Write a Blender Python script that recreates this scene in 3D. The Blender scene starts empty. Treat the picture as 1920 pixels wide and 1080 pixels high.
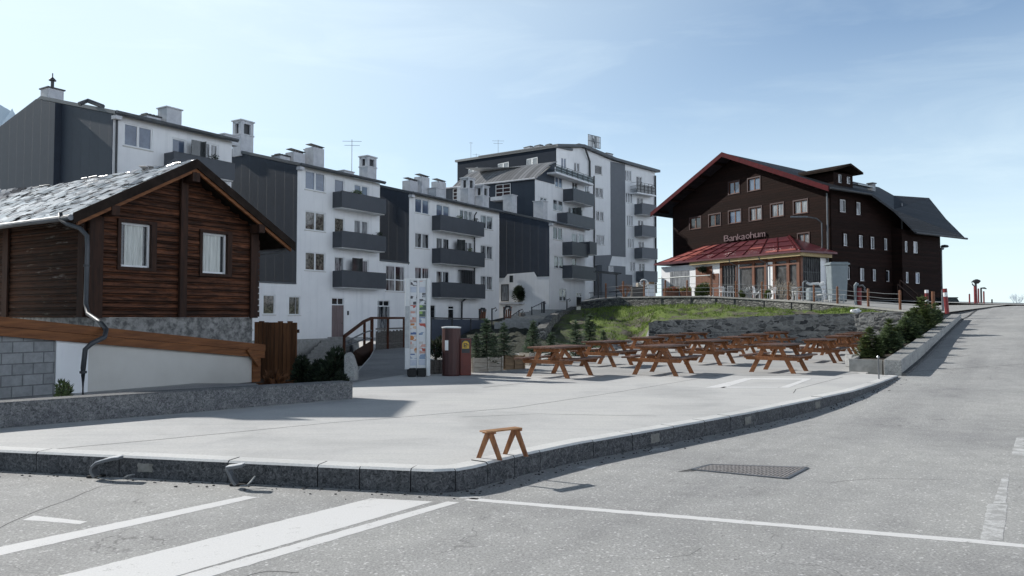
import bpy, bmesh, math, random
from mathutils import Vector, Matrix, geometry, noise
RND = random.Random(11)
rad = math.radians
scene = bpy.context.scene
col = scene.collection

# ------------------------------------------------------------------ camera
F, CX, CY, CAM = 1440.0, 960.0, 540.0, Vector((0, 0, 1.7))
PITCH = math.atan2(55, F)
cam_d = bpy.data.cameras.new('camera')
cam_d.sensor_width = 36.0
cam_d.lens = 36.0 * F / 1920.0
cam_d.clip_start, cam_d.clip_end = 0.1, 12000
cam_o = bpy.data.objects.new('camera', cam_d)
col.objects.link(cam_o)
cam_o.location = CAM
cam_o.rotation_euler = (math.pi / 2 + PITCH, 0, 0)
scene.camera = cam_o
CP, SP = math.cos(PITCH), math.sin(PITCH)

def ray(px, py):
    u, v = (px - CX) / F, (CY - py) / F
    return Vector((u, CP - v * SP, SP + v * CP))
def at(px, py, Y):
    r = ray(px, py)
    return CAM + r * (Y / r.y)
def on_z(px, py, z):
    r = ray(px, py)
    return CAM + r * ((z - CAM.z) / r.z)
def zy(px, y, Y):
    return at(px, y, Y).z

class Plane:
    """vertical plane: origin (x,y), unit direction d (to the right), outward normal n (towards the viewer)"""
    def __init__(s, x, y, ang=None, d=None):
        s.o = Vector((x, y, 0))
        s.d = Vector((math.sin(ang), math.cos(ang), 0)) if d is None else Vector((d[0], d[1], 0)).normalized()
        s.n = Vector((s.d.y, -s.d.x, 0))
    def pt(s, u, z, off=0.0):
        return s.o + s.d * u + s.n * off + Vector((0, 0, z))
    def uz(s, px, py):
        r = ray(px, py)
        t = (s.o - CAM).dot(s.n) / r.dot(s.n)
        p = CAM + r * t
        return (p - s.o).dot(s.d), p.z
    def off(s, k):
        q = Plane(0, 0, d=s.d)
        q.o = s.o + s.n * k
        return q
    def rect(s, x0, y0, x1, y1):
        xc, yc = (x0 + x1) / 2, (y0 + y1) / 2
        return s.uz(x0, yc)[0], s.uz(xc, y1)[1], s.uz(x1, yc)[0], s.uz(xc, y0)[1]

# ------------------------------------------------------------------ mesh helpers
class MB:
    def __init__(s):
        s.v, s.f = [], []
    def poly(s, pts):
        b = len(s.v)
        s.v += [tuple(p) for p in pts]
        s.f.append(tuple(range(b, b + len(pts))))
    def obox(s, o, a, b, c):
        o, a, b, c = Vector(o), Vector(a), Vector(b), Vector(c)
        k = len(s.v)
        s.v += [tuple(p) for p in (o, o + a, o + a + b, o + b, o + c, o + a + c, o + a + b + c, o + b + c)]
        for q in ((0, 3, 2, 1), (4, 5, 6, 7), (0, 1, 5, 4), (1, 2, 6, 5), (2, 3, 7, 6), (3, 0, 4, 7)):
            s.f.append(tuple(k + i for i in q))
    def box(s, c, size, rz=0.0):
        a = Vector((math.cos(rz), math.sin(rz), 0)) * size[0]
        b = Vector((-math.sin(rz), math.cos(rz), 0)) * size[1]
        z = Vector((0, 0, size[2]))
        s.obox(Vector(c) - (a + b + z) / 2, a, b, z)
    def pbox(s, P, u0, u1, z0, z1, o0, o1):
        s.obox(P.pt(u0, z0, o0), P.d * (u1 - u0), P.n * (o1 - o0), (0, 0, z1 - z0))
    def bar(s, p0, p1, w, h, up=(0, 0, 1)):
        p0, p1 = Vector(p0), Vector(p1)
        d = p1 - p0
        up = Vector(up)
        side = d.cross(up)
        if side.length < 1e-6:
            side = d.cross(Vector((0, 1, 0)))
        side.normalize()
        u2 = side.cross(d).normalized()
        s.obox(p0 - side * w / 2 - u2 * h / 2, side * w, u2 * h, d)
    def tube(s, pts, r, n=8, r1=None):
        pts = [Vector(p) for p in pts]
        m = len(pts)
        k = len(s.v)
        for i, p in enumerate(pts):
            t = (pts[min(i + 1, m - 1)] - pts[max(i - 1, 0)]).normalized()
            a = t.cross(Vector((0, 0, 1)))
            if a.length < 1e-3:
                a = t.cross(Vector((0, 1, 0)))
            a.normalize()
            b = a.cross(t)
            rr = r if r1 is None else r + (r1 - r) * i / max(1, m - 1)
            for j in range(n):
                w = 2 * math.pi * j / n
                s.v.append(tuple(p + (a * math.cos(w) + b * math.sin(w)) * rr))
        for i in range(m - 1):
            for j in range(n):
                j2 = (j + 1) % n
                s.f.append((k + i * n + j, k + i * n + j2, k + (i + 1) * n + j2, k + (i + 1) * n + j))
        s.f.append(tuple(k + j for j in range(n)))
        s.f.append(tuple(k + (m - 1) * n + j for j in range(n)))
    def lathe(s, c, prof, n=16):
        c = Vector(c)
        k = len(s.v)
        for r, z in prof:
            for j in range(n):
                w = 2 * math.pi * j / n
                s.v.append((c.x + r * math.cos(w), c.y + r * math.sin(w), c.z + z))
        for i in range(len(prof) - 1):
            for j in range(n):
                j2 = (j + 1) % n
                s.f.append((k + i * n + j, k + i * n + j2, k + (i + 1) * n + j2, k + (i + 1) * n + j))
        s.f.append(tuple(k + j for j in range(n)))
        s.f.append(tuple(k + (len(prof) - 1) * n + j for j in range(n)))
    def prism(s, pts, vec):
        pts = [Vector(p) for p in pts]
        vec = Vector(vec)
        k, n = len(s.v), len(pts)
        s.v += [tuple(p) for p in pts] + [tuple(p + vec) for p in pts]
        s.f.append(tuple(range(k, k + n)))
        s.f.append(tuple(range(k + 2 * n - 1, k + n - 1, -1)))
        for i in range(n):
            j = (i + 1) % n
            s.f.append((k + i, k + j, k + n + j, k + n + i))
    def wall(s, P, outer, holes=(), reveal=0.14, off=0.0):
        """polygon (u,z) with rectangular holes (u0,z0,u1,z1) and their reveals"""
        loops = [[Vector((u, z, 0)) for u, z in outer]]
        for (u0, z0, u1, z1) in holes:
            loops.append([Vector((u0, z0, 0)), Vector((u1, z0, 0)), Vector((u1, z1, 0)), Vector((u0, z1, 0))])
        flat = [p for l in loops for p in l]
        k = len(s.v)
        s.v += [tuple(P.pt(p.x, p.y, off)) for p in flat]
        for t in geometry.tessellate_polygon(loops):
            s.f.append(tuple(k + i for i in t))
        for (u0, z0, u1, z1) in holes:
            c = [(u0, z0), (u1, z0), (u1, z1), (u0, z1)]
            for i in range(4):
                a, b = c[i], c[(i + 1) % 4]
                s.poly([P.pt(*a, off), P.pt(*b, off), P.pt(*b, off - reveal), P.pt(*a, off - reveal)])
    def build(s, name, mat, parent=None, loc=None, smooth=False, bevel=0.0, fixn=True):
        root = parent
        while root is not None and root.parent is not None:
            root = root.parent
        org = Vector(loc) if loc is not None else (Vector(root.location) if root is not None else Vector((0, 0, 0)))
        me = bpy.data.meshes.new(name)
        me.from_pydata([(x - org.x, y - org.y, z - org.z) for x, y, z in s.v], [], s.f)
        if fixn or bevel:
            bm = bmesh.new()
            bm.from_mesh(me)
            if fixn:
                bmesh.ops.recalc_face_normals(bm, faces=bm.faces)
            if bevel:
                bmesh.ops.bevel(bm, geom=bm.edges[:], offset=bevel, segments=1, affect='EDGES', clamp_overlap=True)
            bm.to_mesh(me)
            bm.free()
        if smooth:
            me.polygons.foreach_set('use_smooth', [True] * len(me.polygons))
        me.materials.append(mat)
        o = bpy.data.objects.new(name, me)
        col.objects.link(o)
        if parent is not None:
            o.parent = parent
        else:
            o.location = org
        return o

def tag(o, label=None, cat=None, group=None, kind=None):
    if label: o['label'] = label
    if cat: o['category'] = cat
    if group: o['group'] = group
    if kind: o['kind'] = kind
    return o
def thing(name, label, cat, loc=(0, 0, 0), rz=0.0, group=None):
    o = bpy.data.objects.new(name, None)
    o.empty_display_size = 0.2
    col.objects.link(o)
    o.location = loc
    o.rotation_euler = (0, 0, rz)
    return tag(o, label, cat, group)
def copy_thing(o, parent=None):
    c = o.copy()
    col.objects.link(c)
    if parent is not None:
        c.parent = parent
    for ch in list(o.children):
        copy_thing(ch, c)
    return c

# ------------------------------------------------------------------ materials
def new_mat(name):
    m = bpy.data.materials.new(name)
    m.use_nodes = True
    nt = m.node_tree
    nt.nodes.clear()
    out = nt.nodes.new('ShaderNodeOutputMaterial')
    b = nt.nodes.new('ShaderNodeBsdfPrincipled')
    nt.links.new(b.outputs[0], out.inputs[0])
    return m, nt, b
def N(nt, typ, **kw):
    n = nt.nodes.new(typ)
    for k, v in kw.items():
        if k in n.inputs.keys():
            n.inputs[k].default_value = v
        else:
            setattr(n, k, v)
    return n
def L(nt, a, b):
    nt.links.new(a, b)
def coords(nt, scale=(1, 1, 1), rnd=True):
    tc = N(nt, 'ShaderNodeTexCoord')
    mp = N(nt, 'ShaderNodeMapping')
    mp.inputs['Scale'].default_value = scale
    L(nt, tc.outputs['Object'], mp.inputs['Vector'])
    if rnd:
        oi = N(nt, 'ShaderNodeObjectInfo')
        mu = N(nt, 'ShaderNodeMath', operation='MULTIPLY')
        mu.inputs[1].default_value = 37.0
        L(nt, oi.outputs['Random'], mu.inputs[0])
        L(nt, mu.outputs[0], mp.inputs['Location'])
    return mp.outputs[0]
def ramp(nt, fac, stops):
    r = N(nt, 'ShaderNodeValToRGB')
    e = r.color_ramp.elements
    while len(e) < len(stops):
        e.new(0.5)
    for i, (p, c) in enumerate(stops):
        e[i].position = p
        e[i].color = (*c, 1) if len(c) == 3 else c
    L(nt, fac, r.inputs[0])
    return r.outputs[0]
def mix(nt, fac, a, b, mode='MIX'):
    m = N(nt, 'ShaderNodeMix', data_type='RGBA', blend_type=mode)
    for sock, v in ((m.inputs[0], fac), (m.inputs[6], a), (m.inputs[7], b)):
        if isinstance(v, (int, float)):
            sock.default_value = v
        elif isinstance(v, tuple):
            sock.default_value = (*v, 1)
        else:
            L(nt, v, sock)
    return m.outputs[2]
def noise_n(nt, vec, scale, detail=5, rough=0.6, dist=0.0):
    n = N(nt, 'ShaderNodeTexNoise')
    n.inputs['Scale'].default_value = scale
    n.inputs['Detail'].default_value = detail
    n.inputs['Roughness'].default_value = rough
    n.inputs['Distortion'].default_value = dist
    L(nt, vec, n.inputs['Vector'])
    return n.outputs[0]
def bump(nt, b, h, strength=0.3, dist=0.02):
    n = N(nt, 'ShaderNodeBump')
    n.inputs['Strength'].default_value = strength
    n.inputs['Distance'].default_value = dist
    L(nt, h, n.inputs['Height'])
    L(nt, n.outputs[0], b.inputs['Normal'])
def mathn(nt, op, a, b=None, c=None):
    m = N(nt, 'ShaderNodeMath', operation=op)
    for i, v in enumerate((a, b, c)):
        if v is None: continue
        if isinstance(v, (int, float)):
            m.inputs[i].default_value = v
        else:
            L(nt, v, m.inputs[i])
    return m.outputs[0]
def simple(name, c1, c2=None, scale=3.0, rough=0.7, stretch=(1, 1, 1), bmp=0.0, metal=0.0, spec=0.5, big=None, lo=0.35, hi=0.65, streaks=False, island=None, objvar=None):
    """two-colour noise surface with optional large stains"""
    m, nt, b = new_mat(name)
    v = coords(nt, stretch)
    n = noise_n(nt, v, scale, 6, 0.65)
    c2 = c2 or tuple(x * 0.75 for x in c1)
    c = ramp(nt, n, [(lo, c2), (hi, c1)])
    if big:
        g = noise_n(nt, v, big, 3)
        c = mix(nt, ramp(nt, g, [(0.4, (0, 0, 0)), (0.7, (0.35, 0.35, 0.35))]), c, c2)
    if island:
        ge = N(nt, 'ShaderNodeNewGeometry')
        c = mix(nt, 1.0, c, ramp(nt, ge.outputs['Random Per Island'], [(0.0, (island[0],) * 3), (1.0, (island[1],) * 3)]), 'MULTIPLY')
    if objvar:
        oi = N(nt, 'ShaderNodeObjectInfo')
        c = mix(nt, 1.0, c, ramp(nt, oi.outputs['Random'], [(0.0, (objvar[0],) * 3), (1.0, (objvar[1],) * 3)]), 'MULTIPLY')
    if streaks:
        s = noise_n(nt, coords(nt, (1, 1, 0.07)), 2.2, 6, 0.7)
        c = mix(nt, 1.0, c, ramp(nt, s, [(0.34, (0.91, 0.915, 0.92)), (0.5, (1, 1, 1))]), 'MULTIPLY')
    L(nt, c, b.inputs['Base Color'])
    b.inputs['Roughness'].default_value = rough
    b.inputs['Metallic'].default_value = metal
    b.inputs['Specular IOR Level'].default_value = spec
    if bmp:
        bump(nt, b, n, bmp, 0.02)
    return m
def dotn(nt, vec, d):
    n = N(nt, 'ShaderNodeVectorMath', operation='DOT_PRODUCT')
    L(nt, vec, n.inputs[0])
    n.inputs[1].default_value = d
    return n.outputs['Value']

def m_asphalt(name, base, spk=0.5):
    m, nt, b = new_mat(name)
    v = coords(nt, rnd=False)
    fine = noise_n(nt, v, 55, 4, 0.85)
    vo = N(nt, 'ShaderNodeTexVoronoi', feature='F1')
    vo.inputs['Scale'].default_value = 60
    L(nt, v, vo.inputs['Vector'])
    c = ramp(nt, fine, [(0.3, tuple(x * 0.55 for x in base)), (0.5, base), (0.7, tuple(min(1, x * 1.55) for x in base))])
    sp = ramp(nt, vo.outputs['Color'], [(0.78, (0, 0, 0)), (0.92, (1, 1, 1))])
    c = mix(nt, mathn(nt, 'MULTIPLY', sp, spk), c, tuple(min(0.85, x * 2.3) for x in base))
    dk = ramp(nt, vo.outputs['Color'], [(0.06, (1, 1, 1)), (0.14, (0, 0, 0))])
    c = mix(nt, mathn(nt, 'MULTIPLY', dk, 0.45), c, tuple(x * 0.35 for x in base))
    big = noise_n(nt, v, 0.33, 4, 0.6, 0.4)
    c = mix(nt, 1.0, c, ramp(nt, big, [(0.3, (0.8, 0.8, 0.81)), (0.52, (1, 1, 1)), (0.72, (1.1, 1.1, 1.09))]), 'MULTIPLY')
    cbx = N(nt, 'ShaderNodeCombineXYZ')
    L(nt, mathn(nt, 'MULTIPLY', dotn(nt, v, (.809, -.588, 0)), 1.1), cbx.inputs[0])
    L(nt, mathn(nt, 'MULTIPLY', dotn(nt, v, (.588, .809, 0)), .045), cbx.inputs[1])
    trk = noise_n(nt, cbx.outputs[0], 1.0, 4, 0.55)
    c = mix(nt, 1.0, c, ramp(nt, trk, [(0.34, (0.86, 0.86, 0.865)), (0.52, (1, 1, 1)), (0.7, (1.06, 1.06, 1.05))]), 'MULTIPLY')
    oil = noise_n(nt, v, 0.9, 6, 0.7, 0.8)
    c = mix(nt, 1.0, c, ramp(nt, oil, [(0.25, (0.72, 0.72, 0.73)), (0.36, (1, 1, 1))]), 'MULTIPLY')
    med = noise_n(nt, v, 2.6, 4, 0.6)
    c = mix(nt, 1.0, c, ramp(nt, med, [(0.3, (0.9, 0.9, 0.9)), (0.7, (1.06, 1.06, 1.06))]), 'MULTIPLY')
    # hairline cracks
    ds = N(nt, 'ShaderNodeVectorMath', operation='ADD')
    nz = N(nt, 'ShaderNodeTexNoise')
    nz.inputs['Scale'].default_value = 1.7
    nz.inputs['Detail'].default_value = 6
    L(nt, v, nz.inputs['Vector'])
    L(nt, v, ds.inputs[0])
    L(nt, nz.outputs['Color'], ds.inputs[1])
    cr = N(nt, 'ShaderNodeTexVoronoi', feature='DISTANCE_TO_EDGE')
    cr.inputs['Scale'].default_value = 0.3
    L(nt, ds.outputs[0], cr.inputs['Vector'])
    ck = ramp(nt, cr.outputs['Distance'], [(0.0, (1, 1, 1)), (0.0035, (0, 0, 0))])
    msk = ramp(nt, noise_n(nt, v, 0.6, 3), [(0.48, (0, 0, 0)), (0.6, (1, 1, 1))])
    c = mix(nt, mathn(nt, 'MULTIPLY', mathn(nt, 'MULTIPLY', ck, msk), 0.7), c, tuple(x * 0.3 for x in base))
    L(nt, c, b.inputs['Base Color'])
    b.inputs['Roughness'].default_value = 0.8
    b.inputs['Specular IOR Level'].default_value = 0.35
    bump(nt, b, fine, 0.35, 0.01)
    return m

def m_concrete(name, base, joints=False):
    m, nt, b = new_mat(name)
    v = coords(nt, rnd=False)
    fine = noise_n(nt, v, 38, 4, 0.7)
    c = ramp(nt, fine, [(0.3, tuple(x * 0.86 for x in base)), (0.7, tuple(x * 1.07 for x in base))])
    big = noise_n(nt, v, 0.5, 5, 0.6, 0.5)
    c = mix(nt, 1.0, c, ramp(nt, big, [(0.28, (0.8, 0.805, 0.81)), (0.5, (1, 1, 1)), (0.75, (1.06, 1.06, 1.04))]), 'MULTIPLY')
    v2 = coords(nt, (0.5, 3.5, 1), rnd=False)
    st = noise_n(nt, v2, 1.4, 5, 0.65)
    c = mix(nt, 1.0, c, ramp(nt, st, [(0.3, (0.9, 0.91, 0.92)), (0.6, (1, 1, 1))]), 'MULTIPLY')
    L(nt, c, b.inputs['Base Color'])
    b.inputs['Roughness'].default_value = 0.82
    b.inputs['Specular IOR Level'].default_value = 0.3
    bump(nt, b, fine, 0.25, 0.006)
    return m

def m_granite(name, dark, mid, light, scale=60):
    m, nt, b = new_mat(name)
    v = coords(nt, rnd=False)
    n1 = noise_n(nt, v, scale, 4, 0.75, 1.2)
    c = ramp(nt, n1, [(0.38, dark), (0.5, mid), (0.66, light)])
    n2 = noise_n(nt, v, 3.0, 4, 0.6)
    c = mix(nt, 1.0, c, ramp(nt, n2, [(0.3, (0.72, 0.73, 0.76)), (0.65, (1.1, 1.1, 1.08))]), 'MULTIPLY')
    L(nt, c, b.inputs['Base Color'])
    b.inputs['Roughness'].default_value = 0.75
    bump(nt, b, n1, 0.5, 0.012)
    return m

def m_rubble(name, scale, c1, c2, mortar, zs=1.0, edge=0.06):
    m, nt, b = new_mat(name)
    v = coords(nt, (1, 1, zs), rnd=False)
    nz = N(nt, 'ShaderNodeTexNoise')
    nz.inputs['Scale'].default_value = 2.5
    L(nt, v, nz.inputs['Vector'])
    ds = N(nt, 'ShaderNodeVectorMath', operation='MULTIPLY_ADD')
    L(nt, nz.outputs['Color'], ds.inputs[0])
    ds.inputs[1].default_value = (0.6, 0.6, 0.6)
    L(nt, v, ds.inputs[2])
    a = N(nt, 'ShaderNodeTexVoronoi', feature='F1')
    e = N(nt, 'ShaderNodeTexVoronoi', feature='DISTANCE_TO_EDGE')
    for t in (a, e):
        t.inputs['Scale'].default_value = scale
        L(nt, ds.outputs[0], t.inputs['Vector'])
    sep = N(nt, 'ShaderNodeSeparateColor')
    L(nt, a.outputs['Color'], sep.inputs[0])
    c = ramp(nt, sep.outputs[0], [(0.1, c1), (0.9, c2)])
    n = noise_n(nt, v, 9, 5, 0.7)
    c = mix(nt, 1.0, c, ramp(nt, n, [(0.3, (0.6, 0.6, 0.62)), (0.7, (1.15, 1.15, 1.12))]), 'MULTIPLY')
    ed = ramp(nt, e.outputs['Distance'], [(edge * 0.4, (1, 1, 1)), (edge, (0, 0, 0))])
    c = mix(nt, ed, c, mortar)
    L(nt, c, b.inputs['Base Color'])
    b.inputs['Roughness'].default_value = 0.9
    bump(nt, b, e.outputs['Distance'], 0.8, 0.12)
    return m

def m_boards(name, c1, c2, d=(0, 0, 1), pitch=0.2, line=0.1, rough=0.75, grain=(1, 1, 12), streak=None, gap=0.25, var=.26, mottle=None):
    """boards repeating along direction d with dark joints, per-board tone and grain"""
    m, nt, b = new_mat(name)
    v = coords(nt, rnd=False)
    u = mathn(nt, 'DIVIDE', dotn(nt, v, d), pitch)
    fr = mathn(nt, 'FRACT', u)
    ix = mathn(nt, 'FLOOR', u)
    wn = N(nt, 'ShaderNodeTexWhiteNoise', noise_dimensions='1D')
    L(nt, ix, wn.inputs['W'])
    g = noise_n(nt, coords(nt, grain, rnd=False), 2.2, 6, 0.7)
    c = ramp(nt, g, [(0.3, c2), (0.7, c1)])
    c = mix(nt, 1.0, c, ramp(nt, wn.outputs['Value'], [(0, (1 - var * 1.2,) * 3), (1, (1 + var * .8,) * 3)]), 'MULTIPLY')
    if mottle:
        s = noise_n(nt, coords(nt, mottle[0], rnd=False), mottle[1], 6, 0.75, .6)
        c = mix(nt, 1.0, c, ramp(nt, s, [(0.34, (mottle[2],) * 3), (0.62, (mottle[3],) * 3)]), 'MULTIPLY')
    if streak:
        s = noise_n(nt, coords(nt, (0.8, 0.8, 5), rnd=False), 1.3, 5, 0.7)
        c = mix(nt, ramp(nt, s, [(0.6, (0, 0, 0)), (0.7, (0.8, 0.8, 0.8))]), c, streak)
    jn = ramp(nt, fr, [(0.0, (1, 1, 1)), (line, (0, 0, 0)), (1 - line * 0.5, (0, 0, 0)), (1.0, (1, 1, 1))])
    c = mix(nt, jn, c, tuple(x * gap for x in c2))
    L(nt, c, b.inputs['Base Color'])
    b.inputs['Roughness'].default_value = rough
    b.inputs['Specular IOR Level'].default_value = 0.25
    bump(nt, b, mathn(nt, 'SUBTRACT', 1.0, jn), 0.6, 0.03)
    return m

def m_paint_worn(name, paint, under, wear=0.5, scale=5):
    m, nt, b = new_mat(name)
    v = coords(nt, rnd=False)
    n = noise_n(nt, v, scale, 8, 0.75)
    n2 = noise_n(nt, v, 75, 3, 0.75)
    c = ramp(nt, n2, [(0.3, tuple(x * 0.85 for x in paint)), (0.7, paint)])
    k = mathn(nt, 'ADD', mathn(nt, 'MULTIPLY', n, 0.75), mathn(nt, 'MULTIPLY', n2, 0.25))
    c = mix(nt, ramp(nt, k, [(wear - 0.06, (1, 1, 1)), (wear + 0.03, (0, 0, 0))]), c, under)
    L(nt, c, b.inputs['Base Color'])
    b.inputs['Roughness'].default_value = 0.75
    bump(nt, b, n2, 0.3, 0.008)
    return m

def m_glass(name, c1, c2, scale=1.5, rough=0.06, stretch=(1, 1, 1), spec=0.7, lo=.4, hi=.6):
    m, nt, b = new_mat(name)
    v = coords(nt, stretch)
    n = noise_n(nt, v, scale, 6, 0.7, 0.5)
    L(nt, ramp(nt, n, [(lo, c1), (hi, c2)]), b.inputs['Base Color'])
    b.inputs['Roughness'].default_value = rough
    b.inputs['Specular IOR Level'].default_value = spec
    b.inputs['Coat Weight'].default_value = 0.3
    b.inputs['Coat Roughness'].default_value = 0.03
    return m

def m_leaf(name, c1, c2, c3, scale=6):
    m, nt, b = new_mat(name)
    v = coords(nt)
    n = noise_n(nt, v, scale, 4, 0.7)
    c = ramp(nt, n, [(0.3, c1), (0.5, c2), (0.7, c3)])
    ge = N(nt, 'ShaderNodeNewGeometry')
    c = mix(nt, 1.0, c, ramp(nt, ge.outputs['Random Per Island'], [(0.0, (.5, .5, .5)), (.7, (1.05, 1.05, 1.0)), (1.0, (1.55, 1.5, 1.3))]), 'MULTIPLY')
    L(nt, c, b.inputs['Base Color'])
    b.inputs['Roughness'].default_value = 0.6
    b.inputs['Specular IOR Level'].default_value = 0.3
    tr = N(nt, 'ShaderNodeBsdfTranslucent')
    L(nt, c, tr.inputs[0])
    ms = N(nt, 'ShaderNodeMixShader')
    ms.inputs[0].default_value = 0.3
    out = [x for x in nt.nodes if x.type == 'OUTPUT_MATERIAL'][0]
    L(nt, b.outputs[0], ms.inputs[1])
    L(nt, tr.outputs[0], ms.inputs[2])
    L(nt, ms.outputs[0], out.inputs[0])
    return m

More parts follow.
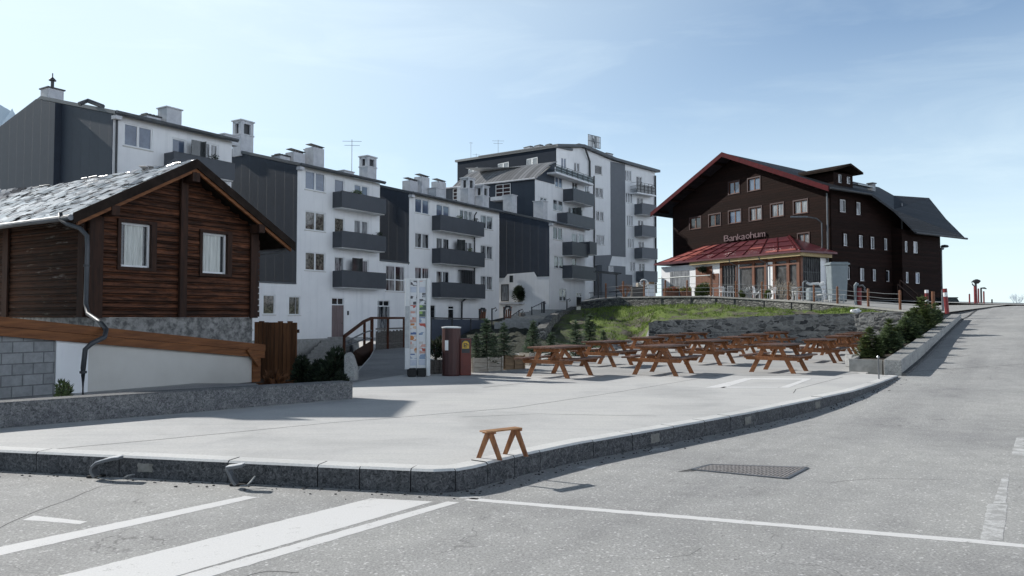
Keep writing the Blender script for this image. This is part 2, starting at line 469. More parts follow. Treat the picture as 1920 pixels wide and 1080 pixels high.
PHI = rad(32.0)
DU = (math.sin(PHI), math.cos(PHI), 0)          # along the apartment and cabin fronts
DV = (math.cos(PHI), -math.sin(PHI), 0)
ASPH = (0.385, 0.385, 0.38)
MT = dict(
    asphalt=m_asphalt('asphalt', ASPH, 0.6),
    lane=m_asphalt('lane_asphalt', (0.28, 0.28, 0.28), 0.2),
    plaza=m_concrete('plaza_concrete', (0.605, 0.603, 0.595)),
    kerbtop_lit=m_concrete('kerb_top_lit', (0.72, 0.72, 0.71)),  # sunlit tops of the kerb stones put in as a paler colour
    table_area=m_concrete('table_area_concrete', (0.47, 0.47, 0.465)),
    terrace=m_concrete('terrace_paving', (0.42, 0.42, 0.41)),
    kerb=m_granite('kerb_granite', (0.018, 0.02, 0.023), (0.068, 0.071, 0.077), (0.16, 0.163, 0.17), 26),
    granite=m_granite('wall_granite', (0.06, 0.063, 0.067), (0.14, 0.143, 0.147), (0.27, 0.27, 0.275), 26),
    capstone=m_granite('pale_granite', (0.2, 0.2, 0.2), (0.33, 0.33, 0.32), (0.46, 0.46, 0.45), 30),
    concrete=simple('grey_concrete', (0.36, 0.36, 0.35), (0.25, 0.25, 0.24), 5, 0.9, bmp=0.3, big=0.6),
    soil=simple('soil', (0.06, 0.045, 0.032), (0.028, 0.022, 0.017), 9, 1.0, bmp=0.8),
    ground=simple('ground_gravel', (0.36, 0.35, 0.33), (0.27, 0.265, 0.25), 1.5, 1.0, bmp=0.4),
    render=simple('white_render', (0.86, 0.865, 0.87), (0.8, 0.805, 0.815), 0.6, 0.9, bmp=0.04, big=0.12, streaks=True),
    render_warm=simple('cream_render', (0.6, 0.585, 0.55), (0.54, 0.525, 0.49), 1.0, 0.9, bmp=0.05, big=0.25),
    cladding=m_boards('charcoal_cladding', (0.041, 0.053, 0.074), (0.036, 0.046, 0.064), DV, 0.9, 0.015, 0.55, (1, 1, 1), gap=0.9, var=.04),
    cladding_shade=simple('charcoal_cladding_shaded', (0.022, 0.029, 0.042), (0.018, 0.024, 0.035), 2, 0.9, big=.4, spec=.1),  # darker copy of the cladding, with shade put into its colour
    cladding_grey=simple('grey_cladding', (0.135, 0.148, 0.17), (0.12, 0.132, 0.15), 2, 0.6, big=0.4),
    balcony=simple('balcony_panel', (0.06, 0.068, 0.083), (0.05, 0.057, 0.07), 1.5, 0.5, big=0.5, streaks=True),
    roofmetal=simple('roof_sheet_grey', (0.08, 0.092, 0.105), (0.06, 0.07, 0.082), 2, 0.45, big=0.4),
    corr=m_boards('corrugated_roof', (0.25, 0.255, 0.27), (0.2, 0.205, 0.215), DV, 0.45, 0.22, 0.45, (1, 1, 1), gap=0.4),
    chim=simple('chimney_render', (0.66, 0.67, 0.69), (0.52, 0.53, 0.56), 2.5, 0.9, bmp=0.05, big=0.7, streaks=True),
    dark=simple('dark_metal', (0.035, 0.038, 0.043), (0.022, 0.024, 0.028), 5, 0.45),
    black=simple('black_rubber', (0.02, 0.02, 0.021), (0.012, 0.012, 0.012), 8, 0.8, bmp=0.3),
    pipedark=simple('dark_zinc_pipe', (0.075, 0.08, 0.088), (0.05, 0.054, 0.06), 3, 0.5, stretch=(1, 1, 0.5), metal=0.2),
    steel=simple('galvanised_steel', (0.34, 0.36, 0.37), (0.25, 0.27, 0.28), 6, 0.4, metal=0.6),
    pipe=simple('zinc_pipe', (0.16, 0.17, 0.185), (0.1, 0.108, 0.118), 3, 0.4, stretch=(1, 1, 0.5), metal=0.3),
    white=simple('white_paint', (0.78, 0.79, 0.8), (0.7, 0.71, 0.72), 3, 0.5),
    whitemetal=simple('white_sheet_metal', (0.66, 0.68, 0.69), (0.55, 0.57, 0.58), 2, 0.35, big=0.8),
    g_sky_refl=m_glass('glass_sky_refl', (0.075, 0.1, 0.15), (0.13, 0.17, 0.24), 0.5),  # sky reflection painted into the pane colour
    g_rock_refl=m_glass('glass_rock_refl', (0.035, 0.032, 0.028), (0.2, 0.185, 0.155), 6),  # mirrored rocky hillside painted into the pane colour
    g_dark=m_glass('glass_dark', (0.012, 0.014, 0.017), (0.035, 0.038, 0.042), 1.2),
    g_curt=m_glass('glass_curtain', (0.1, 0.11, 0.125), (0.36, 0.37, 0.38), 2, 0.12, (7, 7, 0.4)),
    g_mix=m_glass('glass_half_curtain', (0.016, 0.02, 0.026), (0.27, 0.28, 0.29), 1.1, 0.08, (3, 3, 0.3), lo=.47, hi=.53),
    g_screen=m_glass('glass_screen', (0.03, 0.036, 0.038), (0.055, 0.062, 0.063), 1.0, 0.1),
    curtain=simple('white_curtain', (0.68, 0.7, 0.67), (0.5, 0.52, 0.5), 2.0, 0.9, stretch=(8, 8, 0.5), bmp=0.2),
    log=m_boards('log_wood', (0.15, 0.056, 0.026), (0.022, 0.01, 0.007), (0, 0, 1), 0.19, 0.16, 0.7, (0.9, 0.9, 9), gap=0.2, var=.3, mottle=((.7, .7, 4), 1.6, .22, 1.4)),
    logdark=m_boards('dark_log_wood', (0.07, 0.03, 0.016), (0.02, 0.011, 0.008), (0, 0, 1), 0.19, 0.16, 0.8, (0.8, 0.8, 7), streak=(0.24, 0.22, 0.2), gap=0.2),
    beam=simple('brown_beam', (0.24, 0.095, 0.034), (0.12, 0.045, 0.017), 2.5, 0.65, stretch=(0.6, 0.6, 6), bmp=0.2, spec=.3),
    post=simple('dark_timber', (0.05, 0.022, 0.013), (0.02, 0.01, 0.007), 3, 0.75, stretch=(4, 4, 0.5), bmp=0.2, spec=.3),
    barge=simple('dark_barge_board', (0.035, 0.026, 0.022), (0.018, 0.014, 0.012), 3, 0.9, spec=.05),
    slate=simple('roof_slate', (0.42, 0.42, 0.42), (0.2, 0.2, 0.205), 3.5, 0.2, bmp=0.3, spec=1.0, island=(.05, 2.1)),  # random slate tones, the palest raised to stand for sun glints
    slate_dark=m_boards('hotel_slates', (0.045, 0.05, 0.06), (0.02, 0.023, 0.029), (0, 0, 1), 0.16, 0.16, 0.6, (3, 3, 3), gap=.4),
    fence=m_boards('fence_boards', (0.2, 0.085, 0.035), (0.07, 0.032, 0.016), (1, 0, 0), 0.14, 0.1, 0.75, (6, 6, 0.5)),
    planks=m_boards('hotel_planks', (0.02, 0.0072, 0.0048), (0.0095, 0.0038, 0.0028), (0, 0, 1), 0.22, 0.1, 0.95, (0.5, 0.5, 5), gap=.4),
    redwood=simple('red_painted_wood', (0.085, 0.009, 0.013), (0.05, 0.006, 0.009), 3, 0.8, spec=.15),
    redframe=simple('dull_red_frame', (0.05, 0.013, 0.013), (0.03, 0.009, 0.009), 3, 0.6),
    redroof=simple('red_roof_sheet', (0.13, 0.026, 0.034), (0.07, 0.017, 0.027), 0.7, 0.42, bmp=0.1, big=0.25),
    redroof_lit=simple('sunlit_red_sheet', (0.4, 0.12, 0.1), (0.26, 0.07, 0.062), 1.2, 0.5),
    brownwood=simple('brown_frame_wood', (0.17, 0.058, 0.025), (0.1, 0.035, 0.016), 4, 0.6),
    railwood=simple('rail_wood', (0.085, 0.032, 0.018), (0.05, 0.02, 0.012), 4, 0.7, spec=.2),
    cream=simple('cream_fascia', (0.4, 0.31, 0.16), (0.32, 0.24, 0.12), 3, 0.7),
    table=simple('table_wood', (0.33, 0.125, 0.038), (0.16, 0.056, 0.018), 5.0, 0.55, stretch=(4, 4, 4), bmp=0.15, big=1.0, objvar=(.7, 1.2)),
    tabletop=simple('table_top_wood', (0.17, 0.082, 0.046), (0.075, 0.032, 0.018), 3.0, 0.55, stretch=(6, 1, 2), bmp=0.2, big=1.0, island=(.72, 1.25), objvar=(.75, 1.2)),
    stoolwood=simple('stool_wood', (0.36, 0.155, 0.055), (0.16, 0.056, 0.02), 9.0, 0.6, stretch=(3, 3, 0.6), bmp=0.2, big=3.0),
    stooltop=simple('stool_top_wood', (0.44, 0.24, 0.105), (0.26, 0.12, 0.05), 8.0, 0.6, stretch=(1, 6, 2), bmp=0.2),
    trough=simple('weathered_planks', (0.4, 0.37, 0.32), (0.25, 0.22, 0.18), 3, 0.8, stretch=(1, 1, 8), bmp=0.3),
    trough_tan=simple('tan_planks', (0.24, 0.16, 0.09), (0.13, 0.085, 0.05), 3, 0.8, stretch=(1, 1, 8), bmp=0.3),
    trough_grey=simple('grey_planks', (0.15, 0.14, 0.13), (0.08, 0.075, 0.07), 3, 0.8, stretch=(1, 1, 8), bmp=0.3),
    rust=simple('rust_brown_metal', (0.065, 0.016, 0.013), (0.035, 0.01, 0.01), 2.2, 0.5, stretch=(3, 3, 0.4), bmp=0.08, big=1.5),
    redbox=simple('red_metal', (0.15, 0.026, 0.015), (0.08, 0.016, 0.012), 2.5, 0.45, big=1.2),
    yellow=simple('yellow_plate', (0.62, 0.4, 0.06), (0.5, 0.3, 0.04), 6, 0.6),
    bollred=simple('red_paint', (0.22, 0.018, 0.02), (0.15, 0.013, 0.015), 4, 0.5),
    postwood=simple('post_wood', (0.26, 0.11, 0.05), (0.12, 0.045, 0.022), 4, 0.7, stretch=(3, 3, .6)),
    bin=simple('grey_plastic', (0.22, 0.26, 0.28), (0.18, 0.215, 0.235), 2, 0.5),
    paint=m_paint_worn('road_paint', (0.8, 0.8, 0.8), ASPH, 0.4, 5),
    paint_faint=m_paint_worn('faded_road_paint', (0.66, 0.665, 0.665), ASPH, 0.51, 6),
    paint_plaza=m_paint_worn('plaza_paint', (0.82, 0.82, 0.82), (0.56, 0.56, 0.56), 0.43, 4),
    joint=simple('tar_joint', (0.1, 0.1, 0.1), (0.05, 0.05, 0.05), 20, 0.9),
    patch=simple('pale_patch', (0.25, 0.25, 0.235), (0.14, 0.135, 0.12), 12, 0.8, big=4),
    iron=simple('cast_iron', (0.07, 0.065, 0.062), (0.04, 0.037, 0.035), 12, 0.6, bmp=0.3),
    rubble=m_rubble('rubble_wall', 2.9, (0.045, 0.047, 0.05), (0.27, 0.27, 0.26), (0.22, 0.22, 0.215), 1.9, 0.08),
    drystone=m_rubble('slab_stone_wall', 2.8, (0.09, 0.092, 0.09), (0.3, 0.3, 0.28), (0.05, 0.05, 0.05), 3.6, 0.1),
    foundation=simple('rough_stone_base', (0.36, 0.355, 0.34), (0.1, 0.1, 0.1), 6, 0.95, bmp=0.8, big=1.5, lo=.38, hi=.6),
    snow_bounce=simple('snow_bounce_rock', (0.7, 0.79, 0.93), (0.18, 0.19, 0.2), 0.012, 0.9, lo=.34, hi=.42),
    mountain=simple('hazy_rock', (0.85, 0.9, 0.95), (0.75, 0.82, 0.9), 0.004, 1.0),  # distance haze put into the rock colour
    spruce=m_leaf('spruce_needles', (0.055, 0.088, 0.062), (0.12, 0.175, 0.12), (0.24, 0.3, 0.21), 5),
    conifer=m_leaf('conifer_needles', (0.07, 0.105, 0.06), (0.15, 0.21, 0.115), (0.28, 0.34, 0.19), 5),
    shrub=m_leaf('dark_shrub', (0.06, 0.09, 0.042), (0.14, 0.19, 0.08), (0.26, 0.31, 0.14), 4),
    shrub_grn=m_leaf('green_shrub', (0.03, 0.05, 0.018), (0.085, 0.12, 0.035), (0.17, 0.2, 0.07), 4),
    shadebush=m_leaf('shade_bush', (0.012, 0.02, 0.014), (0.03, 0.045, 0.028), (0.06, 0.08, 0.045), 5),
    grass=m_leaf('grass_blades', (0.07, 0.115, 0.026), (0.15, 0.225, 0.045), (0.26, 0.33, 0.095), 0.8),
    bark=simple('bark', (0.1, 0.07, 0.05), (0.05, 0.035, 0.025), 9, 0.9, bmp=.4),
    twig=simple('bare_twigs', (0.42, 0.37, 0.3), (0.25, 0.21, 0.17), 8, 0.8),
    flower=simple('red_flowers', (0.5, 0.05, 0.03), (0.3, 0.1, 0.03), 9, 0.7),
    letter=simple('sign_letter_paint', (0.16, 0.09, 0.1), (0.09, 0.05, 0.058), 6, 0.6),
    doorwood=simple('door_rose_wood', (0.2, 0.15, 0.15), (0.13, 0.095, 0.095), 2, 0.6, stretch=(5, 5, .5)),
    darkred=simple('dark_red_opening', (0.035, 0.016, 0.018), (0.02, 0.01, 0.012), 2, 0.8),
    aerial=simple('aerial_metal', (0.2, 0.215, 0.23), (0.15, 0.16, 0.17), 4, 0.5, metal=.3),
)
# bank surface: grass where lush, earth where worn; shade painted dark at the left
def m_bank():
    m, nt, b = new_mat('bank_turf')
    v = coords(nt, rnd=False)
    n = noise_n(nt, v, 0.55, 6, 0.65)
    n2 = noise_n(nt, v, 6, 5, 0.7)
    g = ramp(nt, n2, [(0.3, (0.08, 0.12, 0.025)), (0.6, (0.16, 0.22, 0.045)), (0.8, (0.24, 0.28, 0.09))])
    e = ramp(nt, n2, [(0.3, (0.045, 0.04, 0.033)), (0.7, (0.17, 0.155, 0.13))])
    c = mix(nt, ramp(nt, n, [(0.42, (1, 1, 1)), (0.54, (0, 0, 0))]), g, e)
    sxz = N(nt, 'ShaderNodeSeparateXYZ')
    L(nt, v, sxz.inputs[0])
    dk = ramp(nt, n2, [(0.3, (0.018, 0.022, 0.014)), (0.7, (0.06, 0.066, 0.045))])  # shade over the left part, painted into the colour
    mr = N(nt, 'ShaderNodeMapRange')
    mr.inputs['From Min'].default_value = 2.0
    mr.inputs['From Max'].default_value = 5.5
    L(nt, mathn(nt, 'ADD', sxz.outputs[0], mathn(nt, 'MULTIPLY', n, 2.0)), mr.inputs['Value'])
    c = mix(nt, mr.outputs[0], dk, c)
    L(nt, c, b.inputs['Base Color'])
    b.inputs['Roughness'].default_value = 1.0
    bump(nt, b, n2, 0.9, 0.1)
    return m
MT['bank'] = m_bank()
def m_blocks():
    m, nt, b = new_mat('cinder_blocks')
    v = coords(nt, rnd=False)
    u = dotn(nt, v, DU)
    sx = N(nt, 'ShaderNodeSeparateXYZ')
    L(nt, v, sx.inputs[0])
    cb = N(nt, 'ShaderNodeCombineXYZ')
    L(nt, u, cb.inputs[0])
    L(nt, sx.outputs[2], cb.inputs[1])
    br = N(nt, 'ShaderNodeTexBrick')
    br.inputs['Color1'].default_value = (0.24, 0.25, 0.255, 1)
    br.inputs['Color2'].default_value = (0.3, 0.31, 0.315, 1)
    br.inputs['Mortar'].default_value = (0.14, 0.145, 0.15, 1)
    br.inputs['Scale'].default_value = 1.0
    br.inputs['Mortar Size'].default_value = 0.012
    br.inputs['Brick Width'].default_value = 0.42
    br.inputs['Row Height'].default_value = 0.235
    L(nt, cb.outputs[0], br.inputs['Vector'])
    n = noise_n(nt, v, 8, 6, 0.7)
    c = mix(nt, 1.0, br.outputs['Color'], ramp(nt, n, [(0.3, (0.75, 0.75, 0.76)), (0.7, (1.1, 1.1, 1.1))]), 'MULTIPLY')
    L(nt, c, b.inputs['Base Color'])
    b.inputs['Roughness'].default_value = 0.95
    bump(nt, b, mathn(nt, 'SUBTRACT', 1.0, br.outputs['Fac']), 0.5, 0.02)
    return m
MT['blocks'] = m_blocks()
# ------------------------------------------------------------------ sky and sun
SUN_EL = rad(31.5)
sx_, sy_ = -0.875, 0.484
world = bpy.data.worlds.new("World")
scene.world = world
world.use_nodes = True
wn = world.node_tree
bg = wn.nodes['Background']
sky = wn.nodes.new('ShaderNodeTexSky')
sky.sky_type = 'NISHITA'
sky.sun_disc = False
sky.sun_elevation = SUN_EL
sky.sun_rotation = math.atan2(sx_, sy_)
sky.altitude = 1500
sky.air_density = 1.0
sky.dust_density = 1.6
sky.ozone_density = 2.0
# a few thin veils of cloud low in the sky
tcw = wn.nodes.new('ShaderNodeTexCoord')
mpw = wn.nodes.new('ShaderNodeMapping')
mpw.inputs['Scale'].default_value = (1.6, 1.6, 9.0)
wn.links.new(tcw.outputs['Generated'], mpw.inputs['Vector'])
nzw = wn.nodes.new('ShaderNodeTexNoise')
nzw.inputs['Scale'].default_value = 1.9
nzw.inputs['Detail'].default_value = 8
nzw.inputs['Roughness'].default_value = 0.6
nzw.inputs['Distortion'].default_value = 0.6
wn.links.new(mpw.outputs[0], nzw.inputs['Vector'])
rpw = wn.nodes.new('ShaderNodeValToRGB')
rpw.color_ramp.elements[0].position = 0.5
rpw.color_ramp.elements[0].color = (0.0, 0.0, 0.0, 1)
rpw.color_ramp.elements[1].position = 0.8
rpw.color_ramp.elements[1].color = (0.16, 0.16, 0.16, 1)
wn.links.new(nzw.outputs[0], rpw.inputs[0])
mxw = wn.nodes.new('ShaderNodeMix')
mxw.data_type = 'RGBA'
# clear, deep blue overhead; bright haze towards the horizon
spw = wn.nodes.new('ShaderNodeSeparateXYZ')
wn.links.new(tcw.outputs['Generated'], spw.inputs[0])
hzw = wn.nodes.new('ShaderNodeMapRange')
hzw.inputs['From Min'].default_value = 0.0
hzw.inputs['From Max'].default_value = 0.34
hzw.inputs['To Min'].default_value = 0.82
hzw.inputs['To Max'].default_value = 0.1
wn.links.new(spw.outputs[2], hzw.inputs['Value'])
# forward-scattered glow on the sun's side
dtw = wn.nodes.new('ShaderNodeVectorMath')
dtw.operation = 'DOT_PRODUCT'
dtw.inputs[1].default_value = (sx_ * math.cos(SUN_EL), sy_ * math.cos(SUN_EL), math.sin(SUN_EL))
wn.links.new(tcw.outputs['Generated'], dtw.inputs[0])
sgw = wn.nodes.new('ShaderNodeMapRange')
sgw.inputs['From Min'].default_value = 0.18
sgw.inputs['From Max'].default_value = 0.8
sgw.inputs['To Min'].default_value = 0.0
sgw.inputs['To Max'].default_value = 0.72
wn.links.new(dtw.outputs['Value'], sgw.inputs['Value'])
cut = wn.nodes.new('ShaderNodeMapRange')
cut.inputs['From Min'].default_value = 0.4
cut.inputs['From Max'].default_value = 0.62
cut.inputs['To Min'].default_value = 1.0
cut.inputs['To Max'].default_value = 0.0
wn.links.new(spw.outputs[2], cut.inputs['Value'])
scw = wn.nodes.new('ShaderNodeMath')
scw.operation = 'MULTIPLY'
wn.links.new(sgw.outputs[0], scw.inputs[0])
wn.links.new(cut.outputs[0], scw.inputs[1])
mxh = wn.nodes.new('ShaderNodeMath')
mxh.operation = 'SMOOTH_MAX'
mxh.inputs[2].default_value = 0.25
wn.links.new(hzw.outputs[0], mxh.inputs[0])
wn.links.new(scw.outputs[0], mxh.inputs[1])
clw = wn.nodes.new('ShaderNodeMath')
clw.operation = 'MULTIPLY'
wn.links.new(rpw.outputs[0], clw.inputs[0])
wn.links.new(cut.outputs[0], clw.inputs[1])
mhw = wn.nodes.new('ShaderNodeMath')
mhw.operation = 'ADD'
mhw.use_clamp = True
wn.links.new(mxh.outputs[0], mhw.inputs[0])
wn.links.new(clw.outputs[0], mhw.inputs[1])
zdw = wn.nodes.new('ShaderNodeMapRange')
zdw.inputs['From Min'].default_value = 0.38
zdw.inputs['From Max'].default_value = 0.62
zdw.inputs['To Min'].default_value = 1.0
zdw.inputs['To Max'].default_value = 0.14
wn.links.new(spw.outputs[2], zdw.inputs['Value'])
wn.links.new(mhw.outputs[0], mxw.inputs[0])
wn.links.new(sky.outputs[0], mxw.inputs[6])
mxw.inputs[7].default_value = (6.5, 7.1, 7.5, 1)
hsw = wn.nodes.new('ShaderNodeHueSaturation')
hsw.inputs['Saturation'].default_value = 1.05
wn.links.new(mxw.outputs[2], hsw.inputs['Color'])
tnw = wn.nodes.new('ShaderNodeMix')
tnw.data_type = 'RGBA'
tnw.blend_type = 'MULTIPLY'
tnw.inputs[0].default_value = 1.0
tnw.inputs[7].default_value = (0.97, 1.035, 1.03, 1)
wn.links.new(hsw.outputs[0], tnw.inputs[6])
zmw = wn.nodes.new('ShaderNodeVectorMath')
zmw.operation = 'SCALE'
wn.links.new(tnw.outputs[2], zmw.inputs[0])
wn.links.new(zdw.outputs[0], zmw.inputs['Scale'])
wn.links.new(zmw.outputs[0], bg.inputs[0])
bg.inputs[1].default_value = 0.15
sl = bpy.data.lights.new('sun', 'SUN')
sl.energy = 5.0
sl.angle = rad(0.53)
sl.color = (1.0, 0.965, 0.91)
so = bpy.data.objects.new('sun', sl)
col.objects.link(so)
so.location = (-40, 22, 40)
so.rotation_euler = Vector((-sx_ * math.cos(SUN_EL), -sy_ * math.cos(SUN_EL), -math.sin(SUN_EL))).to_track_quat('-Z', 'Y').to_euler()
scene.view_settings.view_transform = 'Standard'
scene.view_settings.look = 'None'
scene.view_settings.exposure = 0
scene.view_settings.gamma = 1
scene.render.engine = 'CYCLES'
scene.cycles.max_bounces = 6
scene.cycles.use_denoising = True

# ------------------------------------------------------------------ ground, road, plaza
m = MB()
m.poly([(-3000, -3000, -1.5), (3000, -3000, -1.5), (3000, 3000, -1.5), (-3000, 3000, -1.5)])
tag(m.build('ground', MT['ground']), kind='structure')

ZR = [(-99, 0), (14, 0), (16, .06), (21.5, .16), (26, .40), (32, .83), (37, 1.18), (42.6, 1.57), (50, 2.07), (54, 2.3), (57.5, 2.42), (62, 2.47), (400, 2.47)]
def zroad(x, y):
    w = .588 * x + .809 * y
    for (a, za), (b, zb) in zip(ZR, ZR[1:]):
        if w <= b:
            return za + (zb - za) * (w - a) / (b - a)
    return 2.47
def xleft(y):
    if y <= 19.4: return -40.0
    if y <= 37: return 10.0 + (y - 19.9) * .688
    return 21.3 - min(1.5, (y - 37) * .35)
m = MB()
for ys, nc in (([-14 + i * 1.0 for i in range(34)] + [19.9], 102), ([19.9, 20.5] + [21 + i * 0.75 for i in range(78)], 60)):
    rows = []
    for y in ys:
        x0 = -40.0 if nc == 102 else xleft(y)
        rows.append(len(m.v))
        m.v += [(x, y, zroad(x, y)) for x in (x0 + (62 - x0) * (i / nc) for i in range(nc + 1))]
    for a, b in zip(rows, rows[1:]):
        for i in range(nc):
            m.f.append((a + i, a + i + 1, b + i + 1, b + i))
tag(m.build('road', MT['asphalt'], smooth=True, fixn=False), kind='structure')

PZ = 0.22
def gp(px, py, z=0.0):
    p = on_z(px, py, z)
    return (p.x, p.y)
# outer kerb edge (top line): front run, rounded corner, right run
front_l = gp(0, 845, PZ)
fdir = Vector((gp(770, 880, PZ)[0] - front_l[0], gp(770, 880, PZ)[1] - front_l[1])).normalized()
f_start = Vector(front_l) - fdir * 3.4
KER = [tuple(f_start), gp(770, 880.5, PZ)]
corner = [gp(815, 882, PZ), gp(850, 880.5, PZ), gp(885, 875, PZ), gp(930, 864, PZ)]
right = [gp(1000, 848, PZ), gp(1080, 831, PZ), gp(1225, 806, PZ), gp(1400, 775, PZ), gp(1530, 748, PZ), gp(1600, 733, PZ), gp(1648, 718, PZ), gp(1684, 704.5, PZ)]
KER += corner + right
KW = 0.22
def offset_line(pts, k):
    out = []
    for i, p in enumerate(pts):
        a = Vector(pts[max(0, i - 1)])
        b = Vector(pts[min(len(pts) - 1, i + 1)])
        t = (b - a).normalized()
        out.append((p[0] - t.y * k, p[1] + t.x * k))
    return out
KIN = offset_line(KER, KW)
# plaza slab
GW = [gp(-120, 813, PZ), gp(0, 803, PZ), gp(330, 776, PZ), gp(662, 747.5, PZ)]        # foot of the low granite wall
gd = (Vector(GW[3]) - Vector(GW[1])).normalized()
gw0 = Vector(GW[1]) - gd * 2.2
plaza_poly = KIN + [(9.3, 20.3), (19.9, 37.0), (19.4, 39.2), (12, 47), (2, 58.5), (-9.2, 58.3), (-11.4, 54.6), (-6.6, 37), (-5.35, 29), (-3.75, 17.6), GW[3], tuple(gw0 + Vector((0.02, -0.02)))]
m = MB()
m.prism([(x, y, -1.45) for x, y in plaza_poly], (0, 0, PZ + 1.45))
m.f = [f for f in m.f]
tag(m.build('plaza', MT['plaza']), kind='structure')
# slightly darker paving under the tables
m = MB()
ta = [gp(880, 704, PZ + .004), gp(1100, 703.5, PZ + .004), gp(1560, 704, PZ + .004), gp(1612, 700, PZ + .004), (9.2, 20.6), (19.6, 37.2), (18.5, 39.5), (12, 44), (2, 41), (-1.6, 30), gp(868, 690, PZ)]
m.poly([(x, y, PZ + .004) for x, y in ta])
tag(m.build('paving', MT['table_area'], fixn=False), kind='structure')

# kerb stones with open joints
def polylen(pts):
    return [(Vector(b) - Vector(a)).length for a, b in zip(pts, pts[1:])]
def sample(pts, s):
    for a, b in zip(pts, pts[1:]):
        l = (Vector(b) - Vector(a)).length
        if s <= l + 1e-9:
            return Vector(a).lerp(Vector(b), s / l), (Vector(b) - Vector(a)).normalized()
        s -= l
    return Vector(pts[-1]), (Vector(pts[-1]) - Vector(pts[-2])).normalized()
m = MB()
tot = sum(polylen(KER))
s = 0.0
cs = sum(polylen(KER[:2]))
while s < tot - 0.05:
    ln = RND.uniform(0.95, 1.5) if s < cs - 1.0 else (0.45 if s < cs + 1.4 else RND.uniform(0.7, 1.15))
    if s < cs and s + ln > cs - .3: ln = cs - s
    e = min(tot, s + ln)
    k = max(1, int((e - s) / 0.2))
    g = 0.006
    bot0 = -.06
    dz = RND.uniform(-.004, .004)
    prev = None
    base = len(m.v)
    for i in range(k + 1):
        q = s + g + (e - s - 2 * g) * i / k
        p, t = sample(KER, q)
        nrm = Vector((-t.y, t.x))
        a, b = p, p + nrm * KW
        zt = PZ + dz + .006
        ch = .022
        c1 = p + nrm * ch
        m.v += [(a.x, a.y, bot0), (a.x, a.y, zt - ch), (c1.x, c1.y, zt), (b.x, b.y, zt), (b.x, b.y, bot0)]
    for i in range(k):
        o = base + i * 5
        for j in range(5):
            j2 = (j + 1) % 5
            m.f.append((o + j, o + j2, o + 5 + j2, o + 5 + j))
    m.f.append(tuple(base + j for j in range(5)))
    m.f.append(tuple(base + k * 5 + j for j in range(4, -1, -1)))
    s = e
ko = m.build('kerb', MT['kerb'])
ko.data.materials.append(MT['kerbtop_lit'])
for p in ko.data.polygons:
    if p.normal.z > 0.5: p.material_index = 1
tag(ko, kind='structure')

# painted markings, joints, patches (thin sheets 4 mm up)
def sheet(name, pts, z, mat, zf=None):
    mm = MB()
    if 'marking' in name:
        rough_ = []
        for (a, b) in zip(pts, pts[1:] + pts[:1]):
            n = max(1, int(math.hypot(b[0] - a[0], b[1] - a[1]) / .07))
            for i in range(n):
                j = .003 if i else 0
                rough_.append((a[0] + (b[0] - a[0]) * i / n + RND.gauss(0, j), a[1] + (b[1] - a[1]) * i / n + RND.gauss(0, j)))
        pts = rough_
    mm.poly([(x, y, (zf(x, y) if zf else 0) + z) for x, y in pts])
    return tag(mm.build(name, mat, fixn=False), kind='structure')
def strip(name, px_pts, wid, z, mat, zbase=0.0, jit=0.0):
    pts = [Vector(gp(x, y, zbase)) for x, y in px_pts]
    if jit:
        fine = []
        for a, b in zip(pts, pts[1:]):
            n = max(2, int((b - a).length / .35))
            for i in range(n):
                q = a.lerp(b, i / n)
                fine.append(q + Vector((RND.uniform(-jit, jit), RND.uniform(-jit, jit))))
        pts = fine + [pts[-1]]
    l, r = offset_line(pts, wid / 2), offset_line(pts, -wid / 2)
    mm = MB()
    for i in range(len(pts) - 1):
        mm.poly([(*l[i], zbase + z), (*l[i + 1], zbase + z), (*r[i + 1], zbase + z), (*r[i], zbase + z)])
    return tag(mm.build(name, mat, fixn=False), kind='structure')
P4 = .0015
sheet('road_marking', [gp(695, 934.5), gp(812, 940.5), gp(310, 1086), gp(88, 1086)], P4, MT['paint'])
sheet('road_marking', [gp(838, 940.5), gp(862, 942), gp(378, 1086), gp(318, 1086)], P4, MT['paint'])
sheet('road_marking', [gp(460, 930), gp(484, 932.5), gp(0, 1042), gp(-60, 1050), gp(-60, 1038)], P4, MT['paint'])
sheet('road_marking', [gp(64, 967), gp(164, 978), gp(150, 983), gp(42, 975)], P4, MT['paint'])
sheet('road_marking', [gp(885, 933.5), gp(900, 935), gp(1845, 1013), gp(1920, 1021), gp(2010, 1029), gp(2010, 1035), gp(1920, 1027), gp(1842, 1020), gp(870, 938)], P4, MT['paint'])
sheet('road_marking', [gp(1852, 945), gp(1890, 945), gp(1880, 1014), gp(1838, 1012)], P4, MT['paint_faint'])
sheet('road_marking', [gp(1881, 890), gp(1892, 890), gp(1886, 944), gp(1862, 944)], P4, MT['paint_faint'])
sheet('road_marking', [gp(1906, 820), gp(1935, 820), gp(1922, 855), gp(1896, 852)], P4, MT['paint_faint'])
sheet('road_marking', [gp(1918, 760), gp(1945, 760), gp(1940, 795), gp(1914, 795)], P4, MT['paint_faint'])
for a in ([(1090, 873), (1122, 874), (1110, 881), (1078, 879)], [(1228, 840), (1258, 838), (1250, 846), (1216, 847)], [(865, 929), (905, 932), (895, 937), (860, 935)], [(1408, 796), (1432, 793), (1424, 799), (1404, 800)], [(245, 896), (305, 899), (300, 902), (250, 900)]):
    sheet('road_marking', [gp(*q) for q in a], P4, MT['paint_faint'])
# thin cracks in the asphalt
for pts_, w_ in (([(-30, 1004), (60, 962), (130, 936), (190, 912), (240, 905)], .007), ([(470, 1078), (510, 1071), (560, 1074)], .008), ([(1180, 1048), (1240, 1047), (1290, 1040), (1316, 1026)], .003), ([(1560, 905), (1640, 897), (1790, 900)], .006)):
    strip('road_crack', pts_, w_, P4, MT['joint'], 0.0, .02)
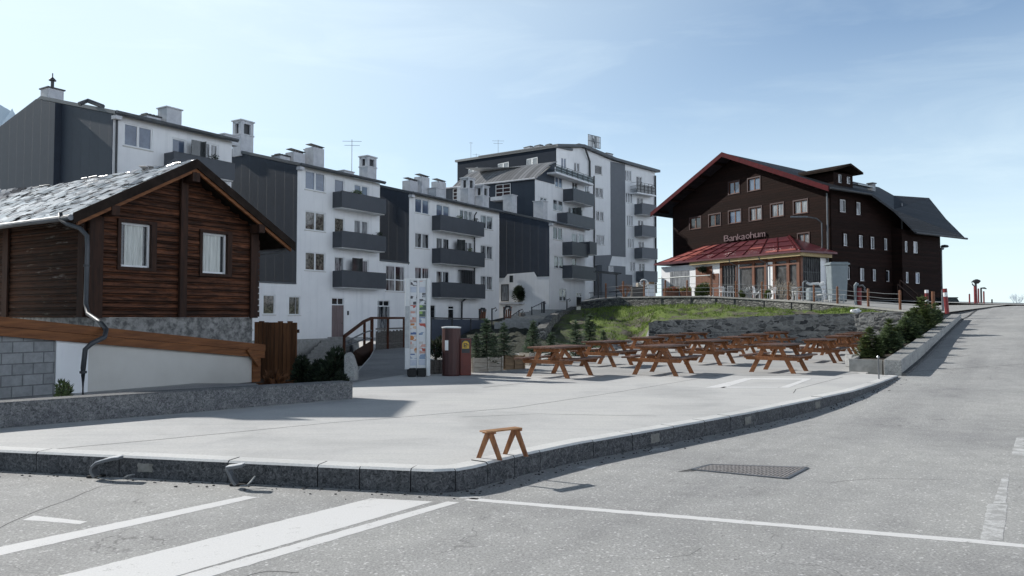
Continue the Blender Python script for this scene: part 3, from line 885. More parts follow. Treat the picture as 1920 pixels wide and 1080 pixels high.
# loose grit along the foot of the kerb
m = MB()
for _ in range(420):
    s_ = RND.uniform(.3, tot - .3)
    p, t = sample(KER, s_)
    q = p + Vector((t.y, -t.x)) * (abs(RND.gauss(0, .13)) + .01)
    r_ = RND.uniform(.004, .013)
    z_ = zroad(q.x, q.y)
    m.box((q.x, q.y, z_ + r_ * .4), (r_ * 2, r_ * RND.uniform(1, 2), r_), RND.uniform(0, 3))
tag(m.build('grit', MT['joint'], fixn=False), kind='stuff')
# white box painted on the plaza
z5 = PZ + P4 * 2
for a in ([(1398, 708.5), (1418, 708.5), (1357, 727), (1322, 727)], [(1418, 708.5), (1522, 709.5), (1517, 712), (1408, 711.5)], [(1505, 712), (1517, 712), (1478, 727), (1460, 727)], [(1357, 725), (1460, 725.5), (1458, 727), (1350, 727)]):
    sheet('plaza_marking', [gp(x, y, z5) for x, y in a], z5 , MT['paint_plaza'])
strip('plaza_joint', [(102, 842), (300, 824), (620, 793), (960, 765), (1160, 735), (1352, 703)], .016, P4, MT['joint'], PZ, .008)
strip('plaza_joint', [(905, 727), (1010, 715), (1083, 706)], .022, P4, MT['joint'], PZ, .008)
strip('plaza_joint', [(868, 782), (1010, 776), (1150, 779), (1230, 780)], .012, P4, MT['joint'], PZ, .01)
strip('plaza_joint', [(1488, 737), (1492, 730), (1580, 707)], .014, P4, MT['joint'], PZ, .008)
# thin dark lines across the ramp
for (xa, ya, Ya), (xb, yb, Yb) in (((1705, 706, 20.6), (1920, 706, 21.5)), ((1752, 679, 23.4), (1822, 680, 23.9)), ((1776, 654.5, 26.2), (1842, 655, 26.5)), ((1798, 633.5, 29.6), (1850, 634, 29.9)), ((1818, 617.5, 33), (1864, 618, 33.3)), ((1830, 598.5, 37.6), (1856, 599, 37.9))):
    A, B = at(xa, ya, Ya), at(xb, yb, Yb)
    mm = MB()
    k = 8
    for i in range(k):
        a, b = A.lerp(B, i / k), A.lerp(B, (i + 1) / k)
        w = .011
        q = [(a.x, a.y - w), (b.x, b.y - w), (b.x, b.y + w), (a.x, a.y + w)]
        mm.poly([(x, y, zroad(x, y) + .012) for x, y in q])
    tag(mm.build('road_strip', MT['joint'], fixn=False), kind='structure')
# long crooked tar line near the crest
cl = [(1792, 596, 37.2), (1806, 595, 37.6), (1815, 590, 38.8), (1824, 583, 41.5), (1832, 580.5, 43.5), (1858, 581, 44.5)]
mm = MB()
pts = [at(*q) for q in cl]
for a, b in zip(pts, pts[1:]):
    for i in range(4):
        p, q = a.lerp(b, i / 4), a.lerp(b, (i + 1) / 4)
        mm.poly([(x, y, zroad(x, y) + .014) for x, y in ((p.x - .05, p.y), (p.x + .05, p.y), (q.x + .05, q.y), (q.x - .05, q.y))])
tag(mm.build('road_strip', MT['joint'], fixn=False), kind='structure')
# pale lime patches on the kerb faces
def on_kerb(px, y0, y1, wid, name, mat):
    # find nearest kerb spot along the front face for a pixel column
    best = None
    s = 0.0
    while s < tot:
        p, t = sample(KER, s)
        q = p.x / p.y * F + CX
        if best is None or abs(q - px) < best[0]: best = (abs(q - px), p, t)
        s += .02
    _, p, t = best
    nrm = Vector((t.y, -t.x))
    o = p + nrm * .004
    a, b = o - t * wid / 2, o + t * wid / 2
    mm = MB()
    pr = [(0, 0), (.3, -.03), (.62, .02), (.95, -.02), (1, .3), (.93, .6), (1.02, .9), (.7, 1.0), (.4, .93), (.05, 1.02), (-.03, .7), (.05, .4)]
    mm.poly([(a.x + (b.x - a.x) * f + nrm.x * 0, a.y + (b.y - a.y) * f, y0 + (y1 - y0) * g) for f, g in pr])
    return tag(mm.build(name, mat, fixn=False), kind='structure')
on_kerb(278, .07, .16, .19, 'kerb_patch', MT['patch'])
on_kerb(1227, .05, .17, .2, 'kerb_patch', MT['patch'])
on_kerb(1400, .05, .17, .22, 'kerb_patch', MT['patch'])
on_kerb(1530, .05, .17, .25, 'kerb_patch', MT['patch'])

# dark asphalt lane running back to the steps
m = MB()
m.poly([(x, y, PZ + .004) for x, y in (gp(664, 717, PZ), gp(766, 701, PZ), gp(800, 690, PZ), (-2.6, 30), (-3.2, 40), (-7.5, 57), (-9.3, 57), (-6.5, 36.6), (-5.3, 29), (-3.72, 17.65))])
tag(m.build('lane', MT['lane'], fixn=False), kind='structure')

# planted soil strip behind the low granite wall
m = MB()
m.prism([(x, y, -1.45) for x, y in ((gw0.x - .25, gw0.y + .3), (GW[3][0] - .3, GW[3][1] + .1), (-3.95, 17.5), (-5.2, 23.6), (-8.6, 23.4), (-10.6, 17.3), (-12.4, 14.6))], (0, 0, 1.35))
tag(m.build('planting_bed', MT['soil']), kind='structure')

# terrace, bank and their edges
WTOP = [(1090, 566, 66.5), (1125, 561.5, 64), (1164, 557.5, 62), (1240, 556, 59), (1324, 555.5, 56), (1432, 561, 52), (1540, 567.5, 47), (1600, 573, 44.5), (1690, 582, 41), (1752, 588.5, 38.7)]
WT = [at(*q) for q in WTOP]
BK = [(8.0, 80.5, 3.6), (9.5, 88, 4.2), (13, 92, 4.4), (17, 80, 3.6), (20, 76, 3.4), (24, 66, 3.25), (25.5, 62, 3.2), (28, 58, 2.9), (30.5, 55, 2.6), (31, 48, 2.50)]
m = MB()
n = len(WT)
for i in range(n):
    a, b = WT[i], Vector(BK[i])
    for j in range(9):
        p = a.lerp(b, j / 8)
        if i >= 7 and j >= 1:
            p.z = max(p.z * .0 + (a.z + (b.z - a.z) * j / 8), zroad(p.x, p.y) + .03)
        m.v.append(tuple(p))
for i in range(n - 1):
    for j in range(8):
        m.f.append((i * 9 + j, (i + 1) * 9 + j, (i + 1) * 9 + j + 1, i * 9 + j + 1))
# apron under and behind the hotel
k = len(m.v)
m.v += [(8.0, 80.5, 3.6), (13, 92, 4.4), (20, 76, 3.4), (25.5, 62, 3.2), (31, 48, 2.5), (48, 56, 2.5), (50, 90, 2.5), (24, 110, 4.6), (12, 104, 4.6)]
m.f += [(k + 8, k, k + 1, k + 7), (k + 1, k + 2, k + 6, k + 7), (k + 2, k + 3, k + 5, k + 6), (k + 3, k + 4, k + 5)]
tag(m.build('hotel_terrace', MT['terrace'], fixn=False), kind='structure')

FR = [(840, 23.5, .17), (905, 24.5, .17), (950, 25.5, .17), (1000, 28, .17), (1100, 35, .17), (1205, 42.6, .2), (1222, 44.4, 1.46), (1340, 43.7, 1.62), (1480, 42.9, 1.82), (1600, 41.4, 1.9), (1690, 39.8, 1.92), (1745, 38.3, 1.8)]
BC = [(800, 56.6, .25), (900, 64, 1.25), (950, 66, 1.75), (1028, 72.4, 2.2), (1092, 66.6, 2.35), (1160, 62.2, 2.6), (1240, 59.1, 2.55), (1324, 56.1, 2.5), (1432, 52.1, 2.2), (1540, 47.1, 2.02), (1640, 42.9, 1.9), (1740, 39.2, 1.75)]
def fb(t, A):
    x = t * (len(A) - 1)
    i = min(int(x), len(A) - 2)
    f = x - i
    a, b = A[i], A[i + 1]
    px, Y, z = (a[j] + (b[j] - a[j]) * f for j in range(3))
    return Vector(((px - CX) / F * Y, Y, z))
def bank_pt(t, v):
    a, b = fb(t, FR), fb(t, BC)
    p = a.lerp(b, v)
    s = v * v * (3 - 2 * v)
    p.z = a.z + (b.z - a.z) * (s * .55 + v * .45)
    e = min(1, v * 6, (1 - v) * 6) * min(1, (1 - t) * 8)
    p.z += e * (noise.noise(Vector((p.x * .45, p.y * .3, 3.1))) * .3 + noise.noise(Vector((p.x * 1.5, p.y * .9, 7))) * .16 + noise.noise(Vector((p.x * 3.5, p.y * 2, 17))) * .1 * (1.6 - v))
    if t < .25: p.z = min(p.z, a.z + .02 + v * 1.2 + .1) if v < .3 else p.z
    return p
NB, NV = 150, 44
m = MB()
for i in range(NB + 1):
    for j in range(NV + 1):
        m.v.append(tuple(bank_pt(i / NB, j / NV)))
for i in range(NB):
    for j in range(NV):
        a = i * (NV + 1) + j
        m.f.append((a, a + NV + 1, a + NV + 2, a + 1))
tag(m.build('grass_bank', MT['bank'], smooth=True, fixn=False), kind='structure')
# grass tufts
m = MB()
for _ in range(20000):
    t = RND.uniform(.36, .9)
    v = RND.uniform(.06, .985)
    p = bank_pt(t, v)
    if noise.noise(Vector((p.x * .55, p.y * .4, 1))) < -.08 and v < .7: continue
    h = RND.uniform(.06, .2) * (1.15 if v > .5 else .8)
    a = RND.uniform(0, 6.28)
    w = RND.uniform(.012, .03)
    dx, dy = math.cos(a) * w, math.sin(a) * w
    lx, ly = RND.uniform(-.6, .6) * h, RND.uniform(-.6, .6) * h
    m.poly([(p.x - dx, p.y - dy, p.z - .02), (p.x + dx, p.y + dy, p.z - .02), (p.x + lx, p.y + ly, p.z + h)])
g = m.build('grass', MT['grass'], fixn=False)
tag(g, kind='stuff')

# unseen snowy mountainside added behind the viewer to bounce light onto shaded fronts
m = MB()
NA, NRr = 60, 16
c_az = math.atan2(.848, -.53)
for i in range(NA + 1):
    az = c_az + rad(-56 + 112 * i / NA)
    edge = min(1, i / 8, (NA - i) / 8)
    for j in range(NRr + 1):
        f = j / NRr
        r = 260 + 1100 * f
        x, y = math.sin(az) * r, math.cos(az) * r
        h = 760 * f ** .9 * (.75 + .25 * edge)
        h *= 1 + .28 * noise.noise(Vector((x * .004, y * .004, 2))) + .12 * noise.noise(Vector((x * .013, y * .013, 5)))
        m.v.append((x, y, -1.6 + h))
for i in range(NA):
    for j in range(NRr):
        a = i * (NRr + 1) + j
        m.f.append((a, a + 1, a + NRr + 2, a + NRr + 1))
tag(m.build('mountain', MT['snow_bounce'], fixn=False), kind='structure')

# far hazy mountain at the left edge of the frame
m = MB()
Y = 4200
prof = [(-900, 420), (-700, 330), (-520, 260), (-360, 285), (-230, 215), (-120, 235), (-60, 190), (-30, 205), (0, 196), (8, 201), (14, 204), (20, 208), (23, 203), (26, 210), (34, 222), (60, 250), (120, 320), (220, 400), (420, 480), (640, 560)]
for i, (x, y) in enumerate(prof):
    p = at(x, y, Y)
    m.v += [tuple(p), (p.x, p.y - 900, -20), (p.x, p.y + 500, -20)]
for i in range(len(prof) - 1):
    a, b = i * 3, i * 3 + 3
    m.f += [(a, b, b + 1, a + 1), (a, a + 2, b + 2, b)]
tag(m.build('mountain', MT['mountain'], fixn=False), kind='structure')
# ------------------------------------------------------------------ building parts
def add_window(P, r, root, frame, glass, depth=0.1, mull=1, fw=0.085, sill=True, transom=None, sillmat=None):
    """frame set back in its opening, with glazing and a sill; r = (u0,z0,u1,z1)"""
    u0, z0, u1, z1 = r
    m = MB()
    a, b = -depth, -depth + .06
    m.pbox(P, u0, u0 + fw, z0, z1, a, b)
    m.pbox(P, u1 - fw, u1, z0, z1, a, b)
    m.pbox(P, u0 + fw, u1 - fw, z0, z0 + fw, a, b)
    m.pbox(P, u0 + fw, u1 - fw, z1 - fw, z1, a, b)
    for i in range(mull):
        c = u0 + (u1 - u0) * (i + 1) / (mull + 1)
        m.pbox(P, c - fw * .8, c + fw * .8, z0 + fw, z1 - fw, a, b + .004)
    if transom:
        zt = z0 + (z1 - z0) * transom
        m.pbox(P, u0 + fw, u1 - fw, zt - fw / 2, zt + fw / 2, a, b + .008)
    w = m.build('window', frame, root)
    g = MB()
    g.poly([P.pt(u0 + .02, z0 + .02, a + .02), P.pt(u1 - .02, z0 + .02, a + .02), P.pt(u1 - .02, z1 - .02, a + .02), P.pt(u0 + .02, z1 - .02, a + .02)])
    g.build('pane', glass, w, fixn=False)
    if sill:
        s = MB()
        s.pbox(P, u0 - .05, u1 + .05, z0 - .05, z0 - .002, -.05, .05)
        s.build('sill', sillmat or MT['render_warm'], w)
    return w
def add_door(P, r, root, leaf, transom_glass=True, tz=.82):
    u0, z0, u1, z1 = r
    m = MB()
    a = -.12
    zt = z0 + (z1 - z0) * tz
    m.pbox(P, u0, u1, z0, zt - .03, a, a + .05)
    d = m.build('door', leaf, root)
    f = MB()
    fw = .07
    f.pbox(P, u0, u1, zt - .03, zt + .05, a, a + .07)
    f.pbox(P, u0, u0 + fw, zt + .05, z1, a, a + .06)
    f.pbox(P, u1 - fw, u1, zt + .05, z1, a, a + .06)
    f.pbox(P, u0 + fw, u1 - fw, z1 - fw, z1, a, a + .06)
    c = (u0 + u1) / 2
    f.pbox(P, c - .03, c + .03, zt + .05, z1 - fw, a, a + .06)
    f.build('frame', MT['white'], d)
    g = MB()
    g.poly([P.pt(u0, zt, a + .01), P.pt(u1, zt, a + .01), P.pt(u1, z1, a + .01), P.pt(u0, z1, a + .01)])
    g.build('pane', MT['g_dark'], d, fixn=False)
    h = MB()
    h.pbox(P, u1 - .2, u1 - .1, z0 + 1.0, z0 + 1.05, a + .05, a + .1)
    h.build('handle', MT['dark'], d)
    return d
def balcony(P, root, x0, x1, y0, y1, D=0.9, u_end=None, screen=None, mat=None, plants=()):
    """parapet balcony: pixel rect of its front panel (heights read at the left edge)"""
    Q = P.off(D)
    u0, z1 = Q.uz(x0, y0)
    z0 = Q.uz(x0, y1)[1]
    u1 = Q.uz(x1, (y0 + y1) / 2)[0]
    mat = mat or MT['balcony']
    m = MB()
    m.pbox(P, u0, u1, z0, z1, D - .07, D)
    m.pbox(P, u0, u0 + .06, z0, z1, .002, D - .07)
    m.pbox(P, u1 - .06, u1, z0, z1, .002, D - .07)
    b = m.build('balcony', mat, root)
    s = MB()
    s.pbox(P, u0 + .065, u1 - .065, z0 - .05, z0 + .12, .002, D - .075)
    s.build('slab', MT['render'], b)
    c = MB()
    c.pbox(P, u0 - .015, u1 + .015, z1 + .001, z1 + .03, D - .085, D + .012)
    c.build('handrail', MT['dark'], b)
    for xs in plants:
        up = P.off(D * .6).uz(xs, y0)[0]
        g = MB()
        rr = random.Random(int(xs * 7))
        for _ in range(130):
            c_ = P.pt(up + rr.gauss(0, .14), z1 + rr.uniform(-.1, .34), D * .55 + rr.gauss(0, .1))
            d_ = Vector((rr.gauss(0, 1), rr.gauss(0, 1), rr.uniform(-.2, 1))).normalized() * .11
            w_ = d_.cross(Vector((rr.gauss(0, 1), rr.gauss(0, 1), rr.gauss(0, 1)))).normalized() * .035
            g.poly([c_ - w_, c_ + w_, c_ + d_])
        g.build('plant', MT['shadebush'] if int(xs) % 2 else MT['shrub'], b, fixn=False)
    if screen:
        for xs in screen:
            us = P.off(D * .5).uz(xs, y0)[0]
            g = MB()
            g.pbox(P, us, us + .05, z0 + .13, z1 + 1.0, .05, D - .12)
            g.pbox(P, us - .75, us - .002, z1 - .2, z1 + 1.0, D * .55, D * .55 + .03)
            g.build('screen', MT['g_screen'], b)
    return b
def rail_balcony(P, root, x0, x1, y0, y1, D=1.0, posts=6):
    Q = P.off(D)
    u0, z1 = Q.uz(x0, y0)
    z0 = Q.uz(x0, y1)[1]
    u1 = Q.uz(x1, (y0 + y1) / 2)[0]
    s = MB()
    s.pbox(P, u0, u1, z0 - .1, z0 + .08, .002, D)
    b = s.build('balcony', MT['render'], root)
    r = MB()
    for i in range(posts):
        u = u0 + .03 + (u1 - u0 - .06) * i / (posts - 1)
        r.pbox(P, u - .02, u + .02, z0 + .08, z1, D - .06, D - .02)
    for k in (.34, .67, 1.0):
        z = z0 + .08 + (z1 - z0 - .08) * k
        r.pbox(P, u0, u1, z - .02, z + .02, D - .065, D - .015)
        r.pbox(P, u0, u0 + .04, z - .02, z + .02, .01, D - .065)
        r.pbox(P, u1 - .04, u1, z - .02, z + .02, .01, D - .065)
    r.build('railing', MT['dark'], b)
    g = MB()
    g.pbox(P, u0 + .05, u1 - .05, z0 + .15, z0 + .08 + (z1 - z0) * .8, D - .1, D - .085)
    g.build('glass_panel', MT['g_screen'], b)
    return b
def chimney(P, root, x0, x1, ytop, s, zroof, style, dep=None):
    """chimney standing s metres behind the front plane P; sides follow the building"""
    Q = P.off(-s)
    u0, zt = Q.uz(x0, ytop)
    u1 = Q.uz(x1, ytop)[0]
    w = u1 - u0
    w = w if w < 1.1 else 1.1
    d = dep or min(w, .9)
    zb = zroof - .35
    m = MB()
    capo = .07
    if style == 'belfry':
        hh = (zt - zroof)
        zc = zt - min(1.15, hh * .5)
        m.pbox(Q, u0, u0 + w, zb, zc, -d, 0)
        m.pbox(Q, u0 - .05, u0 + w + .05, zc, zc + .1, -d - .05, .05)
        pw = w * .24
        for (a, b) in ((u0, u0 + pw), (u0 + w - pw, u0 + w)):
            for (o0, o1) in ((-d, -d + pw), (-pw, 0)):
                m.pbox(Q, a, b, zc + .1, zt - .17, o0, o1)
        m.pbox(Q, u0, u0 + w, zt - .3, zt - .12, -d, 0.002)
        m.pbox(Q, u0 - .08, u0 + w + .08, zt - .12, zt - .04, -d - .08, .08)
        m.pbox(Q, u0 + .02, u0 + w - .02, zt - .04, zt, -d + .02, -.02)
        o = m.build('chimney', MT['chim'], root)
        k = MB()
        k.pbox(Q, u0 + pw * .6, u0 + w - pw * .6, zc + .1, zt - .3, -d + pw * .6, -pw * .6)
        k.build('flue', MT['dark'], o)
        return o
    m.pbox(Q, u0, u0 + w, zb, zt - .12, -d, 0)
    o_extra = MB()
    if style in ('cap', 'pipe'):
        o_extra.pbox(Q, u0 - capo, u0 + w + capo, zt - .12, zt - .05, -d - capo, capo)
        if style == 'pipe':
            c = Q.pt(u0 + w / 2, zt - .05, -d / 2)
            o_extra.lathe(c, [(.09, 0), (.09, .5), (.2, .5), (.2, .55), (.03, .72), (.03, .95)], 10)
    elif style == 'dark':
        o_extra.pbox(Q, u0 - .05, u0 + w + .05, zt - .12, zt - .03, -d - .05, .05)
        for i in range(4):
            uu = u0 + w * (i + .2) / 4
            o_extra.pbox(Q, uu, uu + w * .16, zt - .03, zt + .06, -d * .8, -d * .2)
    elif style == 'pots':
        for i in range(4):
            uu = u0 + w * (.08 + .25 * i)
            o_extra.pbox(Q, uu, uu + .06, zt - .12, zt + .06, -.1, -.04)
        o_extra.bar(Q.pt(u0 - .12, zt + .12, -d * .5), Q.pt(u0 + w + .12, zt + .03, -d * .4), d * .7, .03)
    o = m.build('chimney', MT['chim'], root)
    if o_extra.v:
        o_extra.build('cowl', MT['dark'] if style != 'cap' else MT['chim'], o)
    return o
def antenna(root, base, top, arms=3, w=.9):
    m = MB()
    m.tube([base, top], .025, 5)
    for i in range(arms):
        z = top.z - .15 - i * .35
        ww = w * (1 - .2 * i) / 2
        m.tube([(top.x - ww, top.y, z), (top.x + ww, top.y + .1, z)], .015, 4)
    return m.build('aerial', MT['aerial'], root)

PITCH_R = .255
SR = 7.2
class Block:
    def __init__(s, name, label, P, ua, ub, zb, ze, zd, cat='building', group='grey and white apartment blocks in the stepped row'):
        s.P, s.ua, s.ub, s.zb, s.ze, s.zd = P, ua, ub, zb, ze, zd
        b = P.pt((ua + ub) / 2, zb, -3)
        s.root = thing(name, label, cat, b, group=group)
        s.holes = []
        s.todo = []
    def win(s, x0, y0, x1, y1, glass='g_sky_refl', mull=1, **kw):
        r = s.P.rect(x0, y0, x1, y1)
        s.holes.append(r)
        s.todo.append(('w', r, glass, mull, kw))
    def door(s, x0, y0, x1, y1, leaf='doorwood'):
        r = s.P.rect(x0, y0, x1, y1)
        s.holes.append(r)
        s.todo.append(('d', r, leaf, 0, {}))
    def zroof(s, d):
        return s.ze + PITCH_R * (d if d < SR else 2 * SR - d)
    def shell(s, poly=None, depth=2 * SR, sidez=None, extra_left=0.0):
        P = s.P
        ze = s.ze - .2
        zr = ze + PITCH_R * SR
        w = MB()
        w.wall(P, poly or [(s.ua, s.zb), (s.ub, s.zb), (s.ub, ze), (s.ua, ze)], s.holes)
        # right end wall, back wall, lower left wall
        w.poly([P.pt(s.ub, s.zb), P.pt(s.ub, s.zb, -depth), P.pt(s.ub, ze, -depth), P.pt(s.ub, zr, -SR), P.pt(s.ub, ze)])
        w.poly([P.pt(s.ub, s.zb, -depth), P.pt(s.ua, s.zb, -depth), P.pt(s.ua, ze, -depth), P.pt(s.ub, ze, -depth)])
        w.poly([P.pt(s.ua, s.zb), P.pt(s.ua, s.zd), P.pt(s.ua, s.zd, -depth), P.pt(s.ua, s.zb, -depth)])
        w.build('wall', MT['render'], s.root, fixn=False)
        c = MB()
        o = .04
        c.prism([P.pt(s.ua, s.zd, .02), P.pt(s.ua, s.zd, -depth), P.pt(s.ua, ze, -depth), P.pt(s.ua, zr, -SR), P.pt(s.ua, ze, .02)], P.d * -o)
        c.build('gable_cladding', MT['cladding'], s.root)
        # roof
        r = MB()
        e, g = .42, .14
        A = lambda u, d, dz: P.pt(u, s.zroof(d) + dz if d >= 0 else s.ze + PITCH_R * d + dz, -d)
        prof = [(-e, 0), (SR, 0), (2 * SR + e, None)]
        for (d0, d1) in ((-e, SR), (SR, 2 * SR + e)):
            z0 = s.ze + PITCH_R * (d0 if d0 <= SR else 2 * SR - d0)
            z1 = s.ze + PITCH_R * (d1 if d1 <= SR else 2 * SR - d1)
            a, b = P.pt(s.ua - g, z0 - .18, -d0), P.pt(s.ua - g, z1 - .18, -d1)
            r.prism([a, b, b + Vector((0, 0, .2)), a + Vector((0, 0, .2))], P.d * (s.ub - s.ua + 2 * g))
        r.build('roof', MT['roofmetal'], s.root)
        gt = MB()
        zg = s.ze - PITCH_R * e - .05
        gt.tube([P.pt(s.ua - .1, zg, e + .05), P.pt(s.ub + .1, zg, e + .05)], .09, 8)
        gt.build('gutter', MT['pipe'], s.root)
        # white verge end piece at the front corner
        v = MB()
        v.pbox(P, s.ua - .09, s.ua + .3, s.ze - .5, s.ze - .3, .003, e - .05)
        v.build('eaves_return', MT['chim'], s.root)
        for (k, r_, g_, mull, kw) in s.todo:
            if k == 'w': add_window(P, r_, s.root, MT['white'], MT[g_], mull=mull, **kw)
            else: add_door(P, r_, s.root, MT[g_])
    def chim(s, x0, x1, ytop, d, style):
        return chimney(s.P, s.root, x0, x1, ytop, d, s.zroof(d), style)
    def pipe(s, x, ytop, ybot, off=.12, foot=None):
        u, zt = s.P.uz(x, ytop)
        zb = s.P.uz(x, ybot)[1]
        m = MB()
        pts = [s.P.pt(u - .1, zt + .25, .4), s.P.pt(u, zt, off), s.P.pt(u, zb, off)]
        m.tube(pts, .06, 8)
        return m.build('downpipe', MT['dark'], s.root)

# facade line shared by the first three blocks
def x_on(c, px):
    """point on line X = .625 Y - c at pixel column px"""
    k = (px - CX) / F
    Y = c / (.625 - k)
    return Vector((k * Y, Y, 0))
C1 = 46.7
o2 = x_on(C1, 555)
PA = Plane(o2.x, o2.y, ang=PHI)
def U(px): return PA.uz(px, 560)[0]

# block one (left, mostly behind the cabin)
B1 = Block('apartment_block', 'white apartment block with charcoal gable at the far left, behind the log cabin', PA, U(205), U(431), -1.5, 12.75, 1.0)
B1.win(232, 235, 286, 278, 'g_sky_refl')
B1.win(322, 260, 349, 300, 'g_sky_refl', 0)
B1.win(366, 267, 409, 303, 'g_mix', 2)
B1.win(232, 330, 286, 372, 'g_rock_refl')
B1.win(322, 345, 349, 385, 'g_dark', 0)
B1.shell()
p = MB()
zt = B1.ze - .22
for (a, b) in ((5.1, 12.0),):
    zz = lambda d: zt + PITCH_R * (d if d < SR else 2 * SR - d)
    p.prism([PA.pt(B1.ua - .041, 1.0, -a), PA.pt(B1.ua - .041, 1.0, -b), PA.pt(B1.ua - .041, zz(b), -b), PA.pt(B1.ua - .041, zz(SR), -SR), PA.pt(B1.ua - .041, zz(a), -a)], PA.d * -.35)
p.build('gable_panel', MT['cladding'], B1.root)
balcony(PA, B1.root, 326, 441, 284, 318, screen=(379,), plants=(403,))
balcony(PA, B1.root, 326, 441, 372, 408)
B1.chim(91, 120, 160, 6.6, 'pipe')
B1.chim(276, 302, 212, 2.6, 'dark')
B1.chim(313, 341, 197, 2.4, 'cap')
B1.chim(421, 447, 248, 3.2, 'cap')
B1.pipe(217, 222, 330)
m = MB()
m.tube([PA.pt(U(180), B1.zroof(2) - .05, -2.0), PA.pt(U(196), B1.zroof(2) + .25, -2.0), PA.pt(U(206), B1.zroof(1) + .1, -1)], .12, 8)
m.build('roof_vent', MT['pipe'], B1.root)

# block two
B2 = Block('apartment_block', 'white apartment block with three charcoal balconies, right behind the log cabin', PA, U(555), U(711), -1.5, 12.15, 3.95)
ZL, ZH = PA.uz(555, 533)[1], PA.uz(708, 489)[1]
uA, uD = U(425), U(766)
for y0, y1, g in ((322, 358, 'g_sky_refl'), (397, 433, 'g_rock_refl'), (473, 508, 'g_rock_refl')):
    B2.win(572, y0, 610, y1, g)
for y0, g in ((336, 'g_sky_refl'), (408, 'g_rock_refl'), (481, 'g_mix')):
    B2.win(627, y0, 646, y0 + 40, g, 0)
for y0, g in ((347, 'g_sky_refl'), (413, 'g_curt'), (487, 'g_curt')):
    B2.win(664, y0, 691, y0 + 40, g)
B2.win(493, 552, 516, 590, 'g_rock_refl', 0)
B2.win(541, 555, 563, 591, 'g_rock_refl', 0)
B2.win(723, 498, 759, 547, 'g_mix', 1, transom=.45)
B2.door(622, 558, 645, 633)
B2.door(708, 563, 731, 625, 'g_mix')
ze = B2.ze - .2
B2.shell([(uA, -1.5), (uD, -1.5), (uD, ZH), (B2.ub, ZH), (B2.ub, ze), (B2.ua, ze), (B2.ua, ZL), (uA, ZL)])
w = MB()
w.poly([PA.pt(uA, -1.5), PA.pt(uA, ZL), PA.pt(uA, ZL, -7), PA.pt(uA, -1.5, -7)])
w.poly([PA.pt(uD, -1.5), PA.pt(uD, ZH), PA.pt(uD, ZH, -7), PA.pt(uD, -1.5, -7)])
w.poly([PA.pt(uA, -1.5, -7), PA.pt(uA, ZL, -7), PA.pt(B2.ua, ZL, -7), PA.pt(B2.ua, -1.5, -7)])
w.build('wing_wall', MT['render'], B2.root, fixn=False)
r = MB()
r.pbox(PA, uA - .1, B2.ua - .05, ZL, ZL + .1, -7, .08)
r.pbox(PA, B2.ub + .01, uD - .01, ZH, ZH + .12, -7, .1)
r.build('wing_roof', MT['roofmetal'], B2.root)
p = MB()
p.pbox(PA, uA, U(690), -1.5, PA.uz(590, 635)[1], .002, .05)
p.build('plinth', MT['concrete'], B2.root)
balcony(PA, B2.root, 641, 724, 358, 388, plants=(668, 676))
balcony(PA, B2.root, 641, 724, 433, 463, plants=(713,))
balcony(PA, B2.root, 641, 724, 507, 538, screen=(673,))
B2.chim(452, 485, 222, 5.6, 'belfry')
B2.chim(526, 544, 288, 4.2, 'dark')
B2.chim(551, 578, 281, 4.0, 'pots')
B2.chim(580, 590, 277, 4.4, 'cap')
B2.chim(588, 608, 272, 3.6, 'pots')
B2.chim(645, 664, 317, 3.0, 'cap')
B2.chim(689, 718, 290, 3.6, 'belfry')
antenna(B2.root, PA.off(-6).pt(U(727) + 2.2, B2.ze), PA.off(-6).pt(U(727) + 2.2, PA.off(-6).uz(727, 280)[1]), 2, 1.6)
k = MB()
ul, zl = PA.uz(648, 583)
k.pbox(PA, U(651), U(653.5), zl - .3, zl, .002, .06)
k.build('letter_box', MT['dark'], B2.root)

# block three
B3 = Block('apartment_block', 'middle white apartment block with three charcoal balconies, behind the notice board and rust bin', PA, U(766), U(936), -1.0, 11.85, 5.9)
for y0, y1, g in ((373, 401, 'g_sky_refl'), (437, 466, 'g_mix'), (501, 530, 'g_mix')):
    B3.win(778, y0, 805, y1, g)
for y0, g in ((384, 'g_sky_refl'), (446, 'g_mix'), (508, 'g_mix')):
    B3.win(818, y0, 843, y0 + 32, g)
for y0, g in ((394, 'g_mix'), (453, 'g_curt')):
    B3.win(862, y0, 886, y0 + 30, g, 2)
for y0, y1, g in ((404, 430, 'g_mix'), (460, 486, 'g_mix'), (517, 544, 'g_mix')):
    B3.win(901, y0, 924, y1, g)
B3.win(805, 571, 817, 606, 'g_dark', 0)
B3.win(840, 573, 852, 606, 'g_dark', 0, transom=.8)
B3.door(899, 578, 911, 612, 'post')
B3.shell()
balcony(PA, B3.root, 826, 908, 403, 431, plants=(862, 893))
balcony(PA, B3.root, 826, 909, 465, 493, screen=(866,), plants=(882,))
b3 = balcony(PA, B3.root, 826, 910, 529, 557)
s = MB()
ua_, za_ = PA.off(.5).uz(867, 506)
ub_, zb_ = PA.off(.5).uz(887, 536)
for i in range(7):
    u = ua_ + (ub_ - ua_) * i / 6
    s.pbox(PA, u - .03, u + .03, zb_, za_, .5, .56)
s.pbox(PA, ua_, ub_, za_ - .06, za_ + .02, .06, .58)
s.pbox(PA, ua_, ub_, zb_, za_ - .07, .44, .47)
s.build('glazed_cabinet', MT['dark'], b3)
B3.pipe(888, 404, 533)
m = MB()
m.tube([PA.pt(U(868), PA.uz(868, 557)[1], .5), PA.pt(U(861), PA.uz(861, 566)[1], .3), PA.pt(U(860), PA.uz(860, 620)[1], .3)], .09, 8)
m.build('downpipe', MT['dark'], B3.root)
B3.chim(769, 790, 335, 4.0, 'pots')
B3.chim(791, 812, 328, 3.6, 'pots')
B3.chim(818, 840, 350, 2.6, 'cap')
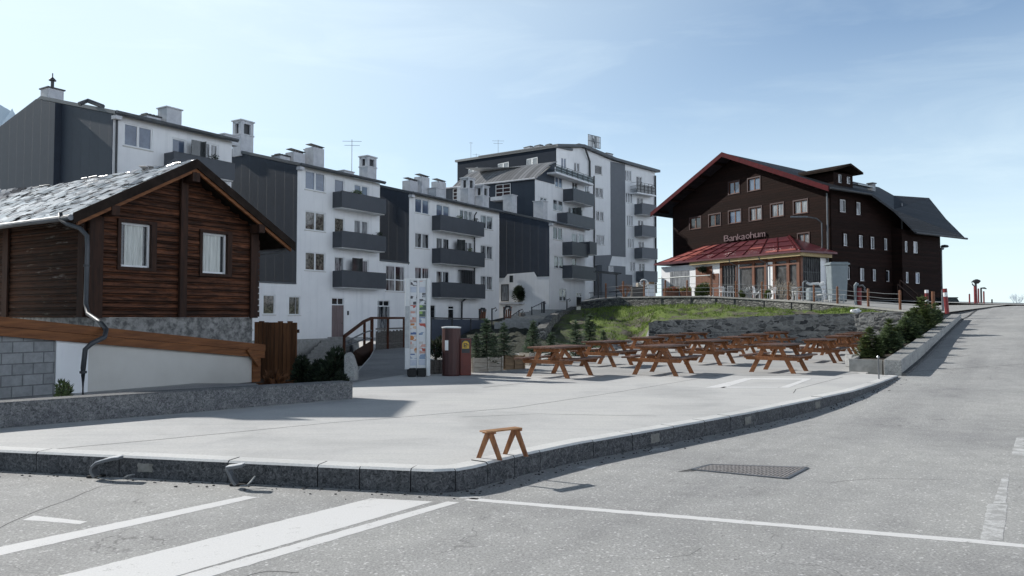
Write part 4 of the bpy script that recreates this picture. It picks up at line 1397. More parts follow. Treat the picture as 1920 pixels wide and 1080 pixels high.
B3.chim(823, 849, 337, 4.0, 'pots')
B3.chim(878, 903, 331, 2.6, 'belfry')
B3.chim(905, 932, 346, 1.8, 'belfry')
m = MB()
m.lathe(PA.pt(U(747) + 1.6, B3.ze + .8, -4), [(.1, 0), (.1, .5), (.22, .5), (.05, .65)], 8)
m.build('roof_vent', MT['chim'], B3.root)

# block four steps forward
P4_ = Plane(*(x_on(42.1, 1030).xy), ang=PHI)
U4 = lambda px: P4_.uz(px, 560)[0]
B4 = Block('apartment_block', 'lower white apartment block beside the stone steps, with a plant on its recessed entrance', P4_, 0.0, U4(1097), 0.5, 10.95, 5.6)
B4.win(1037, 426, 1055, 450, 'g_dark')
B4.win(1039, 480, 1057, 504, 'g_mix')
B4.win(1049, 541, 1063, 565, 'g_mix')
B4.door(1081, 549, 1091, 590, 'g_dark')
B4.win(1072, 437, 1083, 470, 'g_curt', 0)
B4.win(1085, 439, 1096, 470, 'g_curt', 0)
B4.win(1072, 484, 1081, 505, 'g_dark', 0)
B4.shell()
balcony(P4_, B4.root, 1073, 1103, 453, 478, D=1.1)
balcony(P4_, B4.root, 1106, 1119, 453, 476, D=1.3)
balcony(P4_, B4.root, 1073, 1118, 497, 521, D=1.1)
# loggia cut under the charcoal side: white undercroft with door, shutter and ledge
S4 = Plane(P4_.o.x, P4_.o.y, d=(DV[0], DV[1]))       # side wall plane, u=0 at the front corner
m = MB()
uu0, uu1 = S4.uz(938, 560)[0], S4.uz(1028, 560)[0]
za, zb_ = S4.uz(985, 512)[1], S4.uz(1000, 590)[1]
m.poly([S4.pt(uu0 - .5, zb_ - .6, .05), S4.pt(-.02, zb_ - .6, .05), S4.pt(-.02, S4.uz(1028, 524)[1], .05), S4.pt(S4.uz(1010, 524)[0], S4.uz(1010, 524)[1], .05), S4.pt(S4.uz(1002, 510)[0], S4.uz(1002, 510)[1], .05), S4.pt(S4.uz(952, 514)[0], S4.uz(952, 514)[1], .05), S4.pt(S4.uz(938, 533)[0], S4.uz(938, 533)[1], .05), S4.pt(uu0 - .5, S4.uz(938, 533)[1], .05)])
m.build('undercroft_wall', MT['render'], B4.root, fixn=False)
add_window(S4.off(.2), S4.off(.2).rect(939, 533, 953, 565), B4.root, MT['dark'], MT['g_curt'], depth=.1, mull=0)
add_window(S4.off(.2), S4.off(.2).rect(953, 515, 963, 531), B4.root, MT['white'], MT['g_screen'], depth=.1, mull=0, sill=False)
m = MB()
m.pbox(S4, S4.uz(936, 568)[0], S4.uz(985, 568)[0], S4.uz(960, 570)[1], S4.uz(960, 567)[1], .06, .75)
m.build('ledge', MT['chim'], B4.root)
for a in ((943, 965, 365, 2.4, 'cap'), (1000, 1018, 376, 2.2, 'cap')):
    chimney(S4.off(-1.0), B4.root, a[0], a[1], a[2], 0, B4.zroof(abs(S4.uz(a[0], 400)[0])), a[4])

# block five: metal shed roof, between the row and the tower
o5 = at(1003, 400, 80)
P5 = Plane(o5.x, o5.y, ang=PHI)
S5 = Plane(o5.x, o5.y, d=(DV[0], DV[1]))
B5 = thing('apartment_block', 'white apartment block under a ribbed metal roof, in front of the tower', 'building', P5.pt(5, 2, -3), group='grey and white apartment blocks in the stepped row')
u5 = P5.uz(1114, 440)[0]
z5e = P5.uz(1003, 336)[1]
holes, todo = [], []
for (x0, y0, x1, y1, g) in ((1041, 332, 1055, 352, 'g_sky_refl'), (1013, 370, 1025, 391, 'g_dark'), (1037, 375, 1056, 396, 'g_mix'), (1073, 341, 1083, 365, 'g_dark'), (1097, 348, 1104, 364, 'g_curt'), (1083, 392, 1093, 410, 'g_dark'), (1066, 388, 1076, 408, 'g_curt')):
    r = P5.rect(x0, y0, x1, y1)
    holes.append(r)
    todo.append((r, g))
m = MB()
ztop = P5.uz(1060, 318)[1]
m.wall(P5, [(0, 2), (u5, 2), (u5, ztop), (4.6, ztop), (0, z5e)], holes)
m.poly([P5.pt(u5, 2), P5.pt(u5, 2, -9), P5.pt(u5, ztop, -9), P5.pt(u5, ztop)])
m.poly([P5.pt(0, ztop + .0, -9), P5.pt(u5, ztop, -9), P5.pt(u5, ztop, 0), P5.pt(4.6, ztop, 0)])
m.build('wall', MT['render'], B5, fixn=False)
for r, g in todo: add_window(P5, r, B5, MT['white'], MT[g], mull=1 if r[2] - r[0] > .9 else 0)
m = MB()
m.prism([S5.pt(0, 2), S5.pt(-11.6, 2), S5.pt(-11.6, z5e), S5.pt(0, z5e)], S5.n * .04)
m.build('side_cladding', MT['cladding'], B5)
m = MB()
tri = [P5.pt(0, z5e, .03), P5.pt(4.2, P5.uz(1040, 346)[1], .03), P5.pt(4.2, P5.uz(1040, 307)[1], .03)]
m.prism(tri, P5.n * .03)
m.build('gable_cladding', MT['cladding'], B5)
zrd = P5.uz(1040, 305)[1]
m = MB()
NR = 12
def roof5(s, t):
    z = z5e + .1 + (zrd - z5e) * (1 - (1 - t) ** 1.4)
    return P5.pt(-.25 + 4.5 * t, z, .35 - s)
for j in range(NR):
    a, b, c, d = roof5(0, j / NR), roof5(0, (j + 1) / NR), roof5(10.9 - 0 * j, (j + 1) / NR), roof5(10.9, j / NR)
    m.poly([a, b, c, d])
    dn = Vector((0, 0, -.12))
    m.poly([a + dn, d + dn, c + dn, b + dn])
    m.poly([a, a + dn, b + dn, b])
a, d = roof5(0, 0), roof5(10.9, 0)
m.poly([a, d, d + Vector((0, 0, -.12)), a + Vector((0, 0, -.12))])
m.build('roof', MT['corr'], B5, fixn=False)
# rounded hood at the back end of the metal roof
m = MB()
cc = S5.pt(S5.uz(872, 350)[0], z5e - .1, -1.2)
m.lathe(cc, [(1.1, -.3), (1.05, .35), (.85, .7), (.45, .95), (.05, 1.0)], 18)
m.build('roof_hood', MT['roofmetal'], B5, smooth=True)
g = MB()
g.tube([S5.pt(-11.7, z5e + .02, .35), S5.pt(.2, z5e + .02, .35)], .09, 8)
g.build('gutter', MT['chim'], B5)
# roof loggia with white railing in the dark side
for (x0, x1, y0, y1) in ((851, 866, 354, 374), (931, 958, 346, 368)):
    rr = S5.rect(x0, y0, x1, y1)
    m = MB()
    m.pbox(S5, rr[0], rr[2], rr[1], rr[3], .045, .06)
    o = m.build('loggia', MT['darkred'], B5)
    k = MB()
    for i in range(4):
        z = rr[1] + (rr[3] - rr[1]) * i / 3
        k.pbox(S5, rr[0], rr[2], z - .03, z + .03, .065, .11)
    for i in range(3):
        u = rr[0] + (rr[2] - rr[0]) * i / 2
        k.pbox(S5, u - .03, u + .03, rr[1], rr[3], .112, .14)
    k.build('railing', MT['white'], o)
m = MB()
rr = S5.rect(868, 350, 880, 382)
m.pbox(S5, S5.uz(862, 360)[0], S5.uz(880, 360)[0], S5.uz(870, 385)[1], S5.uz(870, 352)[1], .05, .5)
m.pbox(S5, S5.uz(929, 360)[0], S5.uz(964, 360)[0], S5.uz(940, 378)[1], S5.uz(940, 371)[1], .05, 1.0)
m.build('terrace_parapet', MT['chim'], B5)
balcony(P5, B5, 1075, 1114, 353, 376, D=1.3, plants=(1103,))
balcony(P5, B5, 1064, 1115, 398, 419, D=1.3, screen=(1082,))
rail_balcony(P5, B5, 1043, 1113, 308, 323, D=1.2, posts=8)
p = MB()
p.tube([P5.pt(u5 - .15, P5.uz(1113, 330)[1], .1), P5.pt(u5 - .15, 3, .1)], .09, 8)
p.build('downpipe', MT['dark'], B5)

# tower block
PH6 = rad(48)
o6 = at(1043, 400, 92)
P6 = Plane(o6.x, o6.y, ang=PH6)
S6 = Plane(o6.x, o6.y, d=(math.cos(PH6), -math.sin(PH6)))
B6 = thing('apartment_tower', 'tallest white apartment tower with a vertical grey strip and a roof aerial frame', 'building', P6.pt(8, 4, -4), group=None)
zt = lambda px, py: P6.uz(px, py)
top = [zt(1228, 323), zt(1150, 302), zt(1090, 277), zt(1043, 277)]
u6 = top[0][0]
holes, todo = [], []
for (x0, y0, x1, y1, g, mu) in ((1115, 310, 1129, 327, 'g_dark', 0), (1116, 352, 1131, 371, 'g_mix', 1), (1117, 396, 1132, 414, 'g_mix', 1), (1118, 440, 1133, 459, 'g_mix', 1),
        (1171, 319, 1184, 339, 'g_curt', 2), (1173, 362, 1186, 381, 'g_curt', 2), (1175, 404, 1187, 424, 'g_curt', 2), (1177, 447, 1189, 465, 'g_curt', 2), (1181, 491, 1191, 509, 'g_mix', 1),
        (1193, 331, 1204, 356, 'g_dark', 1), (1194, 371, 1206, 396, 'g_dark', 1), (1196, 413, 1207, 436, 'g_dark', 1), (1197, 453, 1208, 476, 'g_dark', 1), (1198, 494, 1209, 518, 'g_dark', 1),
        (1052, 296, 1062, 316, 'g_sky_refl', 1), (1076, 305, 1087, 322, 'g_mix', 1), (1114, 515, 1124, 535, 'g_curt', 0)):
    r = P6.rect(x0, y0, x1, y1)
    holes.append(r)
    todo.append((r, g, mu))
m = MB()
m.wall(P6, [(0, 3.5), (u6, 3.5)] + top, holes)
hz = [(u, z) for u, z in top]
m.poly([P6.pt(u6, 3.5), P6.pt(u6, 3.5, -14), P6.pt(u6, top[0][1], -14), P6.pt(u6, top[0][1])])
m.poly([P6.pt(0, 3.5, -14), P6.pt(u6, 3.5, -14)] + [P6.pt(u, z, -14) for u, z in top])
m.build('wall', MT['render'], B6, fixn=False)
for r, g, mu in todo: add_window(P6, r, B6, MT['white'], MT[g], mull=mu, fw=.08)
m = MB()
m.pbox(P6, zt(1145, 400)[0], zt(1172, 400)[0], zt(1160, 481)[1], zt(1150, 304)[1], .004, .06)
m.build('grey_strip', MT['cladding_grey'], B6)
m = MB()
m.poly([P6.pt(*zt(1100, 496), .05), P6.pt(*zt(1098, 480), .05), P6.pt(*zt(1148, 478), .05), P6.pt(*zt(1142, 498), .05)])
m.build('grey_panel', MT['cladding_grey'], B6, fixn=False)
# side facing left: charcoal with three white windows
uL = S6.uz(858, 303)[0]
zl = S6.uz(858, 304)[1]
sh, td = [], []
for (x0, y0, x1, y1) in ((878, 315, 896, 327), (933, 305, 954, 320), (987, 296, 1008, 312)):
    r = S6.rect(x0, y0, x1, y1)
    sh.append(r)
m = MB()
m.wall(S6, [(uL, 6), (0, 6), (0, top[3][1]), (uL, zl)], sh, off=.03)
m.build('side_cladding', MT['cladding_shade'], B6, fixn=False)
for r in sh: add_window(S6.off(.03), r, B6, MT['white'], MT['g_curt'], fw=.12)
# roof sheet following the stepped top
m = MB()
tp = [(u6 + .5, top[0][1] - .05), top[1], top[2], (-.25, top[3][1])]
drop = (zl - top[3][1]) * 15 / -uL
for (a, b) in zip(tp, tp[1:]):
    q = [P6.pt(a[0], a[1] + .02, .55), P6.pt(b[0], b[1] + .02, .55), P6.pt(b[0], b[1] + .35, .55), P6.pt(a[0], a[1] + .35, .55)]
    m.prism(q, P6.n * -15 + Vector((0, 0, drop)))
m.prism([S6.pt(uL - .3, zl, .25), S6.pt(0.2, top[3][1], .25), S6.pt(.2, top[3][1] + .3, .25), S6.pt(uL - .3, zl + .3, .25)], S6.n * -3)
m.build('roof', MT['roofmetal'], B6)
p = MB()
uu, zz = zt(1098, 284)
p.tube([P6.pt(uu - .6, zz + .2, .5), P6.pt(uu + .6, zz - 1.2, .15), P6.pt(uu + .8, 6, .15)], .12, 8)
p.tube([P6.pt(u6 - .1, top[0][1] - .5, .15), P6.pt(u6 - .1, 5, .15)], .12, 8)
p.build('downpipe', MT['dark'], B6)
rail_balcony(P6, B6, 1195, 1230, 341, 361, D=1.2)
for (y0, y1) in ((381, 401), (422, 442), (464, 484), (508, 528)):
    balcony(P6, B6, 1204 if y0 < 500 else 1207, 1231 if y0 < 430 else 1233, y0, y1, D=1.3, mat=MT['cladding_grey'])
for (x0, x1, y, s_) in ((1087, 1101, 269, 3), (1139, 1154, 286, 2.5)):
    chimney(P6, B6, x0, x1, y, s_, zt(x0, y)[1] - 1.4, 'dark')
for (x0, x1, y, st) in ((982, 996, 276, 'dark'), (1002, 1011, 273, 'dark'), (1023, 1030, 271, 'dark')):
    chimney(S6, B6, x0, x1, y, 2.0, S6.uz(x0, y)[1] - 2.0, st)
for (x, y0, y1, ar, w) in ((934, 296, 262, 2, 1.6), (883, 306, 266, 1, .6), (893, 306, 288, 1, 1.0)):
    Q = S6.off(-2)
    u, z1 = Q.uz(x, y1)
    antenna(B6, Q.pt(u, Q.uz(x, y0)[1] - 1), Q.pt(u, z1), ar, w)
# lattice aerial frame on the ridge
Q = P6.off(-3)
fa, fb_ = Q.uz(1102, 252), Q.uz(1125, 279)
m = MB()
for z in (fa[1], (fa[1] + fb_[1]) / 2, fb_[1]):
    m.pbox(Q, fa[0], fb_[0], z - .04, z + .04, 0, .06)
for i in range(4):
    u = fa[0] + (fb_[0] - fa[0]) * i / 3
    m.pbox(Q, u - .035, u + .035, fb_[1], fa[1], .062, .1)
m.bar(Q.pt((fa[0] + fb_[0]) / 2 + .2, fb_[1] - 1.6, .03), Q.pt((fa[0] + fb_[0]) / 2 + .2, fa[1], .03), .1, .1)
m.bar(Q.pt(fa[0] + .9, fa[1] - .4, .12), Q.pt(fa[0] + 1.2, fa[1] - 1.1, .12), .12, .05)
fr = m.build('aerial_frame', MT['aerial'], B6)
m = MB()
m.pbox(Q, fa[0] + .05, fb_[0] - .05, fb_[1] + .05, fa[1] - .05, -.03, -.01)
m.build('mesh_panel', MT['whitemetal'], fr)
# entrance porch at the foot
rr = P6.off(1.6).rect(1123, 499, 1133, 516)
m = MB()
m.pbox(P6, zt(1112, 510)[0], zt(1156, 510)[0], 4, zt(1130, 499)[1], .07, 1.5)
pc = m.build('porch', MT['cladding_grey'], B6)
m = MB()
m.pbox(P6, zt(1123, 505)[0], zt(1133, 505)[0], zt(1128, 515)[1], zt(1128, 500)[1], 1.51, 1.55)
m.build('pane', MT['g_curt'], pc)
m = MB()
m.pbox(P6, zt(1166, 520)[0], zt(1181, 520)[0], 4.2, zt(1170, 515)[1], .07, .4)
m.build('door', MT['cladding_grey'], B6)
# ------------------------------------------------------------------ timber hotel
hc = at(1560, 500, 60)
HF = Plane(hc.x, hc.y, d=(.477, -.879))
HS = Plane(hc.x, hc.y, d=(.83, .557))
HO = thing('hotel', 'big dark brown timber hotel with red gable edge and glazed veranda', 'hotel', HF.pt(-8, 3, -6))
uLh = HF.uz(1262, 500)[0]
uPk, zPk = HF.uz(1375, 290)
zE = HF.uz(1560, 347)[1]
uRs = HS.uz(1691, 470)[0]
def hrow(P, lst, holes, todo):
    for (x0, y0, x1, y1, g, mu) in lst:
        r = P.rect(x0, y0, x1, y1)
        holes.append(r)
        todo.append((P, r, g, mu))
fh, sh, todo = [], [], []
hrow(HF, [(1367, 341, 1386, 363, 'g_sky_refl', 1), (1403, 334, 1425, 357, 'g_sky_refl', 1),
    (1294, 408, 1314, 429, 'g_dark', 1), (1330, 402, 1351, 424, 'g_dark', 1), (1367, 395, 1389, 418, 'g_sky_refl', 1), (1406, 389, 1428, 413, 'g_curt', 1), (1446, 382, 1469, 406, 'g_curt', 1), (1489, 376, 1514, 400, 'g_curt', 1), (1497, 438, 1517, 458, 'g_curt', 1)], fh, todo)
hrow(HS, [(1574, 374, 1586, 398, 'g_dark', 0), (1605, 379, 1614, 403, 'g_curt', 0),
    (1581, 438, 1589, 461, 'g_mix', 0), (1610, 441, 1618, 464, 'g_curt', 0), (1632, 444, 1640, 467, 'g_mix', 0), (1657, 447, 1664, 469, 'g_curt', 0),
    (1586, 500, 1594, 524, 'g_mix', 0), (1612, 503, 1621, 527, 'g_curt', 0), (1636, 505, 1643, 527, 'g_curt', 0), (1661, 507, 1668, 528, 'g_mix', 0)], sh, todo)
slope = (zPk - zE) / -uPk
zLe = zPk - slope * (uPk - uLh)
m = MB()
m.wall(HF, [(uLh, 2.4), (0, 2.4), (0, zE - .25), (uPk, zPk - .25), (uLh, zLe - .25)], fh)
uV = HS.uz(1640, 400)[0]
m.wall(HS, [(0, 2.4), (uRs, 2.4), (uRs, HS.uz(1691, 392)[1]), (uV, zE - .3), (0, zE - .25)], sh)
m.poly([HF.pt(uLh, 2.4), HF.pt(uLh, 2.4, -16), HF.pt(uLh, zLe - .25, -16), HF.pt(uLh, zLe - .25)])
m.build('wall', MT['planks'], HO, fixn=False)
FW = MT['white']
for (P, r, g, mu) in todo:
    w = add_window(P, r, HO, FW if P is HS else MT['brownwood'], MT[g], mull=mu, fw=.06, sillmat=MT['redframe'])
    s = MB()
    u0, z0, u1, z1 = r
    for q in ((u0 - .1, u0 - .002, z0 - .06, z1 + .1), (u1 + .002, u1 + .1, z0 - .06, z1 + .1), (u0, u1, z1 + .002, z1 + .1)):
        s.pbox(P, q[0], q[1], q[2], q[3], .003, .05)
    s.build('frame', MT['redframe'] if P is HF else MT['planks'], w)
# wing stepping forward at the right
WG = HS.off(.9)
uW0, uW1 = WG.uz(1692, 500)[0], WG.uz(1764, 500)[0]
zW = WG.uz(1730, 434)[1]
wh = [WG.rect(1713, 453, 1721, 475), WG.rect(1717, 511, 1725, 532), WG.rect(1697, 452, 1702, 473), WG.rect(1699, 510, 1704, 531)]
m = MB()
m.wall(WG, [(uW0, 2.4), (uW1, 2.4), (uW1, zW), (uW0, zW)], wh)
m.poly([WG.pt(uW0, 2.4), WG.pt(uW0, 2.4, -1), WG.pt(uW0, zW + .4, -1), WG.pt(uW0, zW)])
m.poly([WG.pt(uW1, 2.4), WG.pt(uW1, 2.4, -10), WG.pt(uW1, zE + 2, -10), WG.pt(uW1, zW)])
m.build('wing_wall', MT['planks'], HO, fixn=False)
for i, r in enumerate(wh): add_window(WG, r, HO, MT['white'], MT['g_curt' if i != 1 else 'g_sky_refl'], mull=0, fw=.06, sillmat=MT['planks'])
# roof: two slabs, ridge running back along the side direction
m = MB()
ovf, ove = 1.5, .9
kk_ = (1652 - CX) / F
rp_ = HF.pt(uPk, 0)
LEN = (rp_.x - kk_ * rp_.y) / (kk_ * HS.d.y - HS.d.x)
def gp3(u, z, back): return HF.pt(u, z) + HS.d * back
def slab(m, u0, z0, u1, z1, b0, b1, th=.22, zdrop=0.0):
    a, b = gp3(u0, z0, b0), gp3(u1, z1, b0)
    c, d_ = gp3(u1, z1 - zdrop, b1), gp3(u0, z0 - zdrop, b1)
    m.prism([a, b, c, d_], (0, 0, -th))
uLo = uLh - 1.7
zz_ = zE - slope * ove
rq_ = HF.pt(ove, 0)
kq_ = (1638 - CX) / F
uV2 = (rq_.x - kq_ * rq_.y) / (kq_ * HS.d.y - HS.d.x)
ZRD = zPk - zy(1652, 351, gp3(uPk, zPk, LEN).y)
m.prism([gp3(uPk, zPk, -ovf), gp3(ove, zz_, -ovf), gp3(ove, zz_, uV2), gp3(uPk, zPk - ZRD, LEN)], (0, 0, -.22))
slab(m, uPk, zPk, uLo, zPk - slope * (uPk - uLo), -ovf, LEN, zdrop=ZRD)
# upper right slope behind the wing
zMid = zE + 1.2
# steep catslide over the wing
za_, zb_ = zPk - slope * (uPk * .25 - uPk), zW - .1
pe = WG.off(.75)
e0, e1 = pe.uz(1717, 434), pe.uz(1808, 440)
A0, A1 = pe.pt(e0[0], e0[1]), pe.pt(e1[0], e0[1])
T0, T1 = at(1641, 357, 66.5), at(1742, 371, 73.5)
T2 = at(1676, 366.5, 71)
E_, R_ = gp3(ove, zz_, uV2), gp3(uPk, zPk - ZRD, LEN)
M_ = E_.lerp(A0, .5) + Vector((0, 0, .25))
N_ = T1.lerp(A1, .5) + Vector((0, 0, -.2))
for tri in ((E_, M_, T2), (E_, T2, R_), (M_, N_, T1), (M_, T1, T2), (M_, A0, A1), (M_, A1, N_)):
    m.prism(tri, (0, 0, -.2))
m.build('roof', MT['slate_dark'], HO)
# red barge boards and soffit edge
m = MB()
for (ua, za2, ub, zb2) in ((uPk, zPk, ove, zE - slope * ove), (uPk, zPk, uLo, zPk - slope * (uPk - uLo))):
    a, b = gp3(ua, za2 + .05, -ovf - .004), gp3(ub, zb2 + .05, -ovf - .004)
    m.prism([a, b, b - Vector((0, 0, .42)), a - Vector((0, 0, .42))], HF.n * .07)
m.build('barge_board', MT['redwood'], HO)
for k in range(5):
    for sd in (0, 1):
        m = MB()
        f = (k + .5) / 5
        ub, zb2 = (ove, zE - slope * ove) if sd == 0 else (uLo, zPk - slope * (uPk - uLo))
        u = uPk + (ub - uPk) * f
        z = zPk + (zb2 - zPk) * f
        m.bar(gp3(u, z - .36, -ovf + .15), gp3(u, z - .36, -.003), .18, .22)
        m.build('purlin', MT['planks'], HO)
g = MB()
g.tube([gp3(ove + .08, zE - slope * ove - .12, -ovf), gp3(ove + .08, zE - slope * ove - .12, uV2 - .2)], .09, 8)
g.build('gutter', MT['dark'], HO)
g = MB()
g.tube([A0 + Vector((0, 0, -.12)), A1 + Vector((0, 0, -.12)) + (A1 - A0).normalized() * .5], .09, 8)
g.build('gutter', MT['dark'], HO)
g = MB()
g.tube([HF.pt(-.25, zE - .6, .14), HF.pt(-.25, 3.0, .14)], .07, 8)
g.tube([HS.pt(uRs - .15, zE - .6, .14), HS.pt(uRs - .15, 2.9, .14)], .08, 8)
g.build('downpipe', MT['pipe'], HO)
# dormer
DP = HS.off(-.6)
d0, d1 = DP.uz(1563, 340), DP.uz(1599, 346)
zt0 = DP.uz(1575, 324)[1]
m = MB()
dh = [DP.rect(1572, 327, 1579, 343), DP.rect(1588, 331, 1595, 345)]
m.wall(DP, [(d0[0], d0[1] - .6), (d1[0], d0[1] - .6), (d1[0], zt0), (d0[0], zt0)], dh)
m.poly([DP.pt(d0[0], d0[1] - .6), DP.pt(d0[0], d0[1] - .6, -5), DP.pt(d0[0], zt0, -5), DP.pt(d0[0], zt0)])
m.poly([DP.pt(d1[0], d0[1] - .6), DP.pt(d1[0], d0[1] - .6, -5), DP.pt(d1[0], zt0, -5), DP.pt(d1[0], zt0)])
dm = m.build('dormer', MT['planks'], HO, fixn=False)
m = MB()
cu = (d0[0] + d1[0]) / 2
for (ua, ub) in ((d0[0] - .6, cu), (d1[0] + .4, cu)):
    a, b = DP.pt(ua, zt0 - .02, .7), DP.pt(ub, zt0 + .55, .7)
    m.prism([a, b, b + Vector((0, 0, .16)), a + Vector((0, 0, .16))], DP.n * -6.5)
m.build('dormer_roof', MT['barge'], dm)
for r in dh: add_window(DP, r, dm, MT['redwood'], MT['g_curt'], mull=0, fw=.05, sill=False) if False else None
for r in dh:
    u0, z0, u1, z1 = r
    f = MB()
    for q in ((u0, u0 + .07, z0, z1), (u1 - .07, u1, z0, z1), (u0 + .07, u1 - .07, z0, z0 + .07), (u0 + .07, u1 - .07, z1 - .07, z1)):
        f.pbox(DP, *q, -.1, -.04)
    f.pbox(DP, u0 + .05, u1 - .05, z0 + .05, z1 - .05, -.12, -.105)
    f.build('window', MT['g_curt'], dm)
# chimney and skylight strip on the far roof
m = MB()
c = at(1634, 341, 68)
m.box((c.x, c.y, c.z - .75), (.5, .45, 1.1), .6)
ck = m.build('chimney', MT['pipe'], HO)
m = MB()
m.box((c.x, c.y, c.z - .15), (.65, .6, .09), .6)
m.build('cowl', MT['dark'], ck)
m = MB()
a, b = at(1603, 345.5, 63.5), at(1634, 352, 65.5)
m.bar(a, b, .5, .08)
m.build('snow_guard', MT['steel'], HO)
# lettering over the veranda
txt = "Bankaohum"
lx = [1364, 1373.5, 1380.5, 1388, 1396, 1404.5, 1413, 1421.5, 1432]
ly = [448.5, 448, 447, 445.5, 445, 443.5, 442.5, 441, 440]
lh = [11, 8, 8, 11, 8, 8, 11.5, 8, 8]
vs, fs = [], []
for ch, x, y, h in zip(txt, lx, ly, lh):
    cu_ = bpy.data.curves.new('tmp', 'FONT')
    cu_.body = ch
    cu_.size = 1.0
    cu_.extrude = .04
    cu_.align_x = 'CENTER'
    to = bpy.data.objects.new('tmp', cu_)
    col.objects.link(to)
    bpy.context.view_layer.update()
    me = to.evaluated_get(bpy.context.evaluated_depsgraph_get()).to_mesh()
    u, zb = HF.uz(x, y + 4)
    hh = (HF.uz(x, y + 4 - h)[1] - zb)
    vy = [v.co.y for v in me.vertices]
    sc = hh / max(vy)
    wx = 0.6 / (max(v.co.x for v in me.vertices) - min(v.co.x for v in me.vertices))
    k = len(vs)
    for v in me.vertices:
        vs.append(tuple(HF.pt(u + v.co.x * wx * (1.05 if ch in 'mB' else .8), zb + v.co.y * sc, .12 + v.co.z * 1.2)))
    fs += [tuple(k + i for i in p.vertices) for p in me.polygons]
    to.to_mesh_clear()
    bpy.data.objects.remove(to)
    bpy.data.curves.remove(cu_)
m = MB()
m.v, m.f = vs, fs
m.build('lettering', MT['letter'], HO, fixn=False)
# veranda
D = 3.5
VF = HF.off(D)
v0, v1 = VF.uz(1240, 520)[0], VF.uz(1500, 520)[0]
zb = 2.75
zv = VF.uz(1500, 478)[1]
PV = lambda u, z, o=0: VF.pt(u, z, o)
us = lambda x: VF.uz(x, 520)[0]
m = MB()
m.pbox(VF, v0, us(1352), zb, zv, -.2, 0)
m.poly([PV(v0, zb), PV(v0, zb, -D + .02), PV(v0, zv, -D + .02), PV(v0, zv)])
VS = Plane(PV(v1, 0).x, PV(v1, 0).y, d=(.83, .557))
ve = m.build('veranda', MT['render'], HO)
for q in ((VF, us(1382), us(1386), .01), (VF, us(1440), us(1452), 0), (VS, D - .9, D - .05, 0)):
    m = MB()
    m.pbox(q[0], q[1], q[2], zb, zv, -.2, q[3])
    m.build('white_pier', MT['render'], ve)
for x in (1352.5, 1382, 1413, 1436, 1452, 1478, 1497):
    u = us(x)
    m = MB()
    m.pbox(VF, u - .13, u + .13, zb, zv, -.12, .05)
    m.build('post', MT['brownwood'], ve)
m = MB()
m.pbox(VS, .02, .28, zb, zv, -.12, .06)
m.build('post', MT['brownwood'], ve)
m = MB()
m.pbox(VF, us(1352), v1, zv - .35, zv - .15, -.1, .04)
m.pbox(VF, us(1386), us(1500), VF.uz(1440, 498)[1] - .06, VF.uz(1440, 498)[1] + .06, -.1, .04)
m.build('transom', MT['brownwood'], ve)
m = MB()
for i in range(16):
    u = us(1355) + (us(1381) - us(1355)) * i / 5 if i < 6 else None
    if u is not None: m.pbox(VF, u - .025, u + .025, zb, zv - .36, -.06, .0)
m.pbox(VF, us(1354), us(1381), zb + (zv - zb) * .66 - .025, zb + (zv - zb) * .66 + .025, -.065, .003)
m.build('glazing_bar', MT['dark'], ve)
m = MB()
for i in range(9):
    u = .35 + (D - 1.3) * i / 8
    m.pbox(VS, u - .025, u + .025, zb, zv - .1, -.06, 0)
for z in (.33, .66):
    m.pbox(VS, .3, D - .9, zb + (zv - zb) * z - .025, zb + (zv - zb) * z + .025, -.065, .003)
m.build('glazing_bar', MT['dark'], ve)
m = MB()
m.poly([PV(us(1352), zb, -.08), PV(us(1382), zb, -.08), PV(us(1382), zv, -.08), PV(us(1352), zv, -.08)])
m.poly([PV(us(1386), zb, -.08), PV(v1, zb, -.08), PV(v1, zv, -.08), PV(us(1386), zv, -.08)])
m.poly([VS.pt(.1, zb, -.08), VS.pt(D - .9, zb, -.08), VS.pt(D - .9, zv, -.08), VS.pt(.1, zv, -.08)])
m.build('glazing', m_glass('veranda_glass', (0.03, 0.029, 0.028), (0.24, 0.24, 0.24), .8, .08, (1.4, 1.4, .6), lo=.36, hi=.8), ve, fixn=False)
m = MB()
m.pbox(VF, us(1305), us(1336), zb + .9, VF.uz(1320, 500)[1], .01, .05)
m.pbox(VF, us(1337), us(1348), zb, VF.uz(1340, 513)[1], .01, .05)
m.build('shutter', MT['brownwood'], ve)
m = MB()
m.pbox(VF, us(1257), us(1292), zb + .7, VF.uz(1275, 508)[1], .01, .05)
m.build('window', MT['g_curt'], ve)
m = MB()
m.pbox(VF, us(1300), v1 + .45, zv - .1, zv + .27, .06, .45)
m.pbox(VS, -.42, D - .02, zv - .1, zv + .27, .06, .43)
m.build('fascia', MT['cream'], ve)
# hipped red sheet roof
ez = zv + .3
e = .62
q0, q1 = PV(v0 - .35, ez, e), PV(v1 + e, ez, e)
q2, q3 = HF.pt(v1 + e, ez, .02), HF.pt(v0 - .35, ez, .02)
r1 = HF.pt(*HF.uz(1480, 443), .03)
r0 = HF.pt(*HF.uz(1322, 461), .03)
m = MB()
m.poly([q0, q1, r1, r0])
m.poly([q1, q2, r1])
m.poly([q0, r0, q3])
th = Vector((0, 0, -.14))
m.poly([q0 + th, q1 + th, q1, q0])
m.poly([q1 + th, q2 + th, q2, q1])
m.poly([q3 + th, q0 + th, q0, q3])
m.poly([q0 + th, q3 + th, q2 + th, q1 + th])
m.build('veranda_roof', MT['redroof'], ve, fixn=False)
nn = (q1 - q0).cross(r0 - q0).normalized()
if nn.z < 0: nn = -nn
def onroof(a, b, k=.02):
    return (q0.lerp(q1, a)).lerp(r0.lerp(r1, a), b) + nn * k
